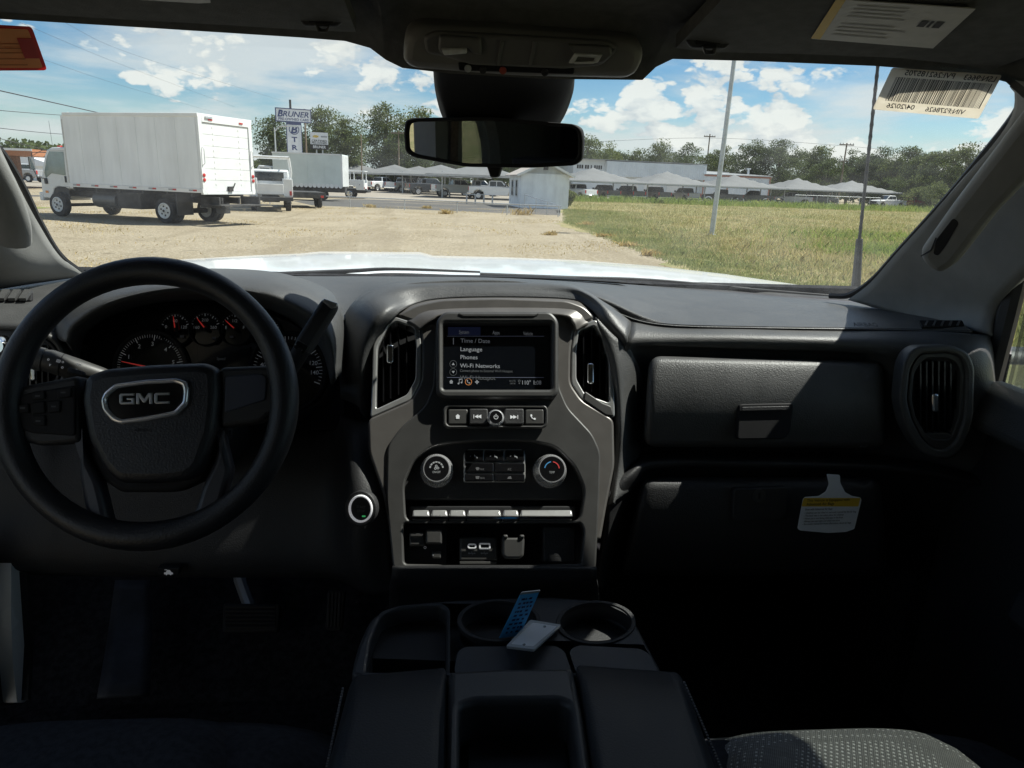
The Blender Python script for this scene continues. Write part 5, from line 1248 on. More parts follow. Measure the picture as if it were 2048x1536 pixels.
screen_text([('Connect phone to External Wi-Fi Hotspot', 920, 741, 5, 'l', 106), ('Wi-Fi Hotspot', 920, 755, 8, 'l', None), ('HI LTE', 1025, 762, 4, 'c', 12), ('XMXM', 1025, 767, 3, 'c', 11)], M_scd, 'dim_lettering')
def strip(mb, pl, x0, y0, x1, y1, off): mb.add([pl.p(x, y, off) for x, y in ((x0, y0), (x1, y0), (x1, y1), (x0, y1))], [(3, 2, 1, 0)])
mb = MB(); strip(mb, PD, 896, 654, 961, 671, .0022); mb.build('selected_tab', M_scb, scn, smooth=0)
for y in (672, 754.5): mb = MB(); strip(mb, PD, 894, y, 1088, y+.9, .0024); mb.build('divider', M_scl, scn, smooth=0)
mb = MB(); strip(mb, PD, 906, 676, 907.6, 689, .0025); mb.build('scroll_bar', M_scw, scn, smooth=0)
def ring(mb, pl, cx, cy, r0, r1, off, n=22, t0=0, t1=360, mi=0):
    k = n+1; A = [(math.cos(R(t0+(t1-t0)*i/n)), math.sin(R(t0+(t1-t0)*i/n))) for i in range(k)]
    mb.add([pl.p(cx+c*r1, cy+s_*r1, off) for c, s_ in A]+[pl.p(cx+c*r0, cy+s_*r0, off) for c, s_ in A], [(i, i+1, k+i+1, k+i) for i in range(n)], mi)
def shape(mb, pl, pts, cx, cy, s_, off): mb.add([pl.p(cx+x*s_, cy+y*s_, off) for x, y in pts], [tuple(range(len(pts)))])
UP = [(0, -1), (1, .7), (-1, .7)]; DN = [(0, 1), (-1, -.7), (1, -.7)]
HOUSE = [(0, -1), (1, -.1), (.7, -.1), (.7, .9), (-.7, .9), (-.7, -.1), (-1, -.1)]
PHONE = [(-.8, -.9), (-.35, -.9), (-.2, -.35), (-.45, -.1), (.15, .5), (.4, .25), (.9, .4), (.9, .85), (.5, .95), (-.4, .4), (-.9, -.4)]
for y, sh in ((728, UP), (744, DN)):
    mb = MB(); ring(mb, PD, 906.5, y, 6.6, 7.3, .0024); mb.build('scroll_button', M_scd, scn, smooth=0)
    mb = MB(); shape(mb, PD, sh, 906.5, y, 3, .0026); mb.build('arrow', M_scw, scn, smooth=0)
for cx, sh in ((902.5, HOUSE), (937, PHONE)):
    mb = MB(); shape(mb, PD, sh, cx, 763.5, 4, .0026); mb.build('status_icon', M_scw, scn, smooth=0)
mb = MB(); ring(mb, PD, 937, 763.5, 6, 6.9, .0025); mb.build('phone_ring', M_sco, scn, smooth=0)
mb = MB(); shape(mb, PD, [(-.3, -1), (.3, -1), (.3, -.3), (1, -.3), (1, .3), (.3, .3), (.3, 1), (-.3, 1), (-.3, .3), (-1, .3), (-1, -.3), (-.3, -.3)], 954, 764, 4, .0026); mb.build('status_icon', M_scw, scn, smooth=0)
mb = MB(); ring(mb, PD, 917, 767, 0, 1.8, .0026, 10); ring(mb, PD, 923, 765, 0, 1.8, .0026, 10); strip(mb, PD, 918, 759, 919, 767, .0026); strip(mb, PD, 924, 757, 925, 765, .0026); strip(mb, PD, 918, 757.5, 925, 759.5, .0026); mb.build('music_icon', M_scw, scn, smooth=0)
mb = MB(); ring(mb, PD, 1038.5, 762, 1.6, 2.6, .0026, 12); shape(mb, PD, DN, 1038.5, 767, 1.6, .0026); mb.build('pin_icon', M_scd, scn, smooth=0)
# media button bar
mb = MB(); PD.plate(mb, [rrect(886, 809, 1096, 856, 12), rrect(893, 814, 1090, 851, 8)], .004, .0115, .002); bar_ = part('media_button_bar', mb, M_char)
mb = MB(); PD.plate(mb, rrect(891, 812, 1092, 853, 8), .003, .006, .001); mb.build('bar_back', M_matt, bar_)
for x0, x1, nm in ((896, 936, 'home_button'), (938, 976, 'previous_button'), (1009, 1048, 'next_button'), (1050, 1088, 'phone_button')):
    mb = MB(); PD.plate(mb, rrect(x0, 817 if 930 < x0 < 1049 else 818, x1, 849, 4), .005, .0135 if 930 < x0 < 1049 else .0105, .002); mb.build(nm, M_char if nm in ('home_button', 'phone_button') else M_dash2, bar_)
mb = MB(); shape(mb, PD, HOUSE, 915.5, 833, 5, .0112); mb.build('home_icon', M_icon, bar_, smooth=0)
mb = MB(); shape(mb, PD, PHONE, 1066, 834, 6, .0112); mb.build('phone_icon', M_icon, bar_, smooth=0)
mb = MB()
for cx, d in ((953, -1), (959, -1)): shape(mb, PD, [(d, 0), (-d*.9, -1), (-d*.9, 1)][::1], cx, 833, 4, .0141)
strip(mb, PD, 947, 829, 948.2, 837, .0141); mb.build('previous_icon', M_icon, bar_, smooth=0)
mb = MB()
for cx, d in ((1024, 1), (1030, 1)): shape(mb, PD, [(d, 0), (-d*.9, -1), (-d*.9, 1)][::1], cx, 834, 4, .0141)
strip(mb, PD, 1035, 830, 1036.2, 838, .0141); mb.build('next_icon', M_icon, bar_, smooth=0)
mb = MB(); PD.knob(mb, 992, 834, [(14.5, .004), (14.5, .022), (16.5, .024), (16.5, .027), (14.5, .032), (12.6, .0335), (12.2, .0325)], 36); kn = mb.build('volume_knob', M_chr2, bar_)
mb = MB(); PD.knob(mb, 992, 834, [(12.2, .028), (12.2, .0335)], 30); mb.build('knob_face', M_gloss, bar_)
mb = MB(); ring(mb, PD, 992, 834, 3.6, 4.5, .0345, 20, -50, 230); strip(mb, PD, 991.4, 828, 992.6, 834, .0345); mb.build('power_icon', M_icon, bar_, smooth=0)
# climate knobs and buttons
def dial(px, py, nm):
    mb = MB(); PS.knob(mb, px, py, [(34, -.014), (33.5, -.004), (30.5, .006), (26.0, .0165), (24.5, .0165), (24.3, .012)], 48); o = part(nm, mb, M_chr2)
    mb = MB()
    k = (PS.p(px+10, py)-PS.p(px-10, py)).length/20; c = PS.p(px, py, .018)-PS.n*.018
    for j in range(56):
        a = 2*math.pi*j/56; d = PS.ex*math.cos(a)+PS.ey*math.sin(a); mb.bar(c+d*(31.6*k)+PS.n*.002, c+d*(28.0*k)+PS.n*.0118, .0010, .0010)
    stuff(mb.build('knurling', M_satd, o))
    mb = MB(); PS.knob(mb, px, py, [(24.2, .008), (24.2, .0158), (23.5, .0165)], 40); mb.build('dial_face', M_gloss, o)
    return o
d1 = dial(873, 937, 'fan_dial'); d2 = dial(1104, 938, 'temperature_dial')
mb = MB()
for i in range(7): ring(mb, PS, 873, 937, 11.5, 14.5, .0170, 5, -175+i*25, -175+i*25+19)
mb.build('fan_arc', M_icong, d1, smooth=0)
mb = MB(); PS.text(mb, 'ON/OFF', 873, 944, 4.5, .0170, wpx=16); mb.build('lettering', M_icong, d1, smooth=0)
mb = MB()
for a in (20, 140, 260): ring(mb, PS, 873+3*math.cos(R(a)), 935+3*math.sin(R(a)), 1.2, 2.6, .0170, 10)
mb.build('fan_icon', M_icong, d1, smooth=0)
mb = MB(); ring(mb, PS, 1104, 938, 13.5, 15.5, .0170, 14, 188, 262); mb.build('cold_arc', mat('cold_blue', (.06, .25, .50), .5, emit=.05), d2, smooth=0)
mb = MB(); ring(mb, PS, 1104, 938, 13.5, 15.5, .0170, 14, 278, 355); mb.build('hot_arc', mat('hot_red', (.55, .05, .05), .5, emit=.05), d2, smooth=0)
mb = MB(); PS.text(mb, 'TEMP', 1104, 944.5, 4.5, .0170, wpx=11); mb.build('lettering', M_icong, d2, smooth=0)
mb = MB(); PS.plate(mb, rpoly([(936, 898), (1044, 898), (1051, 908), (1051, 964), (927, 964), (927, 908)], 4), -.014, -.004, .002); cb = part('climate_buttons', mb, M_satd)
rows_ = [[(929.5, 968), (969.5, 1009), (1010.5, 1049.5)], [(929.5, 987.5), (989, 1049.5)], [(929.5, 987.5), (989, 1049.5)]]
for rr_, (y0, y1) in zip(rows_, ((900, 923), (926, 945), (947.5, 962.5))):
    for x0, x1 in rr_:
        mb = MB(); PS.plate(mb, rrect(x0, y0, x1, y1, 2.5), -.006, .0015, .0015); mb.build('button', M_gloss, cb)
mb = MB(); MAN = [(-.9, -.7), (-.5, -.9), (-.2, -.2), (.5, -.1), (.7, .8), (.3, .8), (.1, .3), (-.6, .3)]
for cx in (950, 990, 1030):
    shape(mb, PS, MAN, cx+2, 913, 4.5, .002); shape(mb, PS, [(-1, -.2), (0, 0), (-1, .4)], cx-7, 912, 3, .002)
stuff(mb.build('airflow_icons', M_icong, cb, smooth=0))
mb = MB(); PS.text(mb, 'MAX', 964, 938.5, 4, .002, wpx=9); PS.text(mb, 'A/C', 1019, 938.5, 5, .002, wpx=8); shape(mb, PS, [(-1, -.5), (-.5, -.9), (.5, -.9), (1, -.5), (.5, .6), (-.5, .6)], 955, 938, 4, .002); shape(mb, PS, [(-1, -.7), (1, -.7), (.8, .7), (-.8, .7)], 955, 955, 4, .002); shape(mb, PS, [(-1, .6), (-.6, -.3), (.6, -.6), (1, .6)], 1019, 955, 4.5, .002); PS.text(mb, 'REAR', 965, 956, 3.5, .002, wpx=9)
stuff(mb.build('climate_icons', mat('icon_dim', (.12, .12, .125), .5), cb, smooth=0))
# row of toggle keys
pk = Plane(PS.p(990, 1027, .010), (0, -math.cos(R(55)), math.sin(R(55))))
mb = MB(); PS.plate(mb, rrect(818, 1012, 1152, 1040, 5), -.03, -.004, .002); tg = part('toggle_row', mb, M_matt)
for x0, x1 in ((824, 860), (862, 896), (898, 932), (934, 1003), (1005, 1038), (1040, 1146)):
    mb = MB(); a = [pk.p(x, y, 0) for x, y in ((x0+2, 1019), (x1-2, 1019), (x1, 1034), (x0, 1034))]; off = -pk.n*.016
    mb.hexa([q+off for q in a]+a); mb.build('toggle_key', M_satd, tg, bevel=.0025)
mb = MB(); a = [pk.p(x, y, .001) for x, y in ((822, 1035), (1148, 1035))]; mb.bar(a[0], a[1], .003, .003); mb.build('chrome_strip', M_chrome, tg)
# lower cubby: brake controller, usb plate, 12 V cover, blank
pc = Plane(PS.p(990, 1095, -.010), (0, -math.cos(R(30)), math.sin(R(30))))
mb = MB(); pc.plate(mb, rpoly([(806, 1050), (893, 1050), (893, 1130), (806, 1136)], 6), -.03, -.008, .002); bc = part('brake_controller', mb, M_matt)
mb = MB(); pc.plate(mb, rrect(818, 1064, 850, 1092, 3), -.01, .012, .003); mb.build('slide_key', M_char, bc)
mb = MB(); pc.plate(mb, rrect(851, 1060, 884, 1088, 3), -.01, .018, .003); mb.build('slide_key', M_char, bc)
mb = MB(); pc.plate(mb, rrect(864, 1102, 882, 1117, 3), -.01, .006, .002); mb.build('gain_key', M_char, bc)
mb = MB(); pc.text(mb, '+', 866, 1110, 5, .0065); pc.text(mb, 'O', 850, 1095, 5, -.0075); mb.build('key_mark', M_icon, bc, smooth=0)
mb = MB(); pc.plate(mb, rrect(919, 1074, 995, 1122, 4), -.03, .004, .003); us = part('usb_panel', mb, M_char)
mb = MB(); pc.plate(mb, [rrect(935, 1087, 953, 1098, 5), rrect(938, 1090, 950, 1095, 2.4)], .004, .0055, .0004); mb.build('usb_c_port', M_icon, us)
mb = MB(); pc.plate(mb, [rrect(958, 1086, 981, 1099, 3), rrect(961, 1089, 978, 1096, 1.5)], .004, .0055, .0004); mb.build('usb_a_port', M_icon, us)
mb = MB(); pc.plate(mb, rrect(938, 1090, 950, 1095, 2), .002, .0045, .0003); mb.build('port_slot', M_matt, us)
mb = MB(); pc.plate(mb, rrect(961, 1089, 978, 1096, 1), .002, .0045, .0003); mb.build('port_slot', M_matt, us)
for cx in (944, 969):
    mb = MB(); strip(mb, pc, cx-6, 1106, cx+5, 1107.2, .0048); ring(mb, pc, cx-6, 1106.6, 0, 1.6, .0048, 10); shape(mb, pc, [(-1, -1), (1, 0), (-1, 1)], cx+6, 1106.6, 1.7, .0048); strip(mb, pc, cx-1, 1103, cx, 1106.5, .0048); strip(mb, pc, cx+1, 1107, cx+2, 1110, .0048); mb.build('usb_mark', M_icong, us, smooth=0)
mb = MB(); pc.plate(mb, rrect(919, 1123, 993, 1129, 1), -.02, .006, .001); mb.build('sill', M_char, us)
mb = MB(); pc.plate(mb, rpoly([(1004, 1074), (1050, 1074), (1048, 1112), (1040, 1118), (1011, 1118), (1004, 1110)], 5), -.03, .016, .004); pw = part('power_outlet', mb, M_char)
for x in (1006, 1039): mb = MB(); pc.plate(mb, rrect(x, 1069, x+10, 1077, 3), .0, .019, .003); mb.build('hinge', M_char, pw)
mb = MB(); pc.plate(mb, rrect(1086, 1052, 1152, 1126, 6), -.03, .0, .003); part('blank_cover', mb, M_dash2)
# start button on the driver's side
pb = tilt(720, 1018, .950, 14, -18)
mb = MB(); pb.plate(mb, [ellipse(720, 1018, 24, 28), ellipse(720, 1018, 20.5, 24)], .0, .006, .0015); sbt = part('start_button', mb, mat('start_ring', (.80, .80, .82), .25, var=.03, emit=.16))
mb = MB(); pb.plate(mb, [ellipse(720, 1018, 32, 36), ellipse(720, 1018, 24.5, 28.5)], -.01, .003, .002); mb.build('surround', M_dash2, sbt)
mb = MB(); pb.plate(mb, ellipse(720, 1018, 20.5, 24), -.005, .002, .001); mb.build('button_face', M_matt, sbt)
mb = MB(); strip(mb, pb, 724, 1031, 731, 1034, .0028); mb.build('status_lamp', mat('lamp_green', (.05, .5, .15), .5, emit=.25), sbt, smooth=0)
mb = MB(); pb.text(mb, 'START', 722, 1014, 5, .0028, wpx=18); pb.text(mb, 'STOP', 722, 1022, 5, .0028, wpx=15); mb.build('lettering', mat('icon_faint', (.07, .07, .07), .5), sbt, smooth=0)

# ---- driver's side: binnacle, gauges, knee bolster
skin('instrument_hood', [[(90, 650, 1.30), (120, 590, 1.32), (200, 556, 1.34), (330, 541, 1.36), (450, 537, 1.36), (555, 545, 1.34), (635, 568, 1.31), (676, 598, 1.28), (692, 650, 1.25), (690, 730, 1.22)],
                         [(105, 665, 1.13), (125, 608, 1.14), (203, 568, 1.15), (330, 548, 1.16), (450, 544, 1.16), (553, 555, 1.15), (630, 582, 1.14), (668, 612, 1.13), (686, 658, 1.12), (687, 740, 1.11)],
                         [(120, 680, 1.065), (138, 635, 1.07), (212, 592, 1.075), (330, 566, 1.08), (450, 564, 1.08), (546, 578, 1.075), (612, 606, 1.07), (648, 634, 1.066), (672, 678, 1.062), (680, 750, 1.06)],
                         [(140, 690, 1.06), (155, 655, 1.062), (222, 612, 1.066), (330, 586, 1.07), (450, 584, 1.07), (538, 600, 1.066), (596, 628, 1.062), (628, 654, 1.06), (655, 695, 1.056), (668, 760, 1.05)],
                         [(160, 720, 1.14), (172, 670, 1.15), (232, 628, 1.16), (330, 604, 1.17), (450, 602, 1.17), (530, 616, 1.16), (584, 642, 1.15), (616, 668, 1.14), (645, 705, 1.13), (662, 770, 1.12)]], M_dash, nu=5, nv=5, solid=.004)
PC = Plane(atY(420, 690, 1.155), (0, -math.cos(R(24)), math.sin(R(24))))
mb = MB(); PC.plate(mb, rpoly([(150, 640), (230, 590), (330, 565), (450, 560), (560, 580), (650, 640), (690, 720), (690, 860), (150, 860)], 10), -.03, -.004, .002); cl = part('instrument_cluster', mb, M_gloss)
def gauge(cx, cy, r, t0, t1, nmaj, nmin, nums, needle, nm, rr=.62, numh=8, mt=M_gticks):
    mb = MB(); PC.plate(mb, [ellipse(cx, cy, r*1.12, r*1.12, 40), ellipse(cx, cy, r*1.03, r*1.03, 40)], -.004, .006, .0015); g_ = part(nm, mb, M_matt, cl) if False else mb.build(nm, M_matt, cl)
    mb = MB()
    for i in range(nmaj*nmin+1):
        a = R(t0+(t1-t0)*i/(nmaj*nmin)); big = i % nmin == 0; r0 = r*(.80 if big else .88); c, s_ = math.cos(a), math.sin(a); w_ = .9 if big else .5
        mb.add([PC.p(cx+c*q-s_*k, cy+s_*q+c*k, .001) for q, k in ((r0, -w_), (r*.97, -w_), (r*.97, w_), (r0, w_))], [(0, 1, 2, 3)])
    for s_, a, f in nums: PC.text(mb, s_, cx+math.cos(R(a))*r*f, cy+math.sin(R(a))*r*f, numh, .001, bold=.004)
    stuff(mb.build(nm+'_markings', mt, cl, smooth=0))
    if needle is not None:
        mb = MB(); a = R(needle); c, s_ = math.cos(a), math.sin(a)
        mb.add([PC.p(cx+c*q-s_*k, cy+s_*q+c*k, .006) for q, k in ((-r*.12, -1.8), (r*.86, -.6), (r*.86, .6), (-r*.12, 1.8))], [(0, 1, 2, 3)]); mb.build(nm+'_needle', M_needle, cl, smooth=0)
        mb = MB(); PC.knob(mb, cx, cy, [(r*.12, .002), (r*.12, .008), (r*.09, .009)], 18); mb.build(nm+'_hub', M_matt, cl)
gauge(300, 735, 68, 172, 385, 6, 8, [('0', 170, .62), ('1', 207, .70), ('2', 243, .70), ('3', 276, .70), ('4', 311, .70), ('5', 347, .70)], 192, 'tachometer')
gauge(350, 658, 30, 200, 340, 4, 3, [('0', 195, .62), ('60', 272, .55), ('120', 348, .62)], 262, 'oil_gauge', numh=6)
gauge(410, 657, 31, 200, 340, 4, 3, [('160', 188, .55), ('210', 270, .55), ('260', 352, .55)], 232, 'coolant_gauge', numh=6)
gauge(470, 658, 30, 200, 340, 4, 3, [('E', 190, .6), ('1/2', 270, .55), ('F', 350, .6)], 222, 'fuel_gauge', numh=6)
gauge(530, 664, 30, 200, 340, 4, 3, [], None, 'battery_gauge')
gauge(575, 742, 72, 150, 382, 8, 5, [('120', -17, .76), ('140', 3, .76), ('20', 165, .7), ('40', 195, .7)], None, 'speedometer')
mb = MB()
for cx, cy in ((364, 672), (428, 676), (463, 673), (516, 674)): strip(mb, PC, cx-4, cy-2, cx+4, cy+3, .001)
stuff(mb.build('telltale_icons', mat('telltale', (.10, .10, .11), .5), cl, smooth=0))
mb = MB(); PC.plate(mb, rrect(395, 690, 500, 745, 4), -.004, .001, .0005); mb.build('info_display', M_gloss, cl)
mb = MB(); PC.text(mb, 'Speed', 442, 717, 6, .0018, wpx=17); mb.build('info_lettering', M_scd, cl, smooth=0)
skin('outer_dash_top', [[(-220, 585, 1.26), (-60, 566, 1.33), (60, 556, 1.38), (175, 549, 1.42), (240, 552, 1.42)],
                        [(-220, 600, 1.18), (-60, 585, 1.22), (50, 577, 1.25), (140, 572, 1.26), (200, 575, 1.26)],
                        [(-220, 618, 1.12), (-60, 612, 1.14), (45, 611, 1.15), (108, 612, 1.15), (150, 620, 1.15)],
                        [(-220, 655, 1.08), (-60, 650, 1.085), (40, 652, 1.09), (92, 660, 1.095), (125, 680, 1.10)]], M_dash)
skin('outer_dash_face', [[(-220, 660, 1.09), (-60, 656, 1.095), (40, 658, 1.10), (92, 664, 1.105), (128, 664, 1.11)],
                         [(-220, 700, 1.08), (-60, 700, 1.085), (40, 700, 1.088), (95, 690, 1.09), (130, 690, 1.095)],
                         [(-220, 770, 1.07), (-60, 775, 1.075), (40, 780, 1.08), (95, 790, 1.085), (132, 800, 1.09)]], M_dash)
pl_ = tilt(20, 590, 1.19, 68)
mb = MB(); pl_.plate(mb, rrect(-80, 579, 64, 600, 5), .0, .006, .002); dg_ = part('defroster_grille', mb, M_matt)
for x in (-60, -38, -16, 6, 28, 50):
    mb = MB(); a = pl_.p(x-5, 599, .010); b = pl_.p(x+7, 581, .010); mb.bar(a, b, .010, .005); mb.build('grille_fin', M_dash, dg_)
pr = tilt(1880, 647, 1.108, 62)
mb = MB(); pr.plate(mb, rpoly([(1838, 640), (1925, 640), (1930, 652), (1845, 654)], 4), .0, .004, .001); dg2 = part('defroster_grille', mb, M_matt)
for x in (1850, 1866, 1882, 1898, 1914): mb = MB(); mb.bar(pr.p(x, 652, .0045), pr.p(x+5, 642, .0045), .003, .002); mb.build('grille_fin', M_dash, dg2)
po = tilt(80, 730, 1.072, 8, 8)
mb = MB(); po.plate(mb, [ellipse(72, 735, 62, 74, 36), ellipse(72, 735, 50, 62, 36)], -.02, .008, .004); lv = part('side_air_vent', mb, M_char)
mb = MB(); po.plate(mb, [ellipse(72, 735, 50, 62, 36), ellipse(72, 735, 42, 54, 36)], -.02, .003, .002); mb.build('inner_ring', M_dash2, lv)
mb = MB(); po.plate(mb, ellipse(72, 735, 60, 72, 30), -.06, -.045, .001); mb.build('back_panel', M_matt, lv)
louvers(lv, po, [40, 52, 64, 76, 88, 100], 690, 780, -.012, M_gloss, .014); tab(lv, po, 66, 746, 17, .004)
mb = MB(); po.knob(mb, -12, 692, [(22, -.01), (22, .012), (18, .016)], 28); part('headlight_knob', mb, M_chrome)
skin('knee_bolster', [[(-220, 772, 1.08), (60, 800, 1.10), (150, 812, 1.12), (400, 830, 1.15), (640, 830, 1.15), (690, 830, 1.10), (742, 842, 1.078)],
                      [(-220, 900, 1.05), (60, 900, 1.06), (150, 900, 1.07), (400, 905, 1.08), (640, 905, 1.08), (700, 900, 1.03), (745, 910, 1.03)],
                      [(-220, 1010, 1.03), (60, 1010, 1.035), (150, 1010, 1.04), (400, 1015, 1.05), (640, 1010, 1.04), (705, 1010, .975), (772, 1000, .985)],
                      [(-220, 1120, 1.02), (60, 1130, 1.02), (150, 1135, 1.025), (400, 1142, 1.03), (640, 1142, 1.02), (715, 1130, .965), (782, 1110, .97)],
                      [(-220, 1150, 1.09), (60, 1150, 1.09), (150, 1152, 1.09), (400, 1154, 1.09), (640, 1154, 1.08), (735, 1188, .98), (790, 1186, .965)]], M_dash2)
mb = MB(); ph = tilt(338, 1143, 1.015, 0); ph.plate(mb, rpoly([(314, 1136), (360, 1136), (357, 1151), (317, 1151)], 3), -.01, .004, .002); hr = part('hood_release', mb, M_matt)
mb = MB(); shape(mb, ph, [(-1, .4), (-1, 0), (-.6, -.05), (-.35, -.55), (.3, -.55), (.65, -.05), (1, .05), (1, .4), (.7, .4), (.5, .7), (.25, .4), (-.25, .4), (-.45, .7), (-.7, .4)], 337, 1145, 9, .0048); strip(mb, ph, 329, 1139, 334, 1140.2, .0048); mb.build('hood_icon', M_icon, hr, smooth=0)

# ---- steering wheel, column, stalks
PW = Plane(atY(297, 803, .872), (0, -math.cos(R(21)), math.sin(R(21))))
cw_ = PW.p(297, 803); RW = ((PW.p(574, 803)-PW.p(20, 803)).length)/2
mb = MB(); n = 72
pts = [cw_+PW.ex*(RW*math.cos(2*math.pi*i/n))+PW.ey*(RW*math.sin(2*math.pi*i/n)) for i in range(n)]
rad = [.0158+.0018*math.cos(2*(2*math.pi*i/n))**2 for i in range(n)]
mb.tube(pts, rad, 18, closed=True); sw = part('steering_wheel_rim', mb, M_leath, smooth=180)
def wplate(name, poly, h0, h1, bev, mt, r=10, parent=None): mb = MB(); PW.plate(mb, rpoly(poly, r), h0, h1, bev); return part(name, mb, mt, parent)
wplate('wheel_hub', [(150, 760), (445, 745), (450, 870), (405, 960), (350, 985), (240, 985), (195, 955), (150, 860)], -.05, -.012, .006, M_matt)
ab = wplate('airbag_cover', [(166, 752), (200, 737), (300, 728), (408, 724), (432, 736), (437, 780), (430, 860), (402, 940), (372, 962), (300, 968), (232, 966), (204, 940), (172, 880), (158, 800)], -.02, .014, .012, M_leath, 16)
lsp = wplate('left_spoke', [(5, 790), (40, 772), (158, 750), (160, 885), (80, 892), (30, 880), (10, 850)], -.03, .002, .006, M_dash2, 12)
rsp = wplate('right_spoke', [(438, 734), (548, 730), (575, 745), (584, 790), (560, 815), (520, 845), (440, 856)], -.03, .002, .006, M_dash2, 12)
wplate('spoke_pad', [(450, 752), (524, 747), (534, 756), (531, 800), (448, 826)], .0, .004, .002, mat('pad_slate', (.05, .055, .075), .35), 5, rsp)
wplate('cruise_pad', [(28, 796), (55, 786), (150, 770), (150, 872), (60, 866), (28, 850)], .0, .004, .002, M_matt, 8, lsp)
for nm, q in (('cruise_key', [(60, 805), (88, 802), (90, 826), (62, 828)]), ('cruise_key', [(34, 810), (56, 806), (58, 826), (36, 826)]), ('cruise_key', [(94, 802), (120, 800), (120, 824), (96, 826)]), ('cruise_key', [(62, 784), (88, 780), (90, 798), (64, 800)]), ('cruise_key', [(62, 832), (90, 830), (90, 852), (66, 850)]), ('cruise_key', [(112, 778), (142, 774), (142, 794), (114, 797)])):
    wplate(nm, q, .003, .0065, .0015, M_matt, 4, lsp)
mb = MB()
for x, y in ((45, 816), (107, 813), (75, 792), (76, 842), (126, 785)): strip(mb, PW, x-5, y-1.5, x+5, y+1.5, .0072)
stuff(mb.build('key_marks', mat('icon_faint2', (.05, .05, .055), .5), lsp, smooth=0))
wplate('lower_left_spoke', [(152, 850), (168, 905), (196, 960), (206, 1000), (216, 1042), (246, 1078), (196, 1062), (168, 1020), (156, 950)], -.028, -.002, .007, mat('spoke_slate', (.035, .037, .046), .42), 10)
wplate('lower_right_spoke', [(440, 850), (428, 920), (402, 975), (392, 1010), (378, 1042), (350, 1078), (402, 1066), (440, 1020), (462, 940)], -.028, -.002, .007, MATS['spoke_slate'], 10)
wplate('lower_rim_insert', [(214, 1040), (240, 1052), (300, 1056), (355, 1052), (380, 1040), (372, 1076), (300, 1086), (226, 1078)], -.022, .002, .006, MATS['spoke_slate'], 8)
EO = rpoly([(200, 800), (206, 785), (228, 767), (290, 759), (352, 756), (372, 762), (376, 780), (374, 808), (352, 830), (292, 842), (240, 848), (222, 842), (204, 822)], 6)
EI = rpoly([(210, 800), (215, 790), (233, 776), (290, 768), (349, 765), (363, 770), (366, 783), (364, 803), (347, 821), (292, 832), (243, 838), (230, 833), (214, 817)], 5)
mb = MB(); PW.plate(mb, [EO, EI], .012, .0205, .003); em = part('emblem_ring', mb, M_chr2)
mb = MB(); PW.plate(mb, EI, .010, .0155, .001); mb.build('emblem_field', M_gloss, em)
for ox, pts_ in ((238, [(0, 3), (3, 0), (30, 0), (30, 5), (6, 5), (6, 17), (24, 17), (24, 13.5), (15, 13.5), (15, 9), (30, 9), (30, 22), (3, 22), (0, 19)]), (272, [(0, 22), (0, 0), (8, 0), (16, 11.5), (24, 0), (32, 0), (32, 22), (26, 22), (26, 8.5), (18.5, 19), (13.5, 19), (6, 8.5), (6, 22)]), (308, [(30, 0), (30, 5), (6, 5), (6, 17), (30, 17), (30, 22), (3, 22), (0, 19), (0, 3), (3, 0)])):
    mb = MB(); PW.plate(mb, [(ox+x, 787+y-(ox-238+x)*.02) for x, y in pts_], .0150, .0185, .0008); mb.build('emblem_letter', M_satd, em)
mb = MB(); PW.text(mb, 'AIRBAG', 286, 860, 6, .0146, wpx=36); part('airbag_mark', mb, M_matt, smooth=0)
mb = MB(); c2_ = cw_-PW.n*.03; mb.lathe(c2_-Vector((0, 0, .012)), -PW.n, [(.050, 0), (.054, .03), (.056, .16), (.060, .24)], 26); mb.lathe(c2_, -PW.n+Vector((0, 0, -.25)), [(.05, .05), (.06, .2)], 20); part('steering_column', mb, M_matt)
# wiper / turn stalk
sa = [atY(68, 716, .965), atY(100, 722, .968), atY(150, 738, .972), atY(200, 752, .98), atY(250, 770, .99)]
mb = MB(); mb.tube(sa, [.0125, .0155, .0150, .0125, .010], 18); sk = part('turn_stalk', mb, M_char, smooth=60)
mb = MB(); d_ = (sa[1]-sa[0]).normalized(); mb.lathe(sa[0]-d_*.006, d_, [(.011, 0), (.0145, .003), (.0160, .012), (.0160, .018)], 20); mb.build('end_cap', M_dash, sk)
for (x, y, wd) in ((104, 723, 4), (124, 730, 3)):
    p0 = atY(x, y, .97); mb = MB(); mb.lathe(p0, d_, [(.0158, 0), (.0158, .0012)], 20); mb.build('stalk_ring', M_matt, sk)
psk = Plane(atY(120, 725, .952), (0, -.9, .45), tuple((sa[3]-sa[0])))
mb = MB()
for s_, x, y in (('o', 97, 718), ('IIII', 117, 722), ('o', 126, 723), ('v', 100, 729), ('o', 125, 734), ('oo', 158, 728), ('*', 152, 741)): psk.text(mb, s_, x, y, 6, 0, bold=.02)
stuff(mb.build('stalk_icons', M_icon, sk, smooth=0))
mb = MB(); psk.plate(mb, rpoly([(137, 734), (168, 743), (166, 752), (134, 744)], 3), -.006, .0005, .001); mb.build('stalk_button', M_dash2, sk)
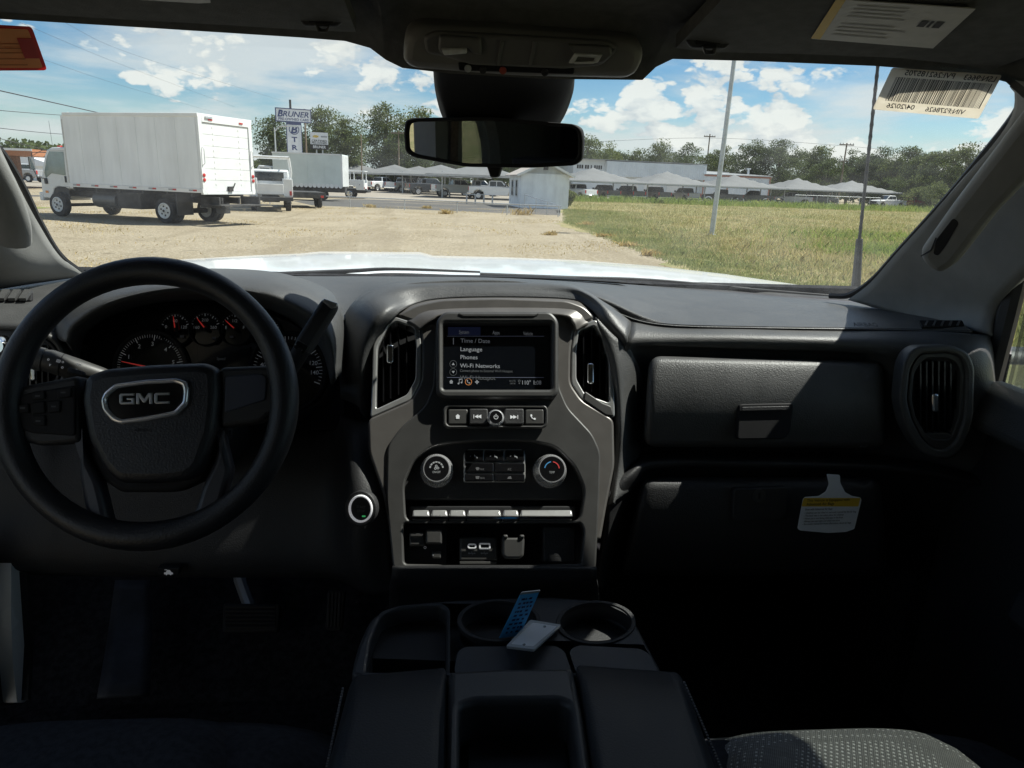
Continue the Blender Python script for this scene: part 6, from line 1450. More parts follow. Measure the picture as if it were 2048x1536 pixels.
# column shifter
s0, s1 = atY(566, 760, .97), atY(662, 606, 1.0)
ax = (s1-s0).normalized(); psh = Plane((s0+s1)/2, (0.10, -.93, .35), tuple(ax))
mb = MB(); psh.plate(mb, rpoly([(584, 700), (608, 713), (622, 700), (672, 618), (676, 606), (648, 595), (640, 602), (592, 676)], 6), -.022, .008, .006); sh = part('column_shifter', mb, M_dash2)
mb = MB(); mb.tube([s0-ax*.10+Vector((-.05, .03, 0)), s0, s0+ax*.05], [.010, .011, .012], 12); mb.build('lever_arm', M_matt, sh)
mb = MB(); psh.plate(mb, rpoly([(648, 596), (676, 606), (674, 614), (662, 617), (644, 602)], 3), .006, .0105, .002); mb.build('shift_button', M_satd, sh)
mb = MB(); psh.plate(mb, rpoly([(586, 694), (596, 680), (618, 692), (608, 708)], 3), .007, .0095, .001); mb.build('gear_keys', M_gloss, sh)
mb = MB(); psh.text(mb, '+', 591, 689, 6, .0102); psh.text(mb, '-', 603, 700, 6, .0102); mb.build('key_mark', M_icong, sh, smooth=0)

# ---- centre console with cup holders and armrest
PZ = Plane(atZ(1000, 1260, 1.165), (0, -.13, 1))
body = rpoly([(700, 1352), (716, 1290), (742, 1234), (800, 1208), (900, 1199), (1000, 1195), (1100, 1192), (1205, 1200), (1262, 1226), (1290, 1280), (1328, 1350), (1200, 1352), (900, 1352)], 18)
h_bin = rpoly([(732, 1350), (742, 1280), (764, 1228), (800, 1216), (880, 1211), (893, 1220), (892, 1345)], 12)
cupA = ellipse(998, 1240, 74, 37, 36); cupB = ellipse(1192, 1244, 70, 38, 36)
h_t1 = rpoly([(916, 1345), (922, 1306), (934, 1299), (1108, 1297), (1122, 1304), (1136, 1345)], 8); h_t2 = rpoly([(1146, 1303), (1160, 1296), (1280, 1303), (1294, 1312), (1308, 1345), (1160, 1345)], 8)
mb = MB(); PZ.plate(mb, [body, h_bin, cupA, cupB, h_t1, h_t2], -.03, 0, .005); con = part('center_console', mb, M_conp)
def well(name, poly, depth, sc=.93, mt=M_matt):
    P = [PZ.p(x, y, -.004) for x, y in poly]; c = sum(P, Vector())/len(P); n = len(P); Q = [c+(p-c)*sc-PZ.n*depth for p in P]
    mb = MB(); mb.add(P+Q, [(i, n+i, n+(i+1) % n, (i+1) % n) for i in range(n)]+[tuple(range(n, 2*n))]); mb.build(name, mt, con, smooth=40, recalc=False, solid=.002)
for nm, pl2, dp in (('storage_bin', h_bin, .09), ('cup_well', cupA, .075), ('cup_well', cupB, .075), ('coin_tray', h_t1, .03), ('coin_tray', h_t2, .03)): well(nm, pl2, dp)
for c_, ab_ in (((998, 1240), (86, 45)), ((1192, 1244), (82, 46))):
    mb = MB(); PZ.plate(mb, [ellipse(*c_, ab_[0]-2, ab_[1]-2, 40), ellipse(*c_, ab_[0]-11, ab_[1]-7, 40)], -.006, .0022, .001); mb.build('cup_ring', M_dash2, con)
mb = MB(); PZ.plate(mb, rpoly([(1062, 1228), (1118, 1225), (1126, 1240), (1118, 1262), (1070, 1262), (1058, 1246)], 6), -.05, -.018, .002); mb.build('cup_bridge', M_matt, con)
# console box down to the floor
F_ = [PZ.p(x, y, -.02) for x, y in ((712, 1300), (745, 1238), (1258, 1232), (1310, 1320))]
mb = MB(); a_ = [F_[0], F_[3], F_[2], F_[1]]; mb.hexa([Vector((p.x, p.y, .80)) for p in a_]+[p-Vector((0, 0, .012)) for p in a_])
mb.hexa([(-.20, -.1, .80), (.36, -.1, .80), (.36, .62, .80), (-.20, .62, .80), (-.185, -.1, 1.12), (.345, -.1, 1.12), (.345, .62, 1.12), (-.185, .62, 1.12)]) if False else None
part('console_base', mb, M_dash2)
PA = Plane(atZ(1000, 1345, 1.185), (0, -.02, 1))
def armpad(name, quad, mt, bulge=.012, rim=.022, rw=.10, h0=.03):
    mb = MB(); pad(mb, PA, quad, .05, 1.2, h0, bulge, rim, rw); return part(name, mb, mt, smooth=60, solid=.07, recalc=False)
la = armpad('armrest_pad', [(704, 1352), (896, 1335), (884, 1900), (560, 1900)], M_vinyl)
ra_ = armpad('armrest_pad', [(1148, 1330), (1362, 1345), (1560, 1900), (1240, 1900)], M_vinyl)
mb = MB(); PA.plate(mb, [rpoly([(897, 1340), (1000, 1334), (1146, 1333), (1170, 1440), (1240, 1900), (886, 1900)], 6), rpoly([(920, 1412), (950, 1402), (1120, 1400), (1140, 1410), (1196, 1860), (916, 1860)], 10)], -.05, .026, .008); ac = part('armrest_center', mb, M_conp)
mb = MB(); PA.plate(mb, rpoly([(900, 1390), (1150, 1390), (1215, 1880), (900, 1880)], 6), -.07, -.030, .002); mb.build('armrest_tray', M_vinyl, ac)
mb = MB(); PA.plate(mb, rpoly([(935, 1470), (1130, 1470), (1180, 1850), (930, 1850)], 10), -.03, -.024, .002); mb.build('tray_mat', M_vinyl, ac)
mb = MB()
for (x0, y0, x1, y1) in ((686, 1376, 640, 1600), (1368, 1364, 1470, 1600)):
    for i in range(40):
        k = i/40; a = PA.p(x0+(x1-x0)*k, y0+(y1-y0)*k, .026); b = PA.p(x0+(x1-x0)*(k+.014), y0+(y1-y0)*(k+.014), .026); mb.bar(a, b, .0022, .0022)
stuff(part('armrest_stitching', mb, M_thread))

# ---- seats
def weave_mat():
    mt = bpy.data.materials.new('woven_seat_fabric'); mt.use_nodes = True; t = mt.node_tree; b = t.nodes['Principled BSDF']
    tcn = N(t, 'ShaderNodeTexCoord'); mp_ = N(t, 'ShaderNodeMapping'); mp_.inputs['Rotation'].default_value = (0, 0, R(28)); L(t, tcn.outputs['Object'], mp_.inputs[0])
    vo = N(t, 'ShaderNodeTexVoronoi', i_Scale=165.0, i_Randomness=0.12); vo.feature = 'F1'; L(t, mp_.outputs[0], vo.inputs['Vector'])
    wv = N(t, 'ShaderNodeTexWave', i_Scale=150.0, i_Distortion=1.5); L(t, mp_.outputs[0], wv.inputs['Vector'])
    nz = N(t, 'ShaderNodeTexNoise', i_Scale=60.0, i_Detail=3.0); L(t, mp_.outputs[0], nz.inputs['Vector'])
    base = vmix(t, M(t, 'MULTIPLY', wv.outputs['Fac'], nz.outputs[0]), (.17, .165, .155), (.46, .445, .41))
    L(t, vmix(t, sstep(t, vo.outputs['Distance'], .30, .16), base, (.78, .76, .71)), b.inputs['Base Color']); b.inputs['Roughness'].default_value = .9; b.inputs['Specular IOR Level'].default_value = .15
    bn = N(t, 'ShaderNodeBump', i_Strength=.6, i_Distance=.002); L(t, vo.outputs['Distance'], bn.inputs['Height']); L(t, bn.outputs[0], b.inputs['Normal']); return mt
M_weave = weave_mat()
M_seatd = mat('dark_seat_fabric', (.032, .034, .040), .9, var=.25, scale=120, bump=.5, bscale=500, spec=.15)
def seat(xc, half, label, zc=1.105, Yf=.70):
    def cush(x0, x1, y0, y1, z, mt, name, bul, parent=None):
        pl3 = Plane(Vector((xc, (y0+y1)/2, z)), (0, -.06, 1)); rows = []; us = [i/20 for i in range(21)]
        for i in range(19):
            v = i/18; row = []
            for u_ in us:
                eu = abs(2*u_-1); ev = abs(2*v-1); x = x0+(x1-x0)*u_; y = y1+(y0-y1)*v
                se = (eu**5+ev**5)**(1/5); z_ = z+bul*(1-eu**2*.5)*(1-ev**4) - .10*max(0, se-.80)**1.6*4
                row.append(Vector((x, y - (0), z_+.06*(y-y0))))
            rows.append(row)
        mb = MB(); gridf(mb, rows); return part(name, mb, mt, parent, smooth=80, solid=.10, recalc=False)
    c = cush(xc-half, xc+half, .12, Yf, zc, M_seatd, 'seat_cushion', .02)
    cush(xc-half*.62, xc+half*.62, .14, Yf-.02, zc+.028, M_weave if xc > 0 else M_seatd, 'seat_insert', .02, c)
    # back and headrest
    rows = []
    for i in range(11):
        v = i/10; w_ = half*(1-.25*v**3); y = .02-.22*v; z = zc+.02+.44*v
        rows.append([Vector((xc+w_*(2*j/12-1), y - .05*(1-(2*j/12-1)**2)*1.0 + .05, z)) for j in range(13)])
    mb = MB(); gridf(mb, rows[::-1]); bk = part('seat_back', mb, M_weave, smooth=80, solid=.13, recalc=False)
    mb = MB(); mb.box(xc-.13, xc+.13, -.33, -.22, zc+.48, zc+.60); mb.cyl((xc-.06, -.27, zc+.40), (xc-.06, -.27, zc+.50), .007); mb.cyl((xc+.06, -.27, zc+.40), (xc+.06, -.27, zc+.50), .007); part('headrest', mb, M_seatd, bevel=.04, seg=4)
seat(.475, .27, 'p', 1.062, .735); seat(-.40, .285, 'd', 1.085, .76)

# ---- floor, pedals, firewall, sills
mb = MB(); mb.box(-.93, .95, -1.45, 1.55, .70, .80); part('cab_floor', mb, M_carpet)
mb = MB(); mb.box(-.93, .95, 1.55, 1.60, .55, 1.545); part('firewall', mb, M_carpet)
mb = MB(); mb.hexa([(-.93, 1.15, .80), (.95, 1.15, .80), (.95, 1.56, .80), (-.93, 1.56, .80), (-.93, 1.50, 1.02), (.95, 1.50, 1.02), (.95, 1.56, 1.02), (-.93, 1.56, 1.02)]); part('toe_board', mb, M_carpet)
pp = Plane(atY(500, 1236, 1.22), (0, -.72, .70))
mb = MB(); pp.plate(mb, rpoly([(446, 1206), (560, 1208), (556, 1262), (444, 1264)], 7), -.014, .004, .003); br = part('brake_pedal', mb, M_rubber)
for y in (1213, 1221, 1229, 1237, 1245, 1253): mb = MB(); mb.bar(pp.p(452, y, .005), pp.p(550, y, .005), .006, .004); mb.build('pedal_rib', M_black, br)
mb = MB(); mb.tube([pp.p(500, 1215, -.01), atY(480, 1160, 1.30), atY(476, 1120, 1.32)], .012, 8); mb.build('pedal_arm', M_steel, br)
pa_ = Plane(atY(668, 1225, 1.22), (0, -.80, .60))
mb = MB(); pa_.plate(mb, rpoly([(655, 1180), (690, 1182), (684, 1262), (650, 1260)], 8), -.014, .004, .003); acp = part('accelerator_pedal', mb, M_rubber)
for x in (658, 665, 672, 679): mb = MB(); mb.bar(pa_.p(x, 1186, .005), pa_.p(x-3, 1254, .005), .004, .004); mb.build('pedal_rib', M_black, acp)
skin('foot_rest', [[(230, 1160, 1.25), (300, 1160, 1.27)], [(215, 1270, 1.16), (305, 1265, 1.18)], [(195, 1390, 1.02), (300, 1385, 1.05)]], mat('rest_grey', (.05, .054, .065), .6, var=.3, scale=18), nu=4, nv=5)
mb = MB(); mb.box(.86, .95, 1.10, 1.60, .55, 1.50); part('cowl_side_panel', mb, M_carpet)
mb = MB(); mb.box(-.95, -.86, 1.13, 1.60, .55, 1.50); part('cowl_side_panel', mb, M_carpet)
# white door sill edge seen at the open driver's door
xs = -.66
mb = MB(); mb.extr([atX(x, y, xs) for x, y in rpoly([(22, 1122), (46, 1142), (56, 1210), (60, 1290), (56, 1380), (52, 1404), (34, 1406), (26, 1330), (22, 1240)], 6)], (-.025, 0, 0)); part('door_sill_edge', mb, M_body)
mb = MB(); mb.extr([atX(x, y, xs-.02) for x, y in ((-90, 1090), (21, 1118), (25, 1250), (29, 1410), (-90, 1420))], (-.03, 0, 0)); part('door_edge_trim', mb, M_dash2)
mb = MB(); mb.extr([atX(x, y, xs+.01) for x, y in ((52, 1144), (62, 1150), (68, 1290), (62, 1400), (56, 1400), (62, 1290))], (-.02, 0, 0)); part('sill_seal', mb, M_rubber)

# ---- A pillars with grab handles, doors, roof, rear cab
skin('windshield_pillar', [[(-330, 30, .82), (-250, 20, .86), (-150, 0, .92)], [(-240, 180, .95), (-140, 190, .99), (-45, 200, 1.05)], [(-170, 330, 1.03), (-60, 350, 1.07), (35, 368, 1.15)],
                           [(-150, 470, 1.10), (-20, 465, 1.14), (80, 452, 1.22)], [(-120, 540, 1.16), (30, 535, 1.20), (122, 515, 1.28)], [(-120, 600, 1.20), (40, 572, 1.26), (172, 552, 1.36)]], M_pill, solid=.02)
skin('windshield_pillar', [[(2030, 160, .915), (2075, 180, .89), (2200, 240, .84)], [(2014, 250, .975), (2066, 285, .95), (2200, 350, .90)], [(1902, 386, 1.105), (1985, 405, 1.06), (2140, 470, .96)],
                           [(1795, 504, 1.22), (1890, 535, 1.15), (2030, 570, 1.04)], [(1740, 566, 1.30), (1850, 595, 1.20), (1990, 622, 1.08)], [(1695, 600, 1.36), (1820, 634, 1.23), (1975, 668, 1.07)]], M_pill, solid=.02)
def grab(pts, w0):
    P = [atY(*p) for p in pts]; mb = MB(); mb.tube(cat(P, 6), w0, 14, scale=(.62, 1.0)); o = part('grab_handle', mb, M_pill, smooth=80)
    return o
PH = quad_plane([atY(1850, 520, 1.045), atY(2060, 240, .875), atY(2000, 480, .955)])
mb = MB(); PH.plate(mb, rpoly([(2075, 190), (2135, 225), (2090, 330), (1990, 432), (1912, 532), (1878, 553), (1846, 534), (1835, 510), (1900, 418), (1985, 306), (2035, 240)], 14, 5), -.034, 0, .013); gh = part('grab_handle', mb, M_pill, smooth=50)
mb = MB(); PH.plate(mb, rpoly([(1866, 508), (1872, 480), (1906, 436), (1918, 446), (1890, 494), (1876, 512)], 7), -.004, .0008, .0004); mb.build('hollow_shade', M_dash2, gh)  # dark plate painted in for the shade of the handle's hollow
mb = MB(); mb.tube([PH.p(x, y, .0008) for x, y in ((1842, 512), (1862, 500), (1872, 476))], .0011, 6); mb.build('cap_seam', M_dash2, gh)
grab([(-110, 190, 1.0), (-55, 290, 1.05), (-8, 375, 1.085), (16, 440, 1.115), (20, 478, 1.14)], .028)
# right door
mb = MB(); mb.box(.88, .95, -.35, 1.10, .72, 1.44); dr_ = part('passenger_door', mb, M_dash2, bevel=.015)
mb = MB(); zb_ = 1.44; mb.hexa([(.80, -.3, zb_-.05), (.90, -.3, zb_-.05), (.90, 1.06, zb_-.05), (.84, 1.06, zb_-.05), (.815, -.3, zb_+.02), (.90, -.3, zb_+.035), (.90, 1.06, zb_+.035), (.86, 1.06, zb_+.02)]); mb.build('door_top_pad', M_dash, dr_, bevel=.02, seg=3)
mb = MB(); mb.hexa([(.72, .0, 1.12), (.90, .0, 1.12), (.90, .85, 1.16), (.80, .85, 1.16), (.74, .0, 1.20), (.90, .0, 1.20), (.90, .85, 1.22), (.82, .85, 1.22)]); mb.build('door_armrest', M_dash2, dr_, bevel=.02)
mb = MB(); mb.box(.905, .911, -.33, 1.05, 1.46, 1.88); mb.build('door_glass', M_sglass, dr_)
mb = MB(); mb.tube([(.90, 1.075, 1.42), (.90, 1.07, 1.56), (.895, 1.06, 1.70), (.885, .96, 1.83), (.88, .84, 1.90)], .016, 8); mb.build('window_frame', M_black, dr_)
mb = MB(); mb.extr([(.885, 1.085, 1.40), (.885, 1.45, 1.40), (.885, 1.45, 1.56), (.885, 1.10, 1.76), (.885, 1.085, 1.76)], (.04, 0, 0)); part('door_sail_panel', mb, M_dash2)
mb = MB(); mb.box(1.06, 1.34, 1.28, 1.38, 1.19, 1.46); mb.bar((.95, 1.25, 1.27), (1.12, 1.31, 1.30), .06, .06); mm = part('door_mirror', mb, M_black, bevel=.03, seg=3)
mb = MB(); mb.box(1.08, 1.32, 1.274, 1.279, 1.21, 1.44); mb.build('mirror_glass', M_chrome, mm)
# rear right quarter, rear wall with window, rear left door, open front left door
mb = MB(); mb.box(.88, .95, -1.45, -.37, .72, 1.40); rd_ = part('rear_door', mb, M_dash2); mb = MB(); mb.box(.905, .911, -1.30, -.45, 1.42, 1.86); mb.build('door_glass', M_sglass, rd_)
mb = MB(); mb.box(.86, .95, -.47, -.30, 1.40, 1.92); part('door_pillar', mb, M_pill)
mb = MB(); mb.box(-.95, -.88, -1.45, -.30, .72, 1.40); rd2 = part('rear_door', mb, M_dash2); mb = MB(); mb.box(-.911, -.905, -.82, -.47, 1.42, 1.88); mb.build('door_glass', M_sglass, rd2)
mb = MB(); mb.extr([(-.95, y, z) for y, z in [(-1.5, 1.40), (-.80, 1.40), (-.80, 1.60), (-.785, 1.70), (-.75, 1.77), (-.69, 1.82), (-.60, 1.85), (-.48, 1.86), (-.48, 1.93), (-1.5, 1.93)]], (.09, 0, 0)); part('rear_quarter_trim', mb, M_head)
mb = MB(); mb.bar((-.845, -.345, 1.15), (-.845, -.40, 1.88), .05, .004, up=(1, 0, 0)); part('seat_belt', mb, mat('belt_brown', (.16, .115, .095), .8, var=.3, scale=80))
for x_, y_ in ((-.50, -1.22), (.52, -1.22)):
    mb = MB(); mb.box(x_-.14, x_+.14, y_-.06, y_+.05, 1.60, 1.76); part('rear_headrest', mb, M_weave, bevel=.04, seg=4)
mb = MB(); mb.box(-.95, -.86, -.47, -.28, .75, 1.92); part('door_pillar', mb, M_pill)
mb = MB(); mb.box(-.93, .95, -1.52, -1.45, .72, 1.42); mb.box(-.93, -.70, -1.52, -1.45, 1.42, 1.95); mb.box(.72, .95, -1.52, -1.45, 1.42, 1.95); mb.box(-.70, .72, -1.52, -1.45, 1.84, 1.95); part('cab_back_wall', mb, M_dash2)
mb = MB(); mb.box(-.70, .72, -1.49, -1.484, 1.42, 1.84); part('rear_window', mb, glass_mat('privacy_glass', (.20, .23, .24), .05))
mb = MB(); mb.box(-.72, .74, -1.40, -.90, 1.0, 1.14); mb.box(-.72, .74, -1.44, -1.25, 1.14, 1.62); part('rear_bench', mb, M_seatd, bevel=.04)
ang = R(128); hx, hy = -.93, 1.12; ddx, ddy = math.cos(ang), math.sin(ang)
def dpt(l, z, o=0): return (hx+ddx*l*1.0-ddy*o, hy+ddy*l*-1.0*(-1)*(-1)+ddx*o, z)
mb = MB(); mb.extr([(hx, hy, .72), (hx-.55, hy-.98, .72), (hx-.55, hy-.98, 1.40), (hx, hy, 1.40)], (.05, -.02, 0)); od = part('driver_door', mb, M_body)
mb = MB(); mb.extr([(hx+.052, hy-.03, .74), (hx-.49, hy-.99, .74), (hx-.49, hy-.99, 1.38), (hx+.052, hy-.03, 1.38)], (.04, -.016, 0)); mb.build('door_card', M_dash2, od)
mb = MB(); mb.extr([(hx, hy, 1.42), (hx-.40, hy-1.0, 1.42), (hx-.40, hy-1.0, 1.80), (hx-.2, hy-.5, 1.84), (hx, hy, 1.45)], (.006, -.002, 0)); mb.build('door_glass', M_sglass, od)
# roof shell and headliner
mb = MB(); mb.box(-.80, .82, -1.52, .965, 1.985, 2.01); mb.box(-.52, .68, .965, 1.04, 1.985, 2.008); mb.hexa([(-.95, -1.52, 1.88), (-.80, -1.52, 1.985), (-.80, .98, 1.985), (-.95, .90, 1.88), (-.95, -1.52, 1.91), (-.80, -1.52, 2.01), (-.80, 1.0, 2.01), (-.95, .92, 1.91)]); mb.hexa([(.95, -1.52, 1.88), (.82, -1.52, 1.985), (.82, .95, 1.985), (.95, .80, 1.88), (.95, -1.52, 1.91), (.82, -1.52, 2.01), (.82, .96, 2.01), (.95, .82, 1.91)]); part('roof', mb, M_body)  # front strip ahead of the glass added to shade the console
fc = [(-330, 10), (-120, 26), (0, 38), (300, 56), (600, 75), (690, 82), (740, 96), (772, 120), (805, 136), (900, 147), (1100, 158), (1285, 160), (1312, 134), (1345, 118), (1500, 122), (1750, 132), (1950, 148), (2012, 164), (2045, 195), (2200, 250)]
fy = [.80, .90, .935, .97, .985, .985, .985, .98, .975, .97, .97, .97, .975, .98, .98, .97, .945, .925, .91, .84]
E0 = [atY(x, y, Y) for (x, y), Y in zip(fc, fy)]
rows = [[Vector((p.x, max(p.y+.014, 1.035-.9*max(0, abs(p.x-.07)-.60)), 1.992)) for p in E0], [p+Vector((0, .012, .012)) for p in E0], E0,  # front row pushed forward to match the added shading lip
        [Vector((p.x, p.y-.05, max(p.z+.012, 1.925+.02*(1-abs(p.x-.07))) if p.z < 1.885 else p.z+.034)) for p in E0],
        [Vector((p.x*1.0, .60, 1.968-.05*(abs(p.x-.07)/.8)**3)) for p in E0], [Vector((p.x, 0, 1.955-.05*(abs(p.x-.07)/.8)**3)) for p in E0], [Vector((p.x, -1.46, 1.945-.05*(abs(p.x-.07)/.8)**3)) for p in E0]]
mb = MB(); gridf(mb, rows[::-1]); part('headliner', mb, M_head, smooth=70, solid=.006, recalc=False)
for s_, x in ((-1, -.86), (1, .88)):
    mb = MB(); mb.box(x-.03, x+.05, -1.5, .86, 1.89, 1.95); part('roof_rail', mb, M_head, bevel=.02)
# sun visors, clips, labels
def visor(fp, Yf, name='sun_visor'):
    a = [atY(x, y, Yf) for x, y in fp]; rise = Vector((0, -.21, .030)); mb = MB(); n = len(a); th = Vector((0, 0.004, .016))
    mb.grid([[p for p in a], [p+rise*.5 for p in a], [p+rise for p in a]]); o = len(mb.v)
    mb.grid([[p+th for p in a], [p+rise*.5+th for p in a], [p+rise+th for p in a]])
    mb.grid([[p for p in a], [p+th for p in a]]); mb.grid([[p+rise for p in a], [p+rise+th for p in a]])
    for k in (0, -1): mb.grid([[a[k], a[k]+rise*.5, a[k]+rise], [a[k]+th, a[k]+rise*.5+th, a[k]+rise+th]])
    return part(name, mb, M_visor, bevel=.004), Plane(a[n//2], (a[-1]-a[0]).cross(rise) if (a[-1]-a[0]).cross(rise).z < 0 else rise.cross(a[-1]-a[0]))
vl, pvl = visor([(-260, -4), (-60, 20), (200, 36), (450, 50), (640, 62), (712, 64)], .925)
vr, pvr = visor([(1352, 96), (1420, 104), (1600, 108), (1800, 116), (1930, 130), (1985, 140)], .925)
for (cx, cy, pl4) in ((645, 44, pvl), (1420, 88, pvr)):
    q = Plane(atY(cx, cy, .90), (0, -.85, -.5))
    mb = MB(); q.plate(mb, rpoly([(cx-46, cy-18), (cx+36, cy-16), (cx+44, cy-2), (cx+30, cy+12), (cx-38, cy+10), (cx-48, cy-4)], 6), -.02, .004, .003); vc = part('visor_clip', mb, M_dash2)
    mb = MB(); q.plate(mb, [rpoly([(cx-16, cy+4), (cx+16, cy+5), (cx+10, cy+22), (cx-10, cy+22)], 4), rpoly([(cx-10, cy+7), (cx+10, cy+8), (cx+6, cy+17), (cx-6, cy+17)], 3)], .0, .007, .001); mb.build('clip_hook', M_char, vc)
    mb = MB(); q.plate(mb, rrect(cx-28, cy-12, cx+22, cy+2, 3), .003, .0055, .001); mb.build('clip_slot', M_matt, vc)
M_lab = mat('label_white', (.42, .41, .38), .6, var=.10, scale=30)
lq = [(1690, 0), (1952, 18), (1866, 97), (1624, 78)]
mb = MB(); pvr.plate(mb, lq, .0050, .0062, .0003); lb = part('visor_label', mb, M_lab)
mb = MB(); pvr.plate(mb, [(1672, 0), (1692, 0), (1640, 79), (1622, 77)], .0063, .0068, .0002); mb.build('yellow_band', mat('label_yellow', (.50, .33, .04), .6), lb)
mb = MB(); rb = random.Random(8)
for i in range(9):
    v0 = .10+i*.092; u1 = .60+rb.uniform(-.08, .12) if i > 2 else .52
    if i == 4: continue
    mb.add([pvr.p(*bil(lq, a, b), .0066) for a, b in ((.12, v0), (u1, v0), (u1, v0+.030), (.12, v0+.030))], [(0, 1, 2, 3)])
stuff(mb.build('label_lines', mat('label_print', (.30, .295, .28), .7), lb, smooth=0))
mb = MB()
for a0, a1 in ((.70, .76), (.775, .80), (.82, .88)): mb.add([pvr.p(*bil(lq, a, b), .0067) for a, b in ((a0, .36), (a1, .36), (a1, .52), (a0, .52))], [(0, 1, 2, 3)])
stuff(mb.build('label_symbols', M_ink, lb, smooth=0))
mb = MB(); pvl.plate(mb, [(284, -30), (418, -22), (421, 6), (398, 7), (280, 0)], .0008, .0014, .0003); part('visor_label', mb, M_lab)

# ---- overhead console
PO = Plane(atY(1050, 110, .935), (0, -.86, -.50))
mb = MB(); PO.plate(mb, rpoly([(806, 128), (806, 92), (814, 66), (838, 54), (1000, 62), (1266, 82), (1287, 98), (1289, 122), (1274, 152), (1252, 162), (1040, 158), (826, 142)], 16), -.05, .016, .012); oc = part('overhead_console', mb, mat('overhead_plastic', (.17, .165, .155), .5, var=.05, scale=30, bump=.2, bscale=700))
M_oh = mat('overhead_inner', (.13, .127, .12), .42, var=.05, scale=30)
mb = MB(); PO.plate(mb, rpoly([(846, 74), (870, 64), (1220, 84), (1240, 98), (1205, 132), (1130, 140), (945, 132), (900, 118), (852, 108)], 10), .010, .020, .004); mb.build('inner_panel', M_oh, oc)
for (q, nm) in (([(878, 72), (962, 77), (964, 112), (944, 108), (938, 96), (884, 110), (876, 100)], 'lamp_pod'), ([(1135, 90), (1222, 94), (1226, 110), (1206, 128), (1142, 128), (1150, 110)], 'lamp_pod')):
    mb = MB(); PO.plate(mb, rpoly(q, 6), .018, .026, .003); mb.build(nm, M_oh, oc)
M_lens = mat('clear_lens', (.62, .63, .62), .15, var=.12, scale=90)
mb = MB(); PO.plate(mb, rpoly([(882, 98), (934, 98), (934, 108), (888, 112)], 3), .024, .030, .002); mb.build('map_light', M_lens, oc)
mb = MB(); PO.plate(mb, [rpoly([(1150, 108), (1206, 110), (1196, 127), (1137, 128)], 3), rpoly([(1157, 113), (1192, 114), (1188, 124), (1150, 125)], 2)], .024, .030, .002); mb.build('map_light', M_lens, oc)
for x in (1005, 1070):
    mb = MB(); mb.bar(PO.p(x, 82, .021), PO.p(x-10, 130, .021), .004, .003); mb.build('panel_rib', M_oh, oc)
mb = MB(); PO.plate(mb, rpoly([(916, 126), (1150, 134), (1148, 150), (918, 142)], 4), .014, .0185, .002); mb.build('button_strip', M_matt, oc)
for x, y, mt in ((936, 138, M_icong), (966, 141, M_dash2), (1006, 142, mat('dim_red_button', (.30, .05, .03), .5)), (1090, 146, M_dash2)): mb = MB(); PO.knob(mb, x, y, [(7, .017), (7, .0205), (5, .021)], 16); mb.build('overhead_button', mt, oc)

# ---- rear-view mirror and its mount
PM = Plane(atY(987, 285, 1.055), Vector((-.261, -.963, -.052)))
ho = rpoly([(806, 262), (810, 240), (826, 235), (980, 234), (1148, 248), (1163, 256), (1167, 276), (1165, 318), (1150, 331), (1060, 336), (930, 334), (826, 315), (809, 304)], 14)
hi = rpoly([(816, 264), (819, 247), (832, 243), (980, 241), (1144, 255), (1154, 262), (1157, 278), (1155, 314), (1142, 324), (1058, 329), (932, 327), (832, 308), (818, 299)], 12)
mb = MB(); PM.plate(mb, [ho, hi], -.02, .006, .004); mr = part('rear_view_mirror', mb, M_matt)
mb = MB(); PM.plate(mb, ho, -.035, -.010, .008); mb.build('mirror_shell', M_matt, mr)
mm_ = bpy.data.materials.new('mirror_silver'); mm_.use_nodes = True; _b = mm_.node_tree.nodes['Principled BSDF']; _b.inputs['Metallic'].default_value = 1; _b.inputs['Roughness'].default_value = .015; _b.inputs['Base Color'].default_value = (.62, .64, .66, 1)
mb = MB(); PM.plate(mb, hi, -.009, .001, .0004); mb.build('mirror_glass', mm_, mr)
mb = MB(); PM.plate(mb, rpoly([(972, 330), (1004, 330), (996, 355), (980, 355)], 4), -.024, -.008, .003); mb.build('dimming_lever', M_matt, mr)
skin('mirror_mount_cover', [[(866, 138, 1.02), (880, 138, .985), (1000, 142, .97), (1130, 150, .985), (1150, 152, 1.02)], [(870, 180, 1.06), (888, 180, 1.03), (1000, 182, 1.02), (1122, 186, 1.03), (1146, 186, 1.06)],
                            [(880, 222, 1.10), (905, 224, 1.075), (1000, 226, 1.065), (1105, 228, 1.075), (1132, 226, 1.10)], [(895, 256, 1.13), (920, 258, 1.11), (1000, 260, 1.10), (1090, 260, 1.11), (1114, 258, 1.13)]], M_matt, solid=.004)
mb = MB(); mb.tube([atY(1000, 200, 1.09), atY(990, 270, 1.09)], .014, 10); part('mirror_stem', mb, M_matt)

# ---- radio antenna on the right fender
mb = MB(); A0, A1, A2 = atY(1711, 584, 1.95), atY(1719, 478, 1.95), atY(1757, 120, 1.95)
mb.tube([A0-Vector((0, 0, .25)), A0, A1], [.017, .0135, .009], 10); an = part('antenna_base', mb, M_black)
mb = MB(); P = [A1+(A2-A1)*(i/46) for i in range(47)]; mb.tube(P, [.0042+.0011*(i % 3 == 0) for i in range(47)], 8); mb.build('antenna_mast', M_black, an)

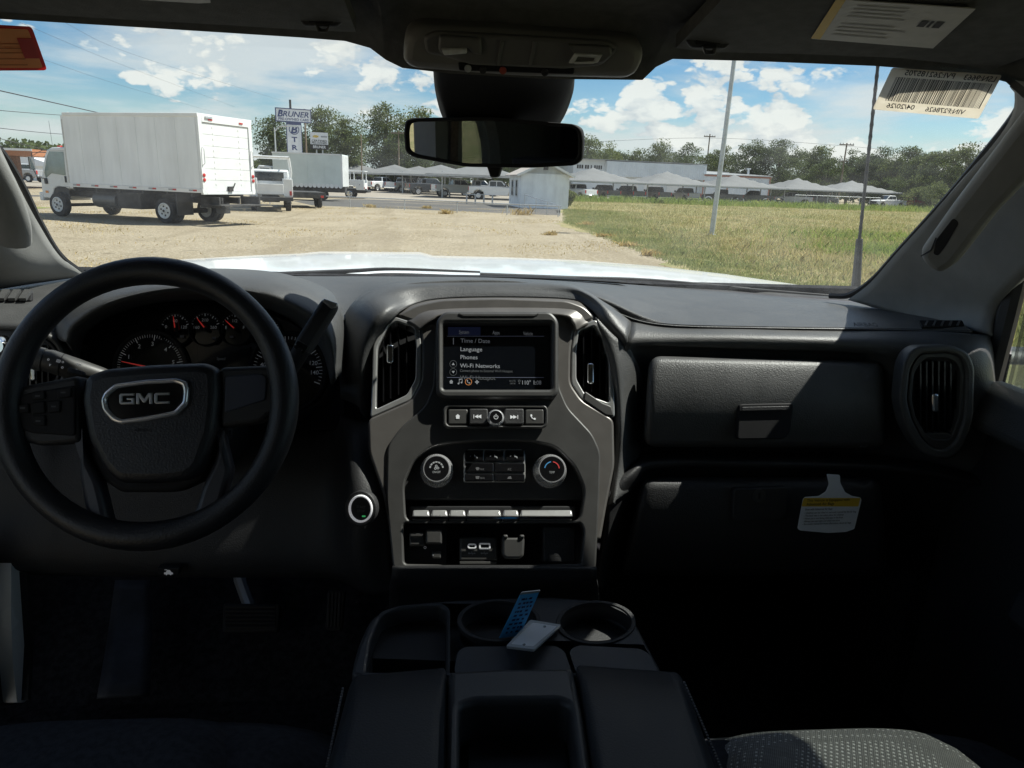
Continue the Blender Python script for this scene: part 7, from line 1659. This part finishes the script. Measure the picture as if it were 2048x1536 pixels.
# ---- loose things in the cabin: airbag hang tag, key tags
PT = tilt(1660, 1030, .965, 6, 4)
tg_ = thing('airbag_hang_tag', 'white and yellow air bag notice tag hanging from the glovebox', 'tag', tuple(PT.p(1660, 950)), world=True)
To = [(1653, 948), (1680, 950), (1681, 966), (1690, 984), (1704, 992), (1721, 995), (1723, 1000), (1709, 1058), (1692, 1064), (1656, 1066), (1600, 1061), (1595, 1057), (1606, 998), (1610, 994), (1638, 992), (1652, 983), (1658, 968)]
def tagplate(name, poly, h0, h1, mt, r=3): mb = MB(); PT.plate(mb, rpoly(poly, r), h0, h1, .0002); return mb.build(name, mt, tg_)
M_tagw = mat('tag_white', (.74, .76, .80), .5, var=.03)
tagplate('card', To, 0, .0008, M_tagw)
tagplate('yellow_header', [(1607.5, 996), (1721, 996), (1717, 1013), (1603, 1013)], .0009, .0012, mat('tag_yellow', (.72, .46, .04), .5, var=.04), 2)
mb = MB(); PT.text(mb, 'This Vehicle is Equipped with', 1614, 1001, 5.2, .0015, 'l', .006); PT.text(mb, 'Advanced Air Bags', 1613, 1008.5, 5.2, .0015, 'l', .006); mb.build('header_lettering', M_ink, tg_, smooth=0)
mb = MB(); PT.text(mb, 'Even with Advanced Air Bags', 1611, 1019, 4, .0012, 'l', .006, wpx=54)
for i, w_ in enumerate((104, 80, 80, 74, 98)): PT.text(mb, ['- Children can be killed or seriously injured by the air bag', '- The back seat is the safest place for children', '- Never put a rear-facing child seat in the front', '- Always use seat belts and child restraints', '- See owner manual for more information about air bags'][i], 1609-i, 1026+i*5.6, 3.6, .0012, 'l', .006, wpx=w_)
mb.build('notice_lettering', M_ink, tg_, smooth=0)
kb = quad_plane([atZ(1041, 1188, 1.235), atZ(1080, 1183, 1.235), atZ(1040, 1272, 1.160)])
t = thing('key_tag', 'blue printed key tag leaning in the left cup holder', 'key tag', tuple(kb.p(1030, 1240)), world=True, group=None)
bq2 = [(1040, 1190), (1079, 1184), (1040, 1271), (998, 1277)]
mb = MB(); kb.plate(mb, rpoly(bq2, 2), -.0005, .0005, .0002); mb.build('card', mat('tag_blue', (.06, .40, .78), .35, var=.06), t)
mb = MB(); rb = random.Random(2)
for i in range(9):
    v0 = .10+i*.095; u0 = .12+rb.uniform(0, .1)
    while u0 < .85:
        w_ = rb.uniform(.05, .18); mb.add([kb.p(*bil(bq2, a, b), .0010) for a, b in ((u0, v0), (min(.9, u0+w_), v0), (min(.9, u0+w_), v0+.045), (u0, v0+.045))], [(0, 1, 2, 3)]); u0 += w_+rb.uniform(.02, .15)
stuff(mb.build('print', mat('tag_ink_blue', (.01, .02, .12), .6), t, smooth=0))
mb = MB(); kb.plate(mb, rpoly([(1040, 1190), (1044, 1185), (1081, 1181), (1079, 1185)], 1), -.0006, .001, .0002); mb.build('crimped_top', M_satd, t)
wk = quad_plane([atZ(1062, 1246, 1.172), atZ(1120, 1256, 1.172), atZ(1015, 1296, 1.182)])
t = thing('key_tag', 'white plastic key tag lying on the console between the cup holders', 'key tag', tuple(wk.p(1066, 1275)), world=True)
wq = [(1063, 1246), (1120, 1255), (1068, 1301), (1015, 1295)]
mb = MB(); wk.plate(mb, [rpoly(wq, 3), ellipse(1089, 1256, 3.2, 2.2, 12), ellipse(1048, 1292, 3.2, 2.2, 12)], -.002, .0005, .0004); mb.build('card', mat('tag_plastic', (.80, .82, .84), .12, var=.05, coat=.8), t)
mb = MB(); wk.plate(mb, [rpoly([(1060, 1244), (1122, 1254), (1068, 1304), (1012, 1297)], 3), rpoly([(1066, 1249), (1114, 1257), (1066, 1298), (1021, 1293)], 3)], -.0025, .0012, .0004); mb.build('sleeve_edge', mat('sleeve', (.45, .47, .48), .15, coat=.8), t)
mb = MB(); mb.tube(cat([wk.p(1089, 1256, .002), wk.p(1080, 1250, .012), wk.p(1072, 1246, .004)], 6), .0008, 6); mb.build('key_ring', M_chrome, t)
